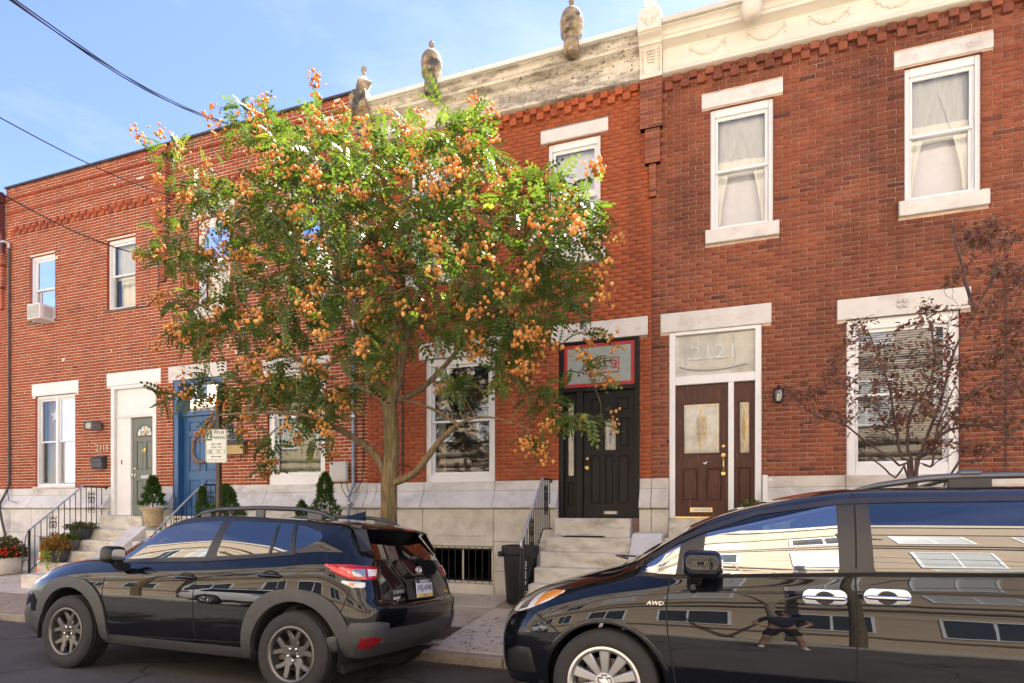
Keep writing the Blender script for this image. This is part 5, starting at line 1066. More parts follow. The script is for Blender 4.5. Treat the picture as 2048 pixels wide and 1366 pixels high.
# ================================================================== VEHICLES
def paint_mat(name, col, flake=.0):
    m, n, o = _new(name); p = pbsdf(n, o, col, .4, .0, .0, 1.); p.inputs['Coat Roughness'].default_value = .012; p.inputs['Coat IOR'].default_value = 1.5
    nm = bumpn(n, noise(n, 2.2, 2, .4, vec(n, 'object')), .035, .05); n.links.new(nm, p.inputs['Coat Normal']); return m
BLACKCAR = paint_mat('blue_black_paint', (.004, .0045, .006)); VANPAINT = paint_mat('navy_black_paint', (.004, .005, .008)); WHITECAR = paint_mat('white_car_paint', (.72, .72, .70))
CGLASS = glass_mat('car_glass', (.42, .50, .46), 1.5, .12, .03, .9); CGLASS_D = glass_mat('privacy_glass', (.035, .036, .04), 1.7, .10, .03, .9); CGLASS_V = glass_mat('green_car_glass', (.55, .66, .59), 1.7, .32, .03, .9)
REDL = pm('red_lens', (.50, .006, .008), .12, var=.15, scale=25, coat=1.); REDD = pm('dark_red_lens', (.16, .004, .006), .15, var=.1, coat=1.); CLEARL = pm('clear_lens', (.62, .62, .60), .12, var=.2, scale=22, coat=1.); AMBER = pm('amber_lens', (.62, .24, .04), .15, var=.1, coat=1.); LAMPIN = pm('lamp_interior', (.30, .31, .32), .2, .7, var=.3, scale=18, coat=1.)
ALLOY = pm('silver_alloy', (.55, .55, .55), .3, .85, var=.06, space='object'); ALLOY_D = pm('grey_alloy', (.13, .127, .123), .34, .8, var=.1, space='object'); DISC = pm('brake_disc', (.16, .14, .12), .45, .7, var=.2, space='object'); SEAT = pm('seat_cloth', (.06, .06, .062), .9, var=.2); LINER = pm('wheel_liner', (.008, .008, .008), .9, var=.1); SEATL = pm('seat_tan', (.22, .20, .17), .8, var=.1)
class Cage:
    def __init__(s): s.faces = []; s.cr = []
    def grid(s, rows, fid):
        for i in range(len(rows)-1):
            for j in range(len(rows[0])-1):
                k = fid(i, j) if callable(fid) else fid
                if k is None: continue
                s.faces.append(([rows[i][j], rows[i][j+1], rows[i+1][j+1], rows[i+1][j]], k))
    def face(s, pts, k): s.faces.append((pts, k))
    def crease(s, pts, v): s.cr.append((pts, v))
    def mesh(s, lev=3):
        bm = bmesh.new(); key = {}; lay = bm.faces.layers.int.new('part'); cl = bm.edges.layers.float.new('crease_edge')
        def V(p):
            k = tuple(round(c, 4) for c in p)
            if k not in key: key[k] = bm.verts.new(k)
            return key[k]
        for sg in (1, -1):
            for pts, k in s.faces:
                vs_ = []; 
                for p in pts:
                    v = V((p[0], p[1]*sg, p[2]))
                    if v not in vs_: vs_.append(v)
                if len(vs_) < 3: continue
                try: f = bm.faces.new(vs_)
                except ValueError: continue
                f.material_index = k; f[lay] = k
            for pts, val in s.cr:
                for a, b in zip(pts, pts[1:]):
                    e = bm.edges.get((V((a[0], a[1]*sg, a[2])), V((b[0], b[1]*sg, b[2]))))
                    if e: e[cl] = val
        bmesh.ops.recalc_face_normals(bm, faces=bm.faces)
        me = bpy.data.meshes.new('cage'); bm.to_mesh(me); bm.free()
        for k in range(24): me.materials.append(None)
        ob = bpy.data.objects.new('cage', me); COL.objects.link(ob); md = ob.modifiers.new('s', 'SUBSURF'); md.levels = lev; md.render_levels = lev; md.boundary_smooth = 'PRESERVE_CORNERS'
        bpy.context.view_layer.update(); dg = bpy.context.evaluated_depsgraph_get(); m2 = bpy.data.meshes.new_from_object(ob.evaluated_get(dg)); bpy.data.objects.remove(ob); bpy.data.meshes.remove(me); return m2
def arch_cut(bm, cx, cz, Rr):
    ins = lambda v: abs(v.co.y) > .45 and v.co.z < cz+Rr+.2
    dele = []
    for f in bm.faces:
        c = f.calc_center_median()
        if abs(c.y) > .5 and c.z < 1.0 and abs(f.normal.y) > .25 or (c.z < .36 and abs(c.y) > .5):
            if math.hypot(c.x-cx, c.z-cz) < Rr: dele.append(f)
    vs_ = {v for f in dele for v in f.verts}; bmesh.ops.delete(bm, geom=dele, context='FACES')
    for v in vs_:
        if v.is_valid and v.link_faces and any(e.is_boundary for e in v.link_edges):
            d = Vector((v.co.x-cx, 0, v.co.z-cz))
            if d.length > 1e-4 and abs(d.length-Rr) < .07: d *= Rr/d.length; v.co.x = cx+d.x; v.co.z = cz+d.z
def split_parts(me, root, table, arches):
    """table: id -> (name, material, by_side, label)"""
    bm = bmesh.new(); bm.from_mesh(me)
    bm.normal_update()
    for a in arches: arch_cut(bm, *a)
    bm.normal_update(); bv = BVHTree.FromBMesh(bm); nrm = {}
    groups = {}
    for f in bm.faces:
        k = f.material_index; nm, mt, side, lb = table[k]; y = f.calc_center_median().y
        groups.setdefault((k, (1 if y > 0 else -1) if side else 0), []).append(f)
    outs = {}
    for (k, sd_), fs in groups.items():
        nm, mt, side, lb = table[k]; idx = {}; V = []; Fc = []; NN = []
        for f in fs:
            q = []
            for v in f.verts:
                if v not in idx: idx[v] = len(V); V.append(tuple(v.co)); NN.append(tuple(v.normal))
                q.append(idx[v])
            Fc.append(q)
        m = bpy.data.meshes.new(nm); m.from_pydata(V, [], Fc); m.polygons.foreach_set('use_smooth', [True]*len(Fc)); m.update(); m.normals_split_custom_set_from_vertices(NN); m.materials.append(mt); o = put(nm, m, root)
        if lb: o['label'] = lb
        outs[(k, sd_)] = o
    bm.free(); return outs, bv
class Fit:
    """lays strips and patches on a body surface"""
    def __init__(s, bv): s.bv = bv
    def side(s, x, z, off=.003, sg=1):
        h = s.bv.ray_cast(Vector((x, 2*sg, z)), Vector((0, -sg, 0)))
        if h[0] is None: return Vector((x, .85*sg, z))
        n = h[1]; n = n if n.y*sg > 0 else -n
        return h[0]+n*off
    def end(s, y, z, dirx, off=.003):            # dirx -1: seen from behind, +1 from the front
        h = s.bv.ray_cast(Vector((8*dirx if dirx > 0 else -3, y, z)), Vector((-dirx, 0, 0)))
        if h[0] is None: return Vector((0, y, z))
        n = h[1]; n = n if n.x*dirx > 0 else -n; return h[0]+n*off
    def polar(s, c, a, z, off=.003):             # ray outwards from the vertical axis c=(x,y)
        d = Vector((math.cos(a), math.sin(a), 0)); h = s.bv.ray_cast(Vector((c[0], c[1], z))+d*3, -d)
        if h[0] is None: return Vector((c[0], c[1], z))+d*.5
        n = h[1]; n = n if n.dot(d) > 0 else -n; return h[0]+n*off
    def strip(s, mb, pts, w_, off, fn, sub=.04):
        P = [pts[0]]
        for a, b in zip(pts, pts[1:]):
            L = math.hypot(b[0]-a[0], b[1]-a[1]); k = max(1, int(L/sub)); P += [(a[0]+(b[0]-a[0])*i/k, a[1]+(b[1]-a[1])*i/k) for i in range(1, k+1)]
        k0 = len(mb.v)
        for i, p in enumerate(P):
            a, b = P[max(i-1, 0)], P[min(i+1, len(P)-1)]; d = (b[0]-a[0], b[1]-a[1]); L = math.hypot(*d) or 1; n = (-d[1]/L*w_/2, d[0]/L*w_/2)
            mb.v += [tuple(fn(p[0]+n[0], p[1]+n[1], off)), tuple(fn(p[0]-n[0], p[1]-n[1], off))]
        mb.f += [(k0+2*i, k0+2*i+1, k0+2*i+3, k0+2*i+2) for i in range(len(P)-1)]
    def patch(s, mb, lo, hi, n, m, off, fn, rim=.0):
        """ruled patch between polylines lo and hi (equal length lists), projected"""
        def samp(L, t):
            q = t*(len(L)-1); i = min(int(q), len(L)-2); f = q-i; return (L[i][0]+(L[i+1][0]-L[i][0])*f, L[i][1]+(L[i+1][1]-L[i][1])*f)
        k = len(mb.v)
        for i in range(n+1):
            a, b = samp(lo, i/n), samp(hi, i/n)
            for j in range(m+1): t = j/m; mb.v.append(tuple(fn(a[0]+(b[0]-a[0])*t, a[1]+(b[1]-a[1])*t, off-(rim if i in (0, n) or j in (0, m) else 0))))
        mb.f += [(k+i*(m+1)+j, k+(i+1)*(m+1)+j, k+(i+1)*(m+1)+j+1, k+i*(m+1)+j+1) for i in range(n) for j in range(m)]
def arch_trim(ft, cx, cz, ri, ro, a0, a1, off, sg, n=34, depth=.05, roz=None):
    m = MB()
    for i in range(n+1):
        a = a0+(a1-a0)*i/n; ca, sa = math.cos(a), math.sin(a); r2 = ro(a) if callable(ro) else ro
        p1 = ft.side(cx+(ri+.012)*ca, cz+(ri+.012)*sa, off, sg); p2 = ft.side(cx+r2*ca, cz+r2*sa, off, sg); p3 = ft.side(cx+r2*ca, cz+r2*sa, -.004, sg); pm_ = ft.side(cx+(ri*.45+r2*.55)*ca, cz+(ri*.45+r2*.55)*sa, off+.004, sg)
        p1.x, p1.z = cx+ri*ca, cz+ri*sa; p0 = p1.copy(); p0.y -= sg*depth; m.v += [tuple(p0), tuple(p1), tuple(pm_), tuple(p2), tuple(p3)]
    m.f += [(5*i+j, 5*i+5+j, 5*i+6+j, 5*i+1+j) for i in range(n) for j in range(4)]; return m
def wheel_meshes(kind, r_, rim_r, wd):
    h = wd/2; T = {}
    prof = [(rim_r-.01, -h*.80), (rim_r+.005, -h*.92), (rim_r+.03, -h*1.0), (r_-.055, -h*1.02), (r_-.018, -h*.92), (r_-.004, -h*.78)]
    for q in (-.5, -.17, .17, .5): prof += [(r_, h*(q-.11)), (r_, h*(q+.04)), (r_-.008, h*(q+.05)), (r_-.008, h*(q+.10))]
    prof += [(r_-.004, h*.78), (r_-.018, h*.92), (r_-.055, h*1.02), (rim_r+.03, h), (rim_r+.005, h*.92), (rim_r-.01, h*.80)]
    m = MB(); n = 56; k = len(prof)
    for j in range(n):
        q = 2*PI*j/n; m.v += [(a*math.cos(q), b, a*math.sin(q)) for a, b in prof]
    for j in range(n):
        for i in range(k-1): m.f.append((j*k+i, j*k+i+1, ((j+1) % n)*k+i+1, ((j+1) % n)*k+i))
    T['tyre'] = m.mesh('tyre', RUBBER, smooth=40)
    m = MB(); pr = [(rim_r-.05, -h*.8), (rim_r-.012, -h*.85), (rim_r-.012, h*.3), (rim_r-.018, h*.80), (rim_r+.004, h*.90), (rim_r+.010, h*.97), (rim_r-.006, h*.99), (rim_r-.022, h*.90), (rim_r-.030, h*.55), (rim_r-.05, -h*.6)]; k = len(pr)
    for j in range(n): q = 2*PI*j/n; m.v += [(a*math.cos(q), b, a*math.sin(q)) for a, b in pr]
    for j in range(n):
        for i in range(k): m.f.append((j*k+i, j*k+(i+1) % k, ((j+1) % n)*k+(i+1) % k, ((j+1) % n)*k+i))
    T['barrel'] = m.mesh('rim', ALLOY if kind == 'van' else ALLOY_D, smooth=40)
    m = MB(); R_ = rim_r-.012
    def spoke(a, w0, w1, r0, r1, y0, y1, sk=0.):
        c, s = math.cos(a), math.sin(a); c2, s2 = math.cos(a+sk), math.sin(a+sk)
        P = lambda rad, off, y, cc, ss: (rad*cc-off*ss, y, rad*ss+off*cc)
        k = len(m.v); q = .74
        m.v += [P(r0, -w0, y0, c, s), P(r0, w0, y0, c, s), P(r1, w1, y1, c2, s2), P(r1, -w1, y1, c2, s2), P(r0, -w0*1.25, y0-.035, c, s), P(r0, w0*1.25, y0-.035, c, s), P(r1, w1*1.25, y1-.035, c2, s2), P(r1, -w1*1.25, y1-.035, c2, s2)]
        m.f += [tuple(k+i for i in f) for f in ((0, 1, 2, 3), (4, 7, 6, 5), (0, 4, 5, 1), (1, 5, 6, 2), (2, 6, 7, 3), (3, 7, 4, 0))]
    yo = h*.80
    if kind == 'van':
        for k in range(10): a = 2*PI*k/10+PI/2; spoke(a, .020, .036, .05, R_, yo-.028, yo-.004)
        m.lathe([(.07, yo-.06), (.07, yo-.02), (.055, yo-.016), (.0345, yo-.03), (.034, yo-.018), (.002, yo-.014)], (0, 0, 0), 20, 'y')
    else:
        for k in range(5):
            a = 2*PI*k/5+PI/2; spoke(a, .044, .040, .045, R_*.55, yo-.022, yo-.014)
            for sgn_ in (-1, 1): spoke(a+sgn_*.09, .026, .021, R_*.48, R_, yo-.0145, yo-.004, sgn_*.23)
        m.lathe([(.072, yo-.06), (.072, yo-.025), (.058, yo-.02), (.034, yo-.03), (.033, yo-.016), (.002, yo-.012)], (0, 0, 0), 20, 'y')
    T['spokes'] = m.mesh('spokes', ALLOY if kind == 'van' else ALLOY_D, bevel=.006, smooth=35)
    m = MB()
    for k in range(5): a = 2*PI*k/5+PI/2+.63*(kind != 'van')*0+.6; m.lathe([(.013, yo-.03), (.013, yo-.008), (.009, yo-.004), (.002, yo-.003)], (.052*math.cos(a), 0, .052*math.sin(a)), 8, 'y')
    T['nuts'] = m.mesh('lug_nuts', CHROME, smooth=40)
    T['cap'] = MB().lathe([(.027, yo-.016), (.027, yo-.009), (.024, yo-.007), (.002, yo-.006)], (0, 0, 0), 18, 'y').mesh('centre_cap', CHROME if kind == 'van' else BLKPL, smooth=40)
    T['disc'] = MB().lathe([(rim_r*.68, -.02), (rim_r*.68, .005), (.08, .005), (.07, .02), (.002, .02)], (0, 0, 0), 30, 'y').box(rim_r*.45, rim_r*.80, -.03, .03, -.06, .06).mesh('wheel', DISC, smooth=40)
    return T
def add_wheels(root, T, xs, yc, r_):
    for x in xs:
        for sg in (1, -1):
            w_ = put('wheel', T['disc'], root, (x, yc*sg, r_), (0, 0, 0 if sg > 0 else PI))
            for nm, k in (('tyre', 'tyre'), ('rim', 'barrel'), ('spokes', 'spokes'), ('lug_nuts', 'nuts'), ('centre_cap', 'cap')):
                q_ = put(nm, T[k], w_)
                if nm == 'lug_nuts': q_['kind'] = 'stuff'
def interior(root, xf, xr, yw, zf, seatm, wheelx, belt):
    for x in (xf, xr):
        for y in ((.38, -.38) if x == xf else (.38, -.38)):
            m = MB().box(x-.26, x+.26, y-.26, y+.26, zf, zf+.18); s_ = m.build('seat', seatm, root, bevel=.05, smooth=50, seg=2)
            MB().exx([(0, 0)]*3, 0, 0) if False else None
            b = MB(); b.v += [(x-.24, y-.25, zf+.15), (x-.24, y+.25, zf+.15), (x-.38, y+.22, zf+.72), (x-.38, y-.22, zf+.72), (x-.10, y-.25, zf+.15), (x-.10, y+.25, zf+.15), (x-.28, y+.22, zf+.72), (x-.28, y-.22, zf+.72)]
            b.f += [(0, 1, 2, 3), (4, 7, 6, 5), (0, 4, 5, 1), (1, 5, 6, 2), (2, 6, 7, 3), (3, 7, 4, 0)]; b.build('backrest', seatm, s_, bevel=.05, smooth=50, seg=2)
            MB().box(x-.39, x-.29, y-.13, y+.13, zf+.75, zf+.93).build('headrest', seatm, s_, bevel=.04, smooth=50, seg=2)
    MB().lathe([(.18, 0), (.19, .012), (.18, .024), (.17, .012), (.18, 0)], (0, 0, 0), 20, 'x').build('steering_wheel', BLKPL, root, smooth=60, loc=(wheelx, .38, belt-.04), rot=(0, R(-25), 0))
    MB().box(wheelx+.14, wheelx+.62, -yw, yw, belt-.32, belt-.03).build('dashboard', BLKPL, root, bevel=.06, smooth=50, seg=2)

def crossover():
    root = thing('parked_car', 'blue black crossover hatchback with grey plastic wheel arches parked under the tree', 'car', local=True)
    P = {}; X = 'x'
    def side(x, zb, yb, zs, tp=1., z3=.78, z4=.86): return [(x, .80*tp, .27), (x, .865*tp, .35), (x, .888*tp, .52), (x, .90*tp, z3), (x, .897*tp, z4), (x, .882*tp, zs), (x, yb, zb)]
    st = [None]*18
    rc = lambda dx, y, k=1.: [(.24+dx, y*.94, .35), (.16+dx, y*.98, .43), (.10+dx, y, .58), (.105+dx, y, .765), (.165+dx, y*.985, .795), (.205+dx, y*.97, .98), (.285+dx, y*.92, 1.15)]
    st[0] = rc(0, 0); st[1] = rc(.008, .35); st[2] = rc(.05, .64)
    st[3] = [(.36, .735, .33), (.27, .785, .42), (.205, .80, .58), (.205, .805, .765), (.245, .80, .80), (.30, .775, 1.0), (.40, .69, 1.17)]
    st[4] = side(.50, 1.20, .765, 1.06, .968, .80, .88); st[4][0] = (.50, .775, .365); st[4][1] = (.50, .835, .43); st[5] = side(.76, 1.21, .785, 1.06, .985, .80, .88); st[6] = side(.97, 1.185, .80, 1.05); st[7] = side(1.24, 1.15, .805, 1.03); st[8] = side(1.86, 1.10, .815, .99); st[9] = side(1.97, 1.093, .815, .985); st[10] = side(2.5, 1.068, .815, .965); st[11] = side(3.08, 1.045, .80, .945, 1.)
    st[12] = side(3.58, 1.06, .76, .93, .995, .74, .83); st[13] = side(4.08, .965, .74, .86, .965, .69, .78)
    st[14] = [(4.46, .66, .25), (4.53, .70, .34), (4.56, .725, .50), (4.52, .735, .65), (4.47, .73, .71), (4.38, .71, .79), (4.28, .665, .875)]
    nf = lambda dx, y: [(4.44+dx, y*.95, .25), (4.49+dx, y*.98, .34), (4.52+dx, y, .50), (4.50+dx, y, .64), (4.48+dx, y, .70), (4.43+dx, y*.97, .785), (4.34+dx, y*.92, .865)]
    st[15] = nf(.12, .50); st[16] = nf(.15, .25); st[17] = nf(.16, 0)
    c = Cage(); nL = 7; lines = [[st[i][l] for i in range(18)] for l in range(nL)]
    def fid(l, i):
        if l == 0: return 7
        if i <= 3 and l == 1: return 7
        if i >= 12 and l == 1: return 7
        if i < 4 and l <= 2: return 13
        if i < 3: return 11
        if 6 <= i < 8 and l >= 1: return 9
        if 8 <= i < 11 and l >= 1: return 8
        if i >= 13 and l <= 4: return 12
        return 0
    c.grid(lines, fid)
    lerp = lambda a, b, t, bul=0: (a[0]+(b[0]-a[0])*t, a[1]+(b[1]-a[1])*t+(bul if a[1] else 0), a[2]+(b[2]-a[2])*t)
    tops = {0: (.545, 0, 1.465), 1: (.55, .29, 1.46), 2: (.565, .47, 1.445), 3: (.60, .545, 1.44), 4: (.70, .585, 1.45), 5: (.82, .595, 1.458), 6: (1.10, .605, 1.478), 7: (1.30, .61, 1.488), 8: (1.86, .615, 1.515), 9: (1.93, .615, 1.515), 10: (2.34, .61, 1.50), 11: (2.49, .61, 1.482)}
    G = {}
    for i in range(12):
        b, t = st[i][6], tops[i]; G[i] = [b, lerp(b, t, .07, .004), lerp(b, t, .5, .028 if i > 3 else .01), lerp(b, t, .88, .012), t]
    G[5] = [st[5][6], (.765, .765, 1.29), (.775, .735, 1.325), (.79, .70, 1.36), tops[5]]
    G[11] = [st[11][6], (3.02, .798, 1.072), (2.83, .745, 1.225), (2.66, .685, 1.375), tops[11]]
    Wb = [(3.29, .63, 1.12), (3.43, .33, 1.135), (3.47, 0, 1.14)]; Wt = [(2.52, .50, 1.502), (2.58, .27, 1.515), (2.60, 0, 1.52)]
    W = [[b, lerp(b, t, .07), lerp(b, t, .5, .0), lerp(b, t, .9), t] for b, t in zip(Wb, Wt)]
    for w_ in W: w_[2] = (w_[2][0]+.04, w_[2][1], w_[2][2]+.03)
    cols = [G[i] for i in range(12)]+W; rows = [[q[k] for q in cols] for k in range(5)]
    def gid(k, i):
        mid = k in (1, 2)
        if i <= 1: return 6 if k in (0, 1, 2) else 11
        if i == 2: return 4 if mid else 0
        if i in (3, 4): return 0
        if i == 5: return 3 if mid else 4
        if i in (6, 7): return 2 if mid else 4
        if i == 8: return 4
        if i in (9, 10): return 1 if mid else 4
        if i == 11: return 0
        return 5
    c.grid(rows, gid)
    ht = [[st[11][6]]+Wb, [st[12][6], (3.64, .55, 1.095), (3.68, .28, 1.105), (3.70, 0, 1.108)], [st[13][6], (4.12, .52, 1.01), (4.16, .27, 1.02), (4.18, 0, 1.022)], [st[14][6], st[15][6], st[16][6], st[17][6]]]
    c.grid(ht, 10)
    rz = {4: 1.48, 5: 1.487, 6: 1.505, 7: 1.515, 8: 1.532, 9: 1.538, 10: 1.53}
    rf = [[tops[3], tops[2], tops[1], tops[0]]]+[[tops[i], (tops[i][0], tops[i][1]*.66, rz[i]-.008), (tops[i][0], tops[i][1]*.33, rz[i]), (tops[i][0], 0, rz[i]+.003)] for i in (4, 5, 6, 7, 8, 9, 10)]+[[tops[11]]+Wt]
    c.grid(rf, 0)
    c.crease([st[i][6] for i in range(12)], .7); c.crease([st[i][6] for i in range(11, 18)], .35); c.crease([st[i][5] for i in range(4, 14)], .3)
    c.crease([st[i][3] for i in range(0, 4)], .7); c.crease([st[i][4] for i in range(0, 4)], .6); c.crease([st[i][0] for i in range(18)], .8)
    for k in (1, 3): c.crease([G[i][k] for i in range(5, 12)], .5)
    for i in (5, 8, 9, 11): c.crease(G[i][1:4], .6)
    c.crease(G[2], .4); c.crease(G[11], .5); c.crease([tops[i] for i in range(12)], .35); c.crease(W[0], .4)
    me = c.mesh(3); RW = .352; xr, xf = .90, 3.575; RA = .435
    tb = {0: ('body', BLACKCAR, 0, None), 1: ('front_door_glass', CGLASS, 1, None), 2: ('rear_door_glass', CGLASS_D, 1, None), 3: ('quarter_glass', CGLASS_D, 1, None), 4: ('window_frame', BLKPL, 0, None), 5: ('windscreen', CGLASS, 0, None), 6: ('rear_window', CGLASS_D, 0, None), 7: ('sill_cladding', PLASTIC, 0, 'grey plastic lower cladding'), 8: ('front_door', BLACKCAR, 1, None), 9: ('rear_door', BLACKCAR, 1, None), 10: ('bonnet', BLACKCAR, 0, None), 11: ('tailgate', BLACKCAR, 0, None), 12: ('front_bumper', BLACKCAR, 0, None), 13: ('rear_bumper', BLACKCAR, 0, None)}
    parts, bv = split_parts(me, root, tb, [(xr, RW, RA), (xf, RW, RA)]); bpy.data.meshes.remove(me)
    c2 = Cage(); c2.faces = [f for f in c.faces]; ms = c2.mesh(2); bm = bmesh.new(); bm.from_mesh(ms); bvf = BVHTree.FromBMesh(bm); bm.free(); bpy.data.meshes.remove(ms); ft = Fit(bvf)
    add_wheels(root, wheel_meshes('suv', RW, .226, .225), (xr, xf), .785, RW)
    for sg in (1, -1):
        S_ = lambda x, z, off: ft.side(x, z, off, sg)
        for cx, rear in ((xr, True), (xf, False)):
            def ro(a, rear=rear): return .535+.035*abs(math.sin(2*a))**2
            o = arch_trim(ft, cx, RW, RA, ro, R(-8 if not rear else -6), R(177 if rear else 184), .014, sg, roz=None).build('arch_cladding', PLASTIC, root, smooth=40); o['label'] = 'grey plastic wheel arch cladding'
            m = MB(); n = 24
            for i in range(n+1): a = R(-12)+R(204)*i/n; m.v += [(cx+(RA+.004)*math.cos(a), sg*.90*.96, RW+(RA+.004)*math.sin(a)), (cx+(RA+.004)*math.cos(a), sg*.50, RW+(RA+.004)*math.sin(a))]
            m.f += [(2*i, 2*i+1, 2*i+3, 2*i+2) for i in range(n)]; m.build('wheel_liner', LINER, root)
        g = MB()
        for L in ([(3.02, .365), (3.09, .52), (3.115, .76), (3.10, .93), (3.045, 1.03)], [(1.945, .40), (1.975, .60), (1.985, .8), (1.965, .95), (1.93, 1.09)], [(1.33, .60), (1.18, .80), (1.03, .92), (.965, 1.02), (.95, 1.17)], [(3.02, .365), (1.4, .41)]): ft.strip(g, L, .008, .0022, S_); g.build('panel_gap', LINER, root); g = MB()
        ft.strip(g, [(.525, .50), (.47, .70), (.40, .90), (.455, .96)], .007, .0022, S_); g.build('panel_gap', LINER, root); g = MB(); ft.strip(g, [(4.28, .82), (4.18, .62)], .007, .0022, S_); g.build('panel_gap', LINER, root)
        t = MB(); ft.strip(t, [(3.05, 1.045), (2.5, 1.068), (1.95, 1.094), (1.3, 1.145), (.98, 1.18)], .022, .004, S_); t.build('belt_trim', BLKPL, root)
        t = MB(); ft.strip(t, [(1.255, 1.155), (1.27, 1.28), (1.30, 1.43)], .03, .004, S_); ft.strip(t, [(1.02, 1.18), (1.06, 1.29), (1.12, 1.43)], .045, .004, S_); t.build('window_divider', BLKPL, root)
        for dx, z in ((2.08, .935), (1.16, .985)):
            p = ft.side(dx, z, .0, sg); cu_ = MB().lathe([(.001, 0), (.05, .0005), (.062, .004), (.064, .0)], (0, 0, 0), 20, 'y', 1.5, .75).build('handle_cup', BLKPL, parts[(8 if dx > 2 else 9, sg)], loc=(p.x, p.y+sg*.001, p.z))
            MB().tube([(p.x-.10, p.y+sg*.008, p.z), (p.x-.085, p.y+sg*.036, p.z+.006), (p.x, p.y+sg*.042, p.z+.008), (p.x+.085, p.y+sg*.036, p.z+.006), (p.x+.10, p.y+sg*.008, p.z)], [.012, .016, .016, .016, .012], 8).build('door_handle', BLACKCAR, parts[(8 if dx > 2 else 9, sg)], smooth=60)
        # mirror
        m = MB(); prof = [(.0, .0)]
        mir = MB().box(-.055, .085, -.095, .095, -.078, .078).build('side_mirror', BLKPL, root, bevel=.05, seg=4, smooth=60, loc=(2.86, sg*1.0, 1.12))
        MB().exx(rrect(.125, .098, .03), -.060, -.054).build('mirror_glass', CHROME, mir); MB().exx([(sg*.86, .97), (sg*.93, .965), (sg*1.02, 1.05), (sg*.97, 1.06), (sg*.87, 1.04)], 2.80, 2.90).build('mirror_arm', BLKPL, root, bevel=.01)
        # head lamp (wraps the corner)
        fn = lambda a, z, off: ft.polar((4.05, sg*.35), a*sg, z, off); m = MB(); ft.patch(m, [(R(93), .875), (R(75), .80), (R(50), .745), (R(20), .73)], [(R(97), .935), (R(75), .915), (R(50), .87), (R(20), .83)], 18, 5, .010, fn, .012); hl_ = m.build('headlamp', CLEARL, root, smooth=50)
        m = MB(); ft.patch(m, [(R(82), .835), (R(62), .785)], [(R(84), .885), (R(62), .85)], 6, 4, .010, fn, .004); m.build('indicator', AMBER, hl_, smooth=50)
        # fog lamp surround
        fn = lambda a, z, off: ft.polar((4.0, sg*.35), a*sg, z, off); m = MB(); ft.patch(m, [(R(62), .30), (R(45), .30), (R(28), .32)], [(R(62), .60), (R(45), .55), (R(28), .45)], 10, 6, .012, fn, .01); m.build('bumper_cladding', PLASTIC, root, smooth=40)
        # tail lamp: side wing + rear part
        fn = lambda a, z, off: ft.polar((.75, sg*.40), a*sg, z, off)
        a0, a1, a2 = R(105), R(128), R(158)
        m = MB(); ft.patch(m, [(R(101), 1.095), (R(116), 1.02), (a1, .985), (R(142), .975), (R(152), .985)], [(R(101), 1.10), (R(116), 1.108), (a1, 1.107), (R(144), 1.10), (a2, 1.085)], 26, 6, .012, fn, .014); tl = m.build('tail_lamp', REDL, root, smooth=60)
        m = MB(); ft.patch(m, [(R(131), 1.005), (R(141), 1.002)], [(R(130), 1.062), (R(141), 1.062)], 6, 4, .017, fn, .003); m.build('brake_lens', LAMPIN, tl, smooth=50)
        m = MB(); ft.patch(m, [(R(143.5), 1.005), (R(151), 1.01)], [(R(143.5), 1.06), (R(153.5), 1.06)], 6, 4, .017, fn, .003); m.build('clear_lens', CLEARL, tl, smooth=50)
        m = MB(); ft.patch(m, [(R(142), .985), (R(143), .985)], [(R(141.5), 1.09), (R(142.7), 1.09)], 1, 4, .018, fn); ft.patch(m, [(R(106), 1.082), (R(128), 1.078), (R(156), 1.068)], [(R(106), 1.087), (R(128), 1.084), (R(156), 1.074)], 12, 1, .016, fn); m.build('lamp_ridge', REDD, tl)
        m = MB(); ft.patch(m, [(R(121), .955), (R(130), .918), (R(141), .915)], [(R(121), .975), (R(130), .968), (R(141), .962)], 10, 4, .008, fn, .008); rv = m.build('reverse_lamp', CLEARL, root, smooth=50)
        m = MB(); ft.patch(m, [(R(128), .935)]+[(R(132), .93)], [(R(128), .958), (R(132), .955)], 3, 2, .011, fn); m.build('bulb', AMBER, rv)
        # bumper corner cladding and reflector
        fnb = lambda a, z, off: ft.polar((.75, sg*.40), a*sg, z, off)
        m = MB(); ft.patch(m, [(R(100), .375), (R(118), .385), (R(135), .40), (R(150), .41), (R(163), .42)], [(R(100), .485), (R(118), .53), (R(131), .64), (R(150), .655), (R(161), .63)], 24, 6, .014, fnb, .014); bc = m.build('bumper_cladding', PLASTIC, root, smooth=35); bc['label'] = 'grey plastic bumper corner'
        m = MB(); ft.patch(m, [(R(137), .435), (R(148), .44), (R(152), .47)], [(R(138), .525), (R(148), .53), (R(155), .51)], 10, 4, .020, fnb, .004); m.build('rear_reflector', REDD, bc, smooth=40); m = MB(); ft.patch(m, [(R(147), .437), (R(154.5), .49)], [(R(147.5), .445), (R(156.5), .50)], 6, 1, .021, fnb); m.build('reflector_trim', CHROME, bc)
        # roof rail
        y = sg*.555; rl = MB().tube([(2.40, y, 1.50), (2.30, y, 1.545), (2.1, y, 1.578), (1.6, y, 1.592), (1.15, y, 1.578), (.92, y, 1.545), (.78, y, 1.49)], [.012, .019, .021, .021, .021, .02, .012], 8).build('roof_rail', pm('rail_grey', (.055, .06, .07), .35, .4, var=.1), root, smooth=60)
        for z0_, z1_, xa_, xb_ in ((1.49, 1.58, 1.56, 1.66), (1.48, 1.56, .92, 1.08), (1.48, 1.565, 2.2, 2.32)): MB().exx([(y-.015, z0_), (y+.015, z0_), (y+.012, z1_), (y-.012, z1_)], xa_, xb_).build('rail_foot', MATS['rail_grey'], rl, bevel=.006)
    # spoiler, third brake light, wiper, plate, badges
    k = 13; m = MB()
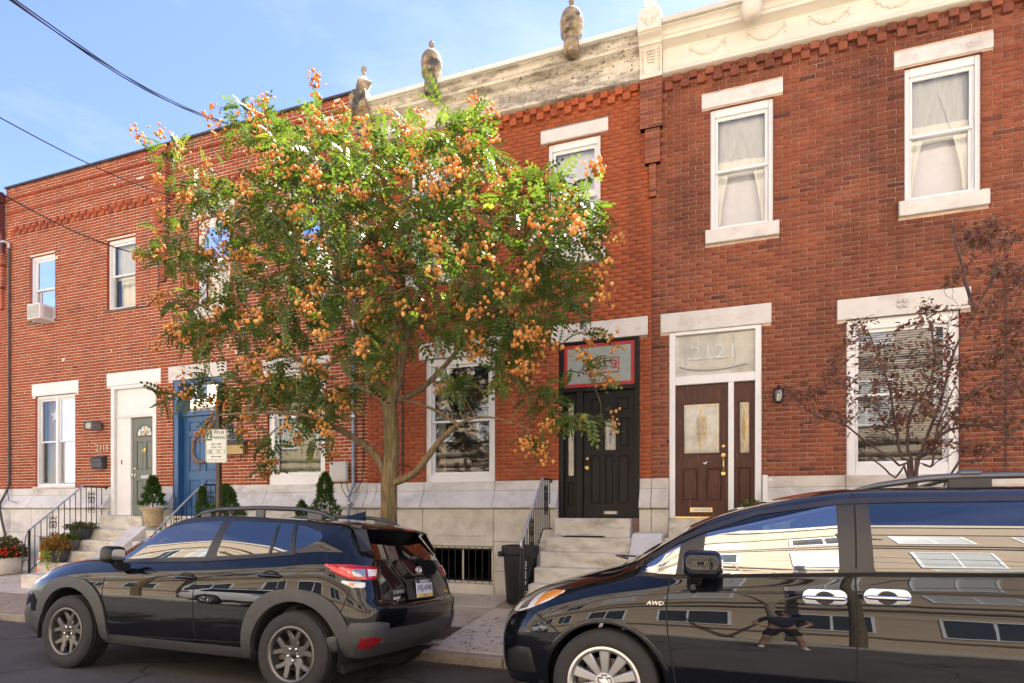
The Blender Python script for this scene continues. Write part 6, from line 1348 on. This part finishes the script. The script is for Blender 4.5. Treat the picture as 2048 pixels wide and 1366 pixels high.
    for i in range(k):
        y = -.56+1.12*i/(k-1); e = abs(y)/.56; xr_ = .355+.09*e**2.5; zt = 1.475-.035*e**2
        m.v += [(.72+.02*e, y, zt+.004), (.50, y, zt-.004), (xr_, y, zt-.040), (xr_+.008, y, zt-.058), (.50, y, zt-.052), (.62, y, zt-.05)]
    m.f += [(6*i+j, 6*i+(j+1) % 6, 6*i+6+(j+1) % 6, 6*i+6+j) for i in range(k-1) for j in range(6)]; m.f += [tuple(range(5, -1, -1)), tuple(6*(k-1)+j for j in range(6))]; sp = m.build('roof_spoiler', BLACKCAR, root, smooth=40)
    MB().box(.353, .375, -.085, .085, 1.420, 1.432).build('third_brake_light', REDL, sp, bevel=.004)
    for sg in (1, -1): MB().poly([(.66, sg*.56, 1.44), (.46, sg*.555, 1.405), (.36, sg*.61, 1.22), (.42, sg*.665, 1.21), (.56, sg*.60, 1.40)]).build('spoiler_fin', BLKPL, sp)
    E_ = lambda y, z, off: ft.end(y, z, -1, off)
    p = E_(0, 1.175, .01); MB().lathe([(.028, 0), (.026, -.03), (.012, -.045), (.001, -.046)], (p.x, 0, 1.165), 12, 'x').tube([(p.x-.035, 0, 1.165), (p.x-.03, -.16, 1.205), (p.x+.0, -.34, 1.215)], [.014, .012, .008], 6).build('rear_wiper', BLKPL, root, smooth=50)
    fin = MB(); fin.v += [(1.12, 0, 1.535), (.86, .045, 1.515), (.84, 0, 1.608), (.86, -.045, 1.515), (.98, .0, 1.575)]; fin.f += [(0, 1, 4), (0, 4, 3), (4, 1, 2), (4, 2, 3), (1, 3, 2)]; fin.build('antenna_fin', BLACKCAR, root, smooth=60)
    # recessed plate bay
    m = MB(); ft.patch(m, [(-.30, .80), (0, .80), (.30, .80)], [(-.26, .975), (0, .985), (.26, .975)], 8, 4, .004, E_, .002); m.build('plate_recess', BLKPL, root, smooth=40)
    m = MB(); ft.patch(m, [(-.42, .985), (0, .99), (.42, .985)], [(-.40, 1.0), (0, 1.008), (.40, 1.0)], 10, 2, .014, E_, .014); m.build('tailgate_trim', BLACKCAR, root, smooth=40)
    xp = E_(0, .885, .018).x; ux, uy = (0, -1, 0), (.14, 0, .99)
    pl = MB().box(-.006, 0, -.155, .155, -.078, .078).build('number_plate', pm('plate_white', (.62, .64, .68), .4, var=.05), root, bevel=.004, loc=(xp, 0, .888), rot=(0, R(8), 0))
    MB().text('HSJ-6948', .078, (-.008, 0, .005), ux=(0, -1, 0), uy=(0, 0, 1), depth=.002, sx=.93).build('plate_number', pm('plate_blue', (.02, .03, .10), .4), pl); MB().box(-.0075, -.006, -.15, .15, -.074, -.045).build('plate_band', pm('plate_yellow', (.75, .50, .06), .4), pl); MB().box(-.0085, -.0063, -.155, .155, .052, .082).build('plate_frame', pm('frame_navy', (.01, .015, .05), .4), pl)
    MB().text('RAFFERTY', .036, (-.0098, 0, .066), ux=(0, -1, 0), uy=(0, 0, 1), depth=.002, sx=1.1).build('frame_lettering', SW, pl); MB().text('visitPA.com', .018, (-.0085, 0, -.06), ux=(0, -1, 0), uy=(0, 0, 1), depth=.002).build('band_lettering', MATS['plate_blue'], pl)
    p = E_(0, 1.055, .010); el = MB(); el.tube([(p.x, .055*math.cos(2*PI*q/20), 1.055+.034*math.sin(2*PI*q/20)) for q in range(21)], .005, 6)
    for yy, zz, r_ in ((.022, .006, .016), (-.012, .014, .007), (-.032, .006, .007), (-.02, -.008, .007), (.0, -.014, .007), (-.038, -.006, .006)):
        for a in (0, PI/2): el.tube([(p.x, yy-r_*math.cos(a), 1.055+zz-r_*math.sin(a)), (p.x, yy+r_*math.cos(a), 1.055+zz+r_*math.sin(a))], [.003, .003], 4)
    el.build('emblem', CHROME, root, smooth=50)
    p = E_(.40, .87, .006); MB().text('SUBARU', .045, (p.x-.002, .42, .875), ux=(.05, -1, 0), uy=(.1, 0, 1), depth=.003, sx=1.25).build('tailgate_lettering', STEEL, root); MB().text('RAFFERTY', .033, (p.x-.004, .44, .822), ux=(.05, -1, 0), uy=(.1, 0, 1), depth=.002, shear=.2).text('SUBARU', .026, (p.x-.004, .40, .795), ux=(.05, -1, 0), uy=(.1, 0, 1), depth=.002).build('dealer_sticker', SW, root); MB().text('SPORT', .028, (E_(-.5, .82, .006).x-.002, -.50, .84), ux=(-.05, -1, 0), uy=(.1, 0, 1), depth=.002).build('trim_lettering', pm('badge_yellow', (.65, .42, .03), .4), root)
    # lower rear: diffuser with fins, plus grille up front
    m = MB(); ft.patch(m, [(-.58, .42), (0, .40), (.58, .42)], [(-.56, .51), (0, .50), (.56, .51)], 12, 3, .006, E_, .004); df = m.build('diffuser', PLASTIC, root, smooth=40)
    df['label'] = 'grey plastic rear valance'
    m = MB(); FN = lambda y, z, off: ft.end(y, z, 1, off); ft.patch(m, [(-.42, .60), (0, .58), (.42, .60)], [(-.46, .72), (0, .73), (.46, .72)], 10, 4, .006, FN, .003); m.build('grille', BLKPL, root, smooth=40)
    for k_, sgx in ((3.36, 1), (3.36, -1)): MB().tube([(3.42, sgx*.10, 1.115), (3.30, sgx*.48, 1.115)], .008, 6).build('wiper', BLKPL, root)
    MB().box(.45, 4.2, -.62, .62, .22, .50).build('underbody_light_block', LINER, root); MB().box(.55, 3.0, -.72, .72, .505, .62).build('cabin_floor', LINER, root); MB().tube([(.20, -.45, .33), (.5, -.45, .33)], .035, 10).build('exhaust', STEEL, root)  # black box in place of the underbody, added to block light under the car
    MB().tube([(.5, -.80, .30), (.46, -.80, .25), (.46, .80, .25), (.5, .80, .30)], .03, 8).build('axle', LINER, root)
    interior(root, 2.35, 1.35, .70, .55, SEAT, 2.72, 1.04); return root
def minivan(paint, label, group=None, far=False):
    root = thing('parked_minivan', label, 'minivan', local=True, group=group)
    def side(x, zb, yb, zs=1.03, tp=1., z3=.66): return [(x, .86*tp, .22), (x, .925*tp, .30), (x, .962*tp, .46), (x, .985*tp, z3), (x, .980*tp, .86), (x, .955*tp, zs), (x, yb-.012, zb)]
    st = [None]*18
    rc = lambda dx, y: [(.14+dx, y*.95, .25), (.06+dx, y*.98, .34), (.02+dx, y, .50), (.02+dx, y, .62), (.07+dx, y*.985, .70), (.10+dx, y*.97, .98), (.14+dx, y*.94, 1.12)]
    st[0] = rc(0, 0); st[1] = rc(.01, .4); st[2] = rc(.05, .74)
    st[3] = [(.26, .82, .25), (.17, .88, .34), (.13, .90, .50), (.13, .905, .62), (.16, .90, .72), (.20, .88, .98), (.23, .84, 1.13)]
    st[4] = side(.55, 1.165, .90, 1.04, .985); st[5] = side(1.05, 1.175, .925, 1.04); st[6] = side(1.60, 1.17, .93, 1.035); st[7] = side(2.48, 1.148, .932, 1.03); st[8] = side(2.64, 1.14, .932, 1.03); st[9] = side(3.46, 1.10, .928, 1.01); st[10] = side(3.62, 1.09, .925, 1.0); st[11] = side(3.88, 1.095, .895, .985)
    st[12] = side(4.28, 1.005, .865, .93, .99, .62); st[13] = side(4.58, .925, .815, .85, .955, .60)
    for k in (3, 4, 5): st[12][k] = (4.28, st[12][k][1], (.64, .80, .93)[k-3]); st[13][k] = (4.58, st[13][k][1], (.62, .74, .84)[k-3])
    st[14] = [(4.74, .76, .22), (4.80, .80, .31), (4.83, .815, .46), (4.83, .82, .60), (4.80, .81, .70), (4.76, .79, .77), (4.70, .745, .855)]
    nf = lambda dx, y: [(4.90+dx, y*.95, .20), (4.96+dx, y*.98, .30), (4.99+dx, y, .46), (4.98+dx, y, .60), (4.955+dx, y, .70), (4.91+dx, y*.97, .78), (4.83+dx, y*.92, .86)]
    st[15] = nf(-.01, .56); st[16] = nf(.04, .28); st[17] = nf(.055, 0)
    c = Cage(); lines = [[st[i][l] for i in range(18)] for l in range(7)]
    def fid(l, i):
        if l == 0 and 4 <= i < 13: return 7
        if i < 3 and l <= 2: return 13
        if i < 3: return 11
        if 6 <= i < 8 and l >= 1: return 9
        if 8 <= i < 10 and l >= 1: return 8
        if i >= 13 and l <= 3: return 12
        return 0
    c.grid(lines, fid)
    tops = {0: (.34, 0, 1.70), 1: (.34, .38, 1.695), 2: (.36, .58, 1.68), 3: (.42, .64, 1.665), 4: (.70, .665, 1.675), 5: (1.10, .67, 1.69), 6: (1.60, .672, 1.697), 7: (2.44, .672, 1.694), 8: (2.62, .672, 1.69), 9: (3.30, .715, 1.545), 10: (3.52, .765, 1.43), 11: (3.83, .84, 1.22)}
    lerp = lambda a, b, t, bul=0: (a[0]+(b[0]-a[0])*t, a[1]+(b[1]-a[1])*t+(bul if a[1] else 0), a[2]+(b[2]-a[2])*t)
    G = {}
    for i in range(12):
        b, t = st[i][6], tops[i]; G[i] = [b, lerp(b, t, .035, .004), lerp(b, t, .45, .03 if i > 3 else .01), lerp(b, t, .85, .018), t]
    G[7] = [st[7][6], (2.482, .935, 1.162), (2.48, .88, 1.38), (2.475, .775, 1.60), tops[7]]; G[8] = [st[8][6], (2.64, .935, 1.152), (2.635, .88, 1.37), (2.625, .775, 1.592), tops[8]]
    G[6] = [st[6][6], (1.60, .935, 1.185), (1.60, .882, 1.39), (1.60, .778, 1.61), tops[6]]
    G[9] = [st[9][6], (3.46, .93, 1.112), (3.455, .90, 1.25), (3.44, .845, 1.385), tops[9]]; G[10] = [st[10][6], (3.615, .925, 1.105), (3.60, .90, 1.20), (3.585, .855, 1.315), tops[10]]; G[11] = [st[11][6], (3.875, .893, 1.11), (3.865, .885, 1.13), (3.85, .87, 1.16), tops[11]]
    cols = [G[i] for i in range(12)]; rows = [[q[k] for q in cols] for k in range(5)]
    def gid(k, i):
        mid = k in (1, 2)
        if i <= 1: return 6 if k < 4 else 11
        if i == 2: return 0
        if i == 3: return 0
        if i in (4, 5): return 3 if mid else (4 if k == 0 else 0)
        if i == 6: return 2 if mid else (4 if k == 0 else 14)
        if i == 7: return 4 if k < 3 else 14
        if i == 8: return 1 if mid else (4 if k == 0 else 14)
        if i == 9: return 4 if k < 3 else 14
        if i == 10: return 15 if mid else (4 if k == 0 else 14)
        return 0
    c.grid(rows, lambda k, i: 0 if k == 3 and i >= 4 else gid(k, i))
    # windscreen rises from the cowl along the long A pillar
    Wb = [(3.95, .56, 1.16), (4.03, .29, 1.165), (4.06, 0, 1.165)]
    wr = [[tops[11]]+Wb, [tops[10], (3.58, .50, 1.42), (3.63, .26, 1.423), (3.65, 0, 1.423)], [tops[9], (3.33, .47, 1.555), (3.37, .25, 1.562), (3.38, 0, 1.562)], [tops[8], (2.80, .45, 1.70), (2.84, .23, 1.708), (2.86, 0, 1.71)]]
    c.grid(wr, lambda i, j: 14 if j == 0 and False else (5 if not (i == 2 and False) else 0))
    c.face([G[11][0], G[11][1], G[11][2], G[11][3], G[11][4], Wb[0]], 0)
    c.grid([[st[11][6]]+Wb, [st[12][6], (4.33, .58, 1.05), (4.38, .3, 1.055), (4.40, 0, 1.058)], [st[13][6], (4.62, .55, .965), (4.68, .29, .972), (4.70, 0, .974)], [st[14][6], st[15][6], st[16][6], st[17][6]]], 10)
    rz = {4: 1.715, 5: 1.733, 6: 1.742, 7: 1.742}
    rf = [[tops[3], tops[2], tops[1], tops[0]]]+[[tops[i], (tops[i][0], tops[i][1]*.66, rz[i]-.012), (tops[i][0], tops[i][1]*.33, rz[i]-.002), (tops[i][0], 0, rz[i])] for i in (4, 5, 6, 7)]+[wr[3]]
    c.grid(rf, 0)
    c.crease([st[i][6] for i in range(12)], .75); c.crease([st[i][6] for i in range(11, 18)], .3); c.crease([st[i][5] for i in range(4, 13)], .35); c.crease([st[i][0] for i in range(18)], .8)
    for k in (1, 3): c.crease([G[i][k] for i in range(4, 12)], .6)
    for i in (4, 6, 7, 8, 9, 10): c.crease(G[i][1:4], .8)
    c.crease([tops[i] for i in range(12)], .35); c.crease(wr[0][0:], .5)
    me = c.mesh(3); RW = .358; xr, xf = 1.05, 4.08; RA = .405
    tb = {0: ('body', paint, 0, None), 1: ('front_door_glass', CGLASS_V, 1, None), 2: ('sliding_door_glass', CGLASS_D, 1, None), 3: ('rear_quarter_glass', CGLASS_D, 1, None), 4: ('window_frame', pm('satin_pillar', (.026, .024, .023), .42, var=.1), 0, None), 5: ('windscreen', CGLASS_V, 0, None), 6: ('rear_window', CGLASS_D, 0, None), 7: ('sill', BLKPL, 0, None), 8: ('front_door', paint, 1, None), 9: ('sliding_door', paint, 1, None), 10: ('bonnet', paint, 0, None), 11: ('tailgate', paint, 0, None), 12: ('front_bumper', paint, 0, None), 13: ('rear_bumper', paint, 0, None), 14: ('door_frame_trim', MATS['satin_pillar'], 1, None), 15: ('front_quarter_glass', CGLASS_V, 1, None)}
    parts, bv = split_parts(me, root, tb, [(xr, RW, RA), (xf, RW, RA)]); bpy.data.meshes.remove(me)
    ms = c.mesh(2); bm = bmesh.new(); bm.from_mesh(ms); bvf = BVHTree.FromBMesh(bm); bm.free(); bpy.data.meshes.remove(ms); ft = Fit(bvf)
    add_wheels(root, wheel_meshes('van', RW, .238, .235), (xr, xf), .865, RW)
    for sg in (1, -1):
        S_ = lambda x, z, off: ft.side(x, z, off, sg)
        for cx in (xr, xf):
            arch_trim(ft, cx, RW, RA, RA+.035, R(-14), R(194), .006, sg).build('arch_lip', paint, root, smooth=40)
            m = MB(); n = 24
            for i in range(n+1): a = R(-14)+R(208)*i/n; m.v += [(cx+(RA+.004)*math.cos(a), sg*.93, RW+(RA+.004)*math.sin(a)), (cx+(RA+.004)*math.cos(a), sg*.55, RW+(RA+.004)*math.sin(a))]
            m.f += [(2*i, 2*i+1, 2*i+3, 2*i+2) for i in range(n)]; m.build('wheel_liner', LINER, root)
        g = MB()
        for L in ([(3.60, .30), (3.615, .42), (3.66, .70), (3.672, .90), (3.655, 1.085)], [(2.575, .30), (2.58, .6), (2.57, 1.0), (2.566, 1.14), (2.545, 1.45), (2.53, 1.66)], [(.98, .80), (.97, 1.12)], [(4.70, .80), (4.60, .80), (4.46, .72), (4.385, .66)]): g = MB(); ft.strip(g, L, .009, .0022, S_); g.build('panel_gap', LINER, root)
        t = MB(); ft.strip(t, [(3.86, 1.10), (3.6, 1.092), (3.46, 1.10), (2.64, 1.142), (1.6, 1.172), (.6, 1.168)], .020, .004, S_); t.build('belt_trim', BLKPL, root)
        t = MB(); ft.strip(t, [(3.86, 1.155), (3.60, 1.335), (3.45, 1.405), (3.1, 1.53), (2.63, 1.60), (2.48, 1.608), (1.6, 1.618), (.7, 1.60)], .034, .004, S_); t.build('window_top_trim', MATS['satin_pillar'], root)
        for dx, z, k in ((2.74, 1.0, 8), (2.41, 1.017, 9)):
            p = ft.side(dx, z, .0, sg); cup = MB().prism(rrect(.245, .105, .045), -.004, .007).build('handle_bezel', CHROME, parts[(k, sg)], loc=(p.x, p.y+sg*.001, p.z), smooth=50, rot=(0, 0, 0 if sg > 0 else PI), bevel=.003)
            MB().lathe([(.001, .0), (.036, .002), (.042, .0)], (0, 0, 0), 18, 'y', 1.3, .95).build('handle_cup', BLKPL, cup, loc=(.0, .0075, 0.)); hb = MB(); hb.tube([(p.x-.115, p.y+sg*.010, p.z), (p.x-.10, p.y+sg*.034, p.z), (p.x, p.y+sg*.04, p.z), (p.x+.10, p.y+sg*.034, p.z), (p.x+.115, p.y+sg*.010, p.z)], [.009, .013, .014, .013, .009], 8); hb.build('door_handle', CHROME, parts[(k, sg)], smooth=60)
        # mirror shell
        k = len('x'); mm = MB(); n = 20
        mir = MB().box(-.11, .12, -.12, .12, -.088, .088).build('side_mirror', paint, root, bevel=.055, seg=4, smooth=50, loc=(3.44, sg*1.09, 1.185))
        MB().exx(rrect(.15, .10, .03), -.116, -.109).build('mirror_glass', CHROME, mir); MB().exx([(sg*.92, 1.05), (sg*.98, 1.04), (sg*1.10, 1.12), (sg*1.04, 1.14), (sg*.93, 1.10)], 3.45, 3.53).build('mirror_arm', BLKPL, root, bevel=.012, smooth=40); MB().box(3.485, 3.525, *(sorted((sg*.965, sg*1.0))), 1.005, 1.06).build('mirror_foot', BLKPL, root, bevel=.01)
        # head lamp
        fn = lambda a, z, off: ft.polar((4.35, sg*.40), a*sg, z, off); m = MB()
        ft.patch(m, [(R(86), .955), (R(72), .875), (R(58), .815), (R(44), .775), (R(30), .765), (R(20), .77)], [(R(88), .965), (R(72), .965), (R(58), .955), (R(44), .915), (R(30), .875), (R(20), .845)], 22, 6, .006, fn, .012); hl_ = m.build('headlamp', CLEARL, root, smooth=60)
        m = MB(); ft.patch(m, [(R(82), .93), (R(70), .885), (R(60), .835)], [(R(84), .957), (R(70), .953), (R(62), .93)], 8, 4, .012, fn, .003); m.build('indicator', AMBER, hl_, smooth=50)
        m = MB(); ft.patch(m, [(R(52), .82), (R(36), .785)], [(R(52), .915), (R(36), .87)], 8, 4, .011, fn, .004); m.build('reflector_bowl', LAMPIN, hl_, smooth=50)
        m = MB(); ft.patch(m, [(R(66), .36), (R(50), .34), (R(34), .34)], [(R(62), .56), (R(50), .56), (R(34), .50)], 10, 5, .006, fn, .008); m.build('fog_lamp_bay', BLKPL, root, smooth=50); m = MB(); ft.patch(m, [(R(56), .27), (R(20), .25)], [(R(56), .285), (R(20), .265)], 12, 1, .008, fn); m.build('lower_trim', CHROME, root)
        fnr = lambda a, z, off: ft.polar((.75, sg*.40), a*sg, z, off); m = MB(); ft.patch(m, [(R(112), .80), (R(125), .80), (R(140), .84)], [(R(112), 1.10), (R(125), 1.10), (R(140), 1.06)], 14, 5, .006, fnr, .01); m.build('tail_lamp', REDL, root, smooth=60)
        # roof rails with cross bar mounts
        y = sg*.60; rl = MB().tube([(2.50, y, 1.69), (2.36, y, 1.722), (2.1, y, 1.762), (1.9, y, 1.775), (1.2, y, 1.78), (.75, y, 1.762), (.52, y, 1.70)], [.010, .02, .022, .022, .022, .02, .01], 8).build('roof_rail', pm('rail_silver', (.12, .125, .14), .35, .6, var=.08), root, smooth=60)
        MB().box(1.80, 1.93, y-.03, y+.03, 1.772, 1.812).build('crossbar_mount', MATS['rail_silver'], rl, bevel=.015, smooth=50); MB().exx([(y-.014, 1.69), (y+.014, 1.69), (y+.01, 1.765), (y-.01, 1.765)], 1.75, 1.98).build('rail_foot', BLKPL, rl, bevel=.006)
        MB().tube([(4.14, sg*.08, 1.215), (3.98, sg*.58, 1.20)], .009, 6).build('wiper', BLKPL, root)
    if not far:
        p = ft.side(3.745, .915, .004, 1); MB().text('AWD', .036, (p.x, p.y, .915), ux=(-1, .01, 0), uy=(0, -.05, 1), depth=.004, shear=.25, sx=1.25).build('badge', CHROME, root)
    MB().tube([(1.85, -.57, 1.80), (1.85, .57, 1.80)], .016, 8).build('crossbar', MATS['rail_silver'], root, smooth=40)
    m = MB(); FN = lambda y, z, off: ft.end(y, z, 1, off); ft.patch(m, [(-.50, .64), (0, .63), (.50, .64)], [(-.52, .75), (0, .76), (.52, .75)], 10, 4, .005, FN, .003); m.build('grille', CHROME, root, smooth=40); m = MB(); ft.patch(m, [(-.50, .30), (0, .29), (.50, .30)], [(-.48, .48), (0, .49), (.48, .48)], 10, 4, .005, FN, .003); m.build('lower_grille', BLKPL, root, smooth=40)
    MB().box(.3, 4.7, -.68, .68, .18, .50).build('underbody_light_block', LINER, root); MB().box(.4, 3.8, -.82, .82, .505, .60).build('cabin_floor', LINER, root)  # plain black underbody box, added to stop light passing beneath the van
    interior(root, 3.05, 1.95, .82, .62, SEATL, 3.40, 1.10); return root
def park(root, x0, ynear, half, roll, xoff, znear, flip=1):
    """near-side ground point of local x = xoff goes to world x0, ynear"""
    r = R(roll)
    if flip > 0: ex, ey, ez = Vector((-1, 0, 0)), Vector((0, -math.cos(r), math.sin(r))), Vector((0, math.sin(r), math.cos(r)))
    else: ex, ey, ez = Vector((1, 0, 0)), Vector((0, math.cos(r), math.sin(r))), Vector((0, -math.sin(r), math.cos(r)))
    O = Vector((x0, ynear, znear))-ey*half-ex*xoff; Mx = Matrix((ex, ey, ez)).transposed(); root.location = O; root.rotation_euler = Mx.to_euler()
car = crossover(); park(car, -3.257, 3.82, .90, 5., .90, -.01)
van = minivan(VANPAINT, 'navy black minivan in the right foreground, cut by the picture edge'); park(van, -.687, 3.84, .98, 4., 4.08, .0)
# ================================================================== ACROSS THE STREET (behind the camera: seen in paint and glass)
TAN = pm('tan_stucco', (.47, .37, .26), .9, var=.08, scale=.8, bump=.1, bscale=20, stretch=(1, 1, 4)); TAN2 = pm('tan_trim', (.60, .52, .40), .8, var=.06)
ob = thing('warehouse_building', 'long tan stucco building across the street mirrored in the car sides', 'building', (0, -7.2, 0))
MB().box(-34, 30, -16, -7.0, -.1, 15.5).build('wall', TAN, ob); MB().box(-34, 30, -6.99, -6.88, 15.1, 15.6).build('parapet_band', TAN2, ob)
for z in (.9, 3.6, 4.05, 6.9, 7.3, 10.0, 10.4, 13.0): MB().box(-34, 30, -6.995, -6.92, z, z+.10).build('string_course', pm('brown_band', (.20, .15, .11), .8), ob)
WM = MB().ring(-.9, .9, 0, 1.7, .08, -7.00, -6.94).box(-.03, .03, -7.00, -6.95, .08, 1.62).mesh('window', VINYL); PMh = MB().poly([(-.82, -6.97, .08), (.82, -6.97, .08), (.82, -6.97, 1.62), (-.82, -6.97, 1.62)]).mesh('pane', pm('pale_blind', (.52, .52, .49), .25, var=.05))
PMd = MB().poly([(-.82, -6.97, .08), (.82, -6.97, .08), (.82, -6.97, 1.62), (-.82, -6.97, 1.62)]).mesh('pane', pm('dark_pane', (.05, .06, .07), .1))
for zr, k0 in ((1.35, 0), (4.7, 1), (7.75, 2), (10.9, 1)):
    for i in range(20):
        o = put('window', WM, ob, (-31+3.05*i, 0, zr)); put('pane', PMd if (i+k0) % 3 == 0 or zr < 2 else PMh, o)
for x, lab in ((2.6, 'wooden utility pole across the street behind the photographer'), (-16., 'wooden utility pole farther down across the street')):
    o = thing('utility_pole', lab, 'pole', (x, -4.7, 0)); MB().tube([(x, -4.7, -.1), (x, -4.7, 11)], [.16, .12], 12).build('post', BARK, o); MB().box(x-1.1, x+1.1, -4.76, -4.64, 9.6, 9.72).build('crossarm', BARK, o)
    for k in (-.9, -.4, .4, .9): MB().lathe([(.03, 0), (.05, .05), (.03, .1)], (x+k, -4.7, 9.72), 8).build('insulator', IRON, o)
for k, (zz, dy) in enumerate(((9.8, -4.7), (9.8, -4.3), (7.2, -4.55), (6.8, -4.5))): tag(MB().tube([(-34+i*4, dy, zz-.3*math.sin(PI*((i*4+2) % 18)/18)) for i in range(17)], .012, 5).build('street_wire', BLKPL), ['top wire strung along the far side poles', 'second wire strung along the far side poles', 'middle cable strung along the far side poles', 'lowest cable strung along the far side poles'][k], 'wire')
o = thing('bare_trunk_tree', 'pale street tree trunk across the street behind the photographer', 'tree', (1.2, -4.9, 0)); s2 = Skel(); s2.limb([(1.2, -4.9, -.1), (1.25, -4.9, 1.5), (1.1, -4.85, 3.2)], .16, .11, 10); s2.limb([(1.1, -4.85, 3.2), (.6, -4.6, 4.5), (.2, -4.4, 6.2)], .08, .03, 8); s2.limb([(1.1, -4.85, 3.2), (1.7, -5.0, 4.6), (2.2, -5.1, 6.0)], .08, .03, 8); s2.mb.build('trunk', pm('pale_bark', (.34, .28, .19), .9, var=.3, scale=6), o, smooth=60)
van2 = minivan(WHITECAR, 'white minivan parked across the street mirrored in the dark car side', far=True); park(van2, -7.5, -2.05, .98, 3.5, 4.08, .03, flip=-1)

# ================================================================== THE PHOTOGRAPHER (seen only in the minivan's door)
def skin_body(name, chains, mat, parent, lev=2):
    """chains: list of [(x,y,z,r), ...]; chains join where they share a point"""
    vs_ = []; es = []; rr = []; idx = {}
    for ch in chains:
        last = None
        for p in ch:
            k = tuple(round(c, 3) for c in p[:3])
            if k not in idx: idx[k] = len(vs_); vs_.append(p[:3]); rr.append(p[3])
            if last is not None and last != idx[k]: es.append((last, idx[k]))
            last = idx[k]
    me = bpy.data.meshes.new(name); me.from_pydata(vs_, es, []); ob_ = bpy.data.objects.new(name, me); COL.objects.link(ob_); md = ob_.modifiers.new('k', 'SKIN'); md.use_smooth_shade = True
    sv = me.skin_vertices[0].data
    for i, r_ in enumerate(rr): sv[i].radius = (r_, r_)
    sv[0].use_root = True; ss = ob_.modifiers.new('s', 'SUBSURF'); ss.levels = lev; ss.render_levels = lev
    bpy.context.view_layer.update(); m2 = bpy.data.meshes.new_from_object(ob_.evaluated_get(bpy.context.evaluated_depsgraph_get())); bpy.data.objects.remove(ob_); bpy.data.meshes.remove(me)
    m2.materials.clear(); m2.materials.append(mat); m2.polygons.foreach_set('use_smooth', [True]*len(m2.polygons)); return put(name, m2, parent)
gz = .085; px, py = .86, -.35
pr_ = thing('person', 'person in dark shirt and shorts standing in the street, hands on hips', 'person', (px, py, gz))
SKIN = pm('skin', (.42, .24, .16), .55, var=.05); SHIRT = pm('navy_shirt', (.018, .02, .035), .9, var=.2); SHORTS = pm('dark_shorts', (.012, .012, .014), .9, var=.2); SHOE = pm('white_shoe', (.7, .7, .68), .6); HAIR = pm('dark_hair', (.02, .014, .01), .7)
pel = (px, py, gz+.95, .13); ch = [[pel, (px, py, gz+1.15, .135), (px, py, gz+1.33, .15), (px, py+.01, gz+1.43, .10), (px, py+.02, gz+1.50, .055), (px, py+.035, gz+1.575, .075), (px, py+.04, gz+1.65, .088), (px, py+.03, gz+1.72, .07)]]
for s_ in (-1, 1):
    sh = (px+s_*.17, py, gz+1.40, .062); elb = (px+s_*.34, py-.04, gz+1.17, .045); wr_ = (px+s_*.23, py+.06, gz+1.0, .03); palm = (px+s_*.19, py+.10, gz+.97, .034)
    ch.append([(px, py, gz+1.33, .15), sh, elb, wr_, palm]); hipp = (px+s_*.10, py, gz+.90, .095); kn = (px+s_*.19, py+.03, gz+.50, .06); an_ = (px+s_*.26, py, gz+.10, .04)
    ch.append([pel, hipp, kn, (px+s_*.22, py-.01, gz+.34, .058), an_, (px+s_*.27, py+.10, gz+.04, .035)])
    for f_, (dx, dz, L) in enumerate(((.0, .035, .07), (.0, .014, .078), (.0, -.006, .074), (.0, -.025, .06), (-.03*s_, -.03, .05))):
        b_ = (px+s_*.175, py+.115, gz+.965+dz*.6); ch.append([palm, (b_[0], b_[1], b_[2], .011), (px+s_*.15, py+.115+L*.35, gz+.955+dz, .0095), (px+s_*.115, py+.115+L*.5, gz+.95+dz, .008)])
skin_body('body', ch, SKIN, pr_)
skin_body('shirt', [[(px, py, gz+.90, .155), (px, py, gz+1.15, .158), (px, py, gz+1.33, .17), (px, py+.01, gz+1.44, .10)]]+[[(px, py, gz+1.33, .17), (px+s_*.17, py, gz+1.40, .082), (px+s_*.265, py-.02, gz+1.26, .072)] for s_ in (-1, 1)], SHIRT, pr_)
skin_body('shorts', [[(px, py, gz+1.0, .145), (px, py, gz+.93, .15)]]+[[(px, py, gz+.93, .15), (px+s_*.10, py, gz+.88, .118), (px+s_*.17, py+.025, gz+.56, .10)] for s_ in (-1, 1)], SHORTS, pr_)
for s_ in (-1, 1): skin_body('shoe', [[(px+s_*.26, py-.04, gz+.05, .05), (px+s_*.265, py+.06, gz+.045, .048), (px+s_*.28, py+.16, gz+.035, .036)]], SHOE, pr_)
m = MB().lathe([(.001, .105), (.05, .095), (.088, .05), (.095, .0), (.088, -.05)], (px, py+.022, gz+1.665), 14); m.build('hair', HAIR, pr_, smooth=70)
MB().ball((px-.032, py+.125, gz+1.645), .012, 8, 5).ball((px+.032, py+.125, gz+1.645), .012, 8, 5).build('eyes', HAIR, pr_); MB().tube([(px, py+.118, gz+1.645), (px, py+.148, gz+1.605), (px, py+.12, gz+1.60)], [.01, .015, .008], 6).build('nose', SKIN, pr_, smooth=60); MB().tube([(px-.025, py+.115, gz+1.575), (px, py+.122, gz+1.572), (px+.025, py+.115, gz+1.575)], .006, 5).build('mouth', pm('lips', (.35, .13, .11), .5), pr_)
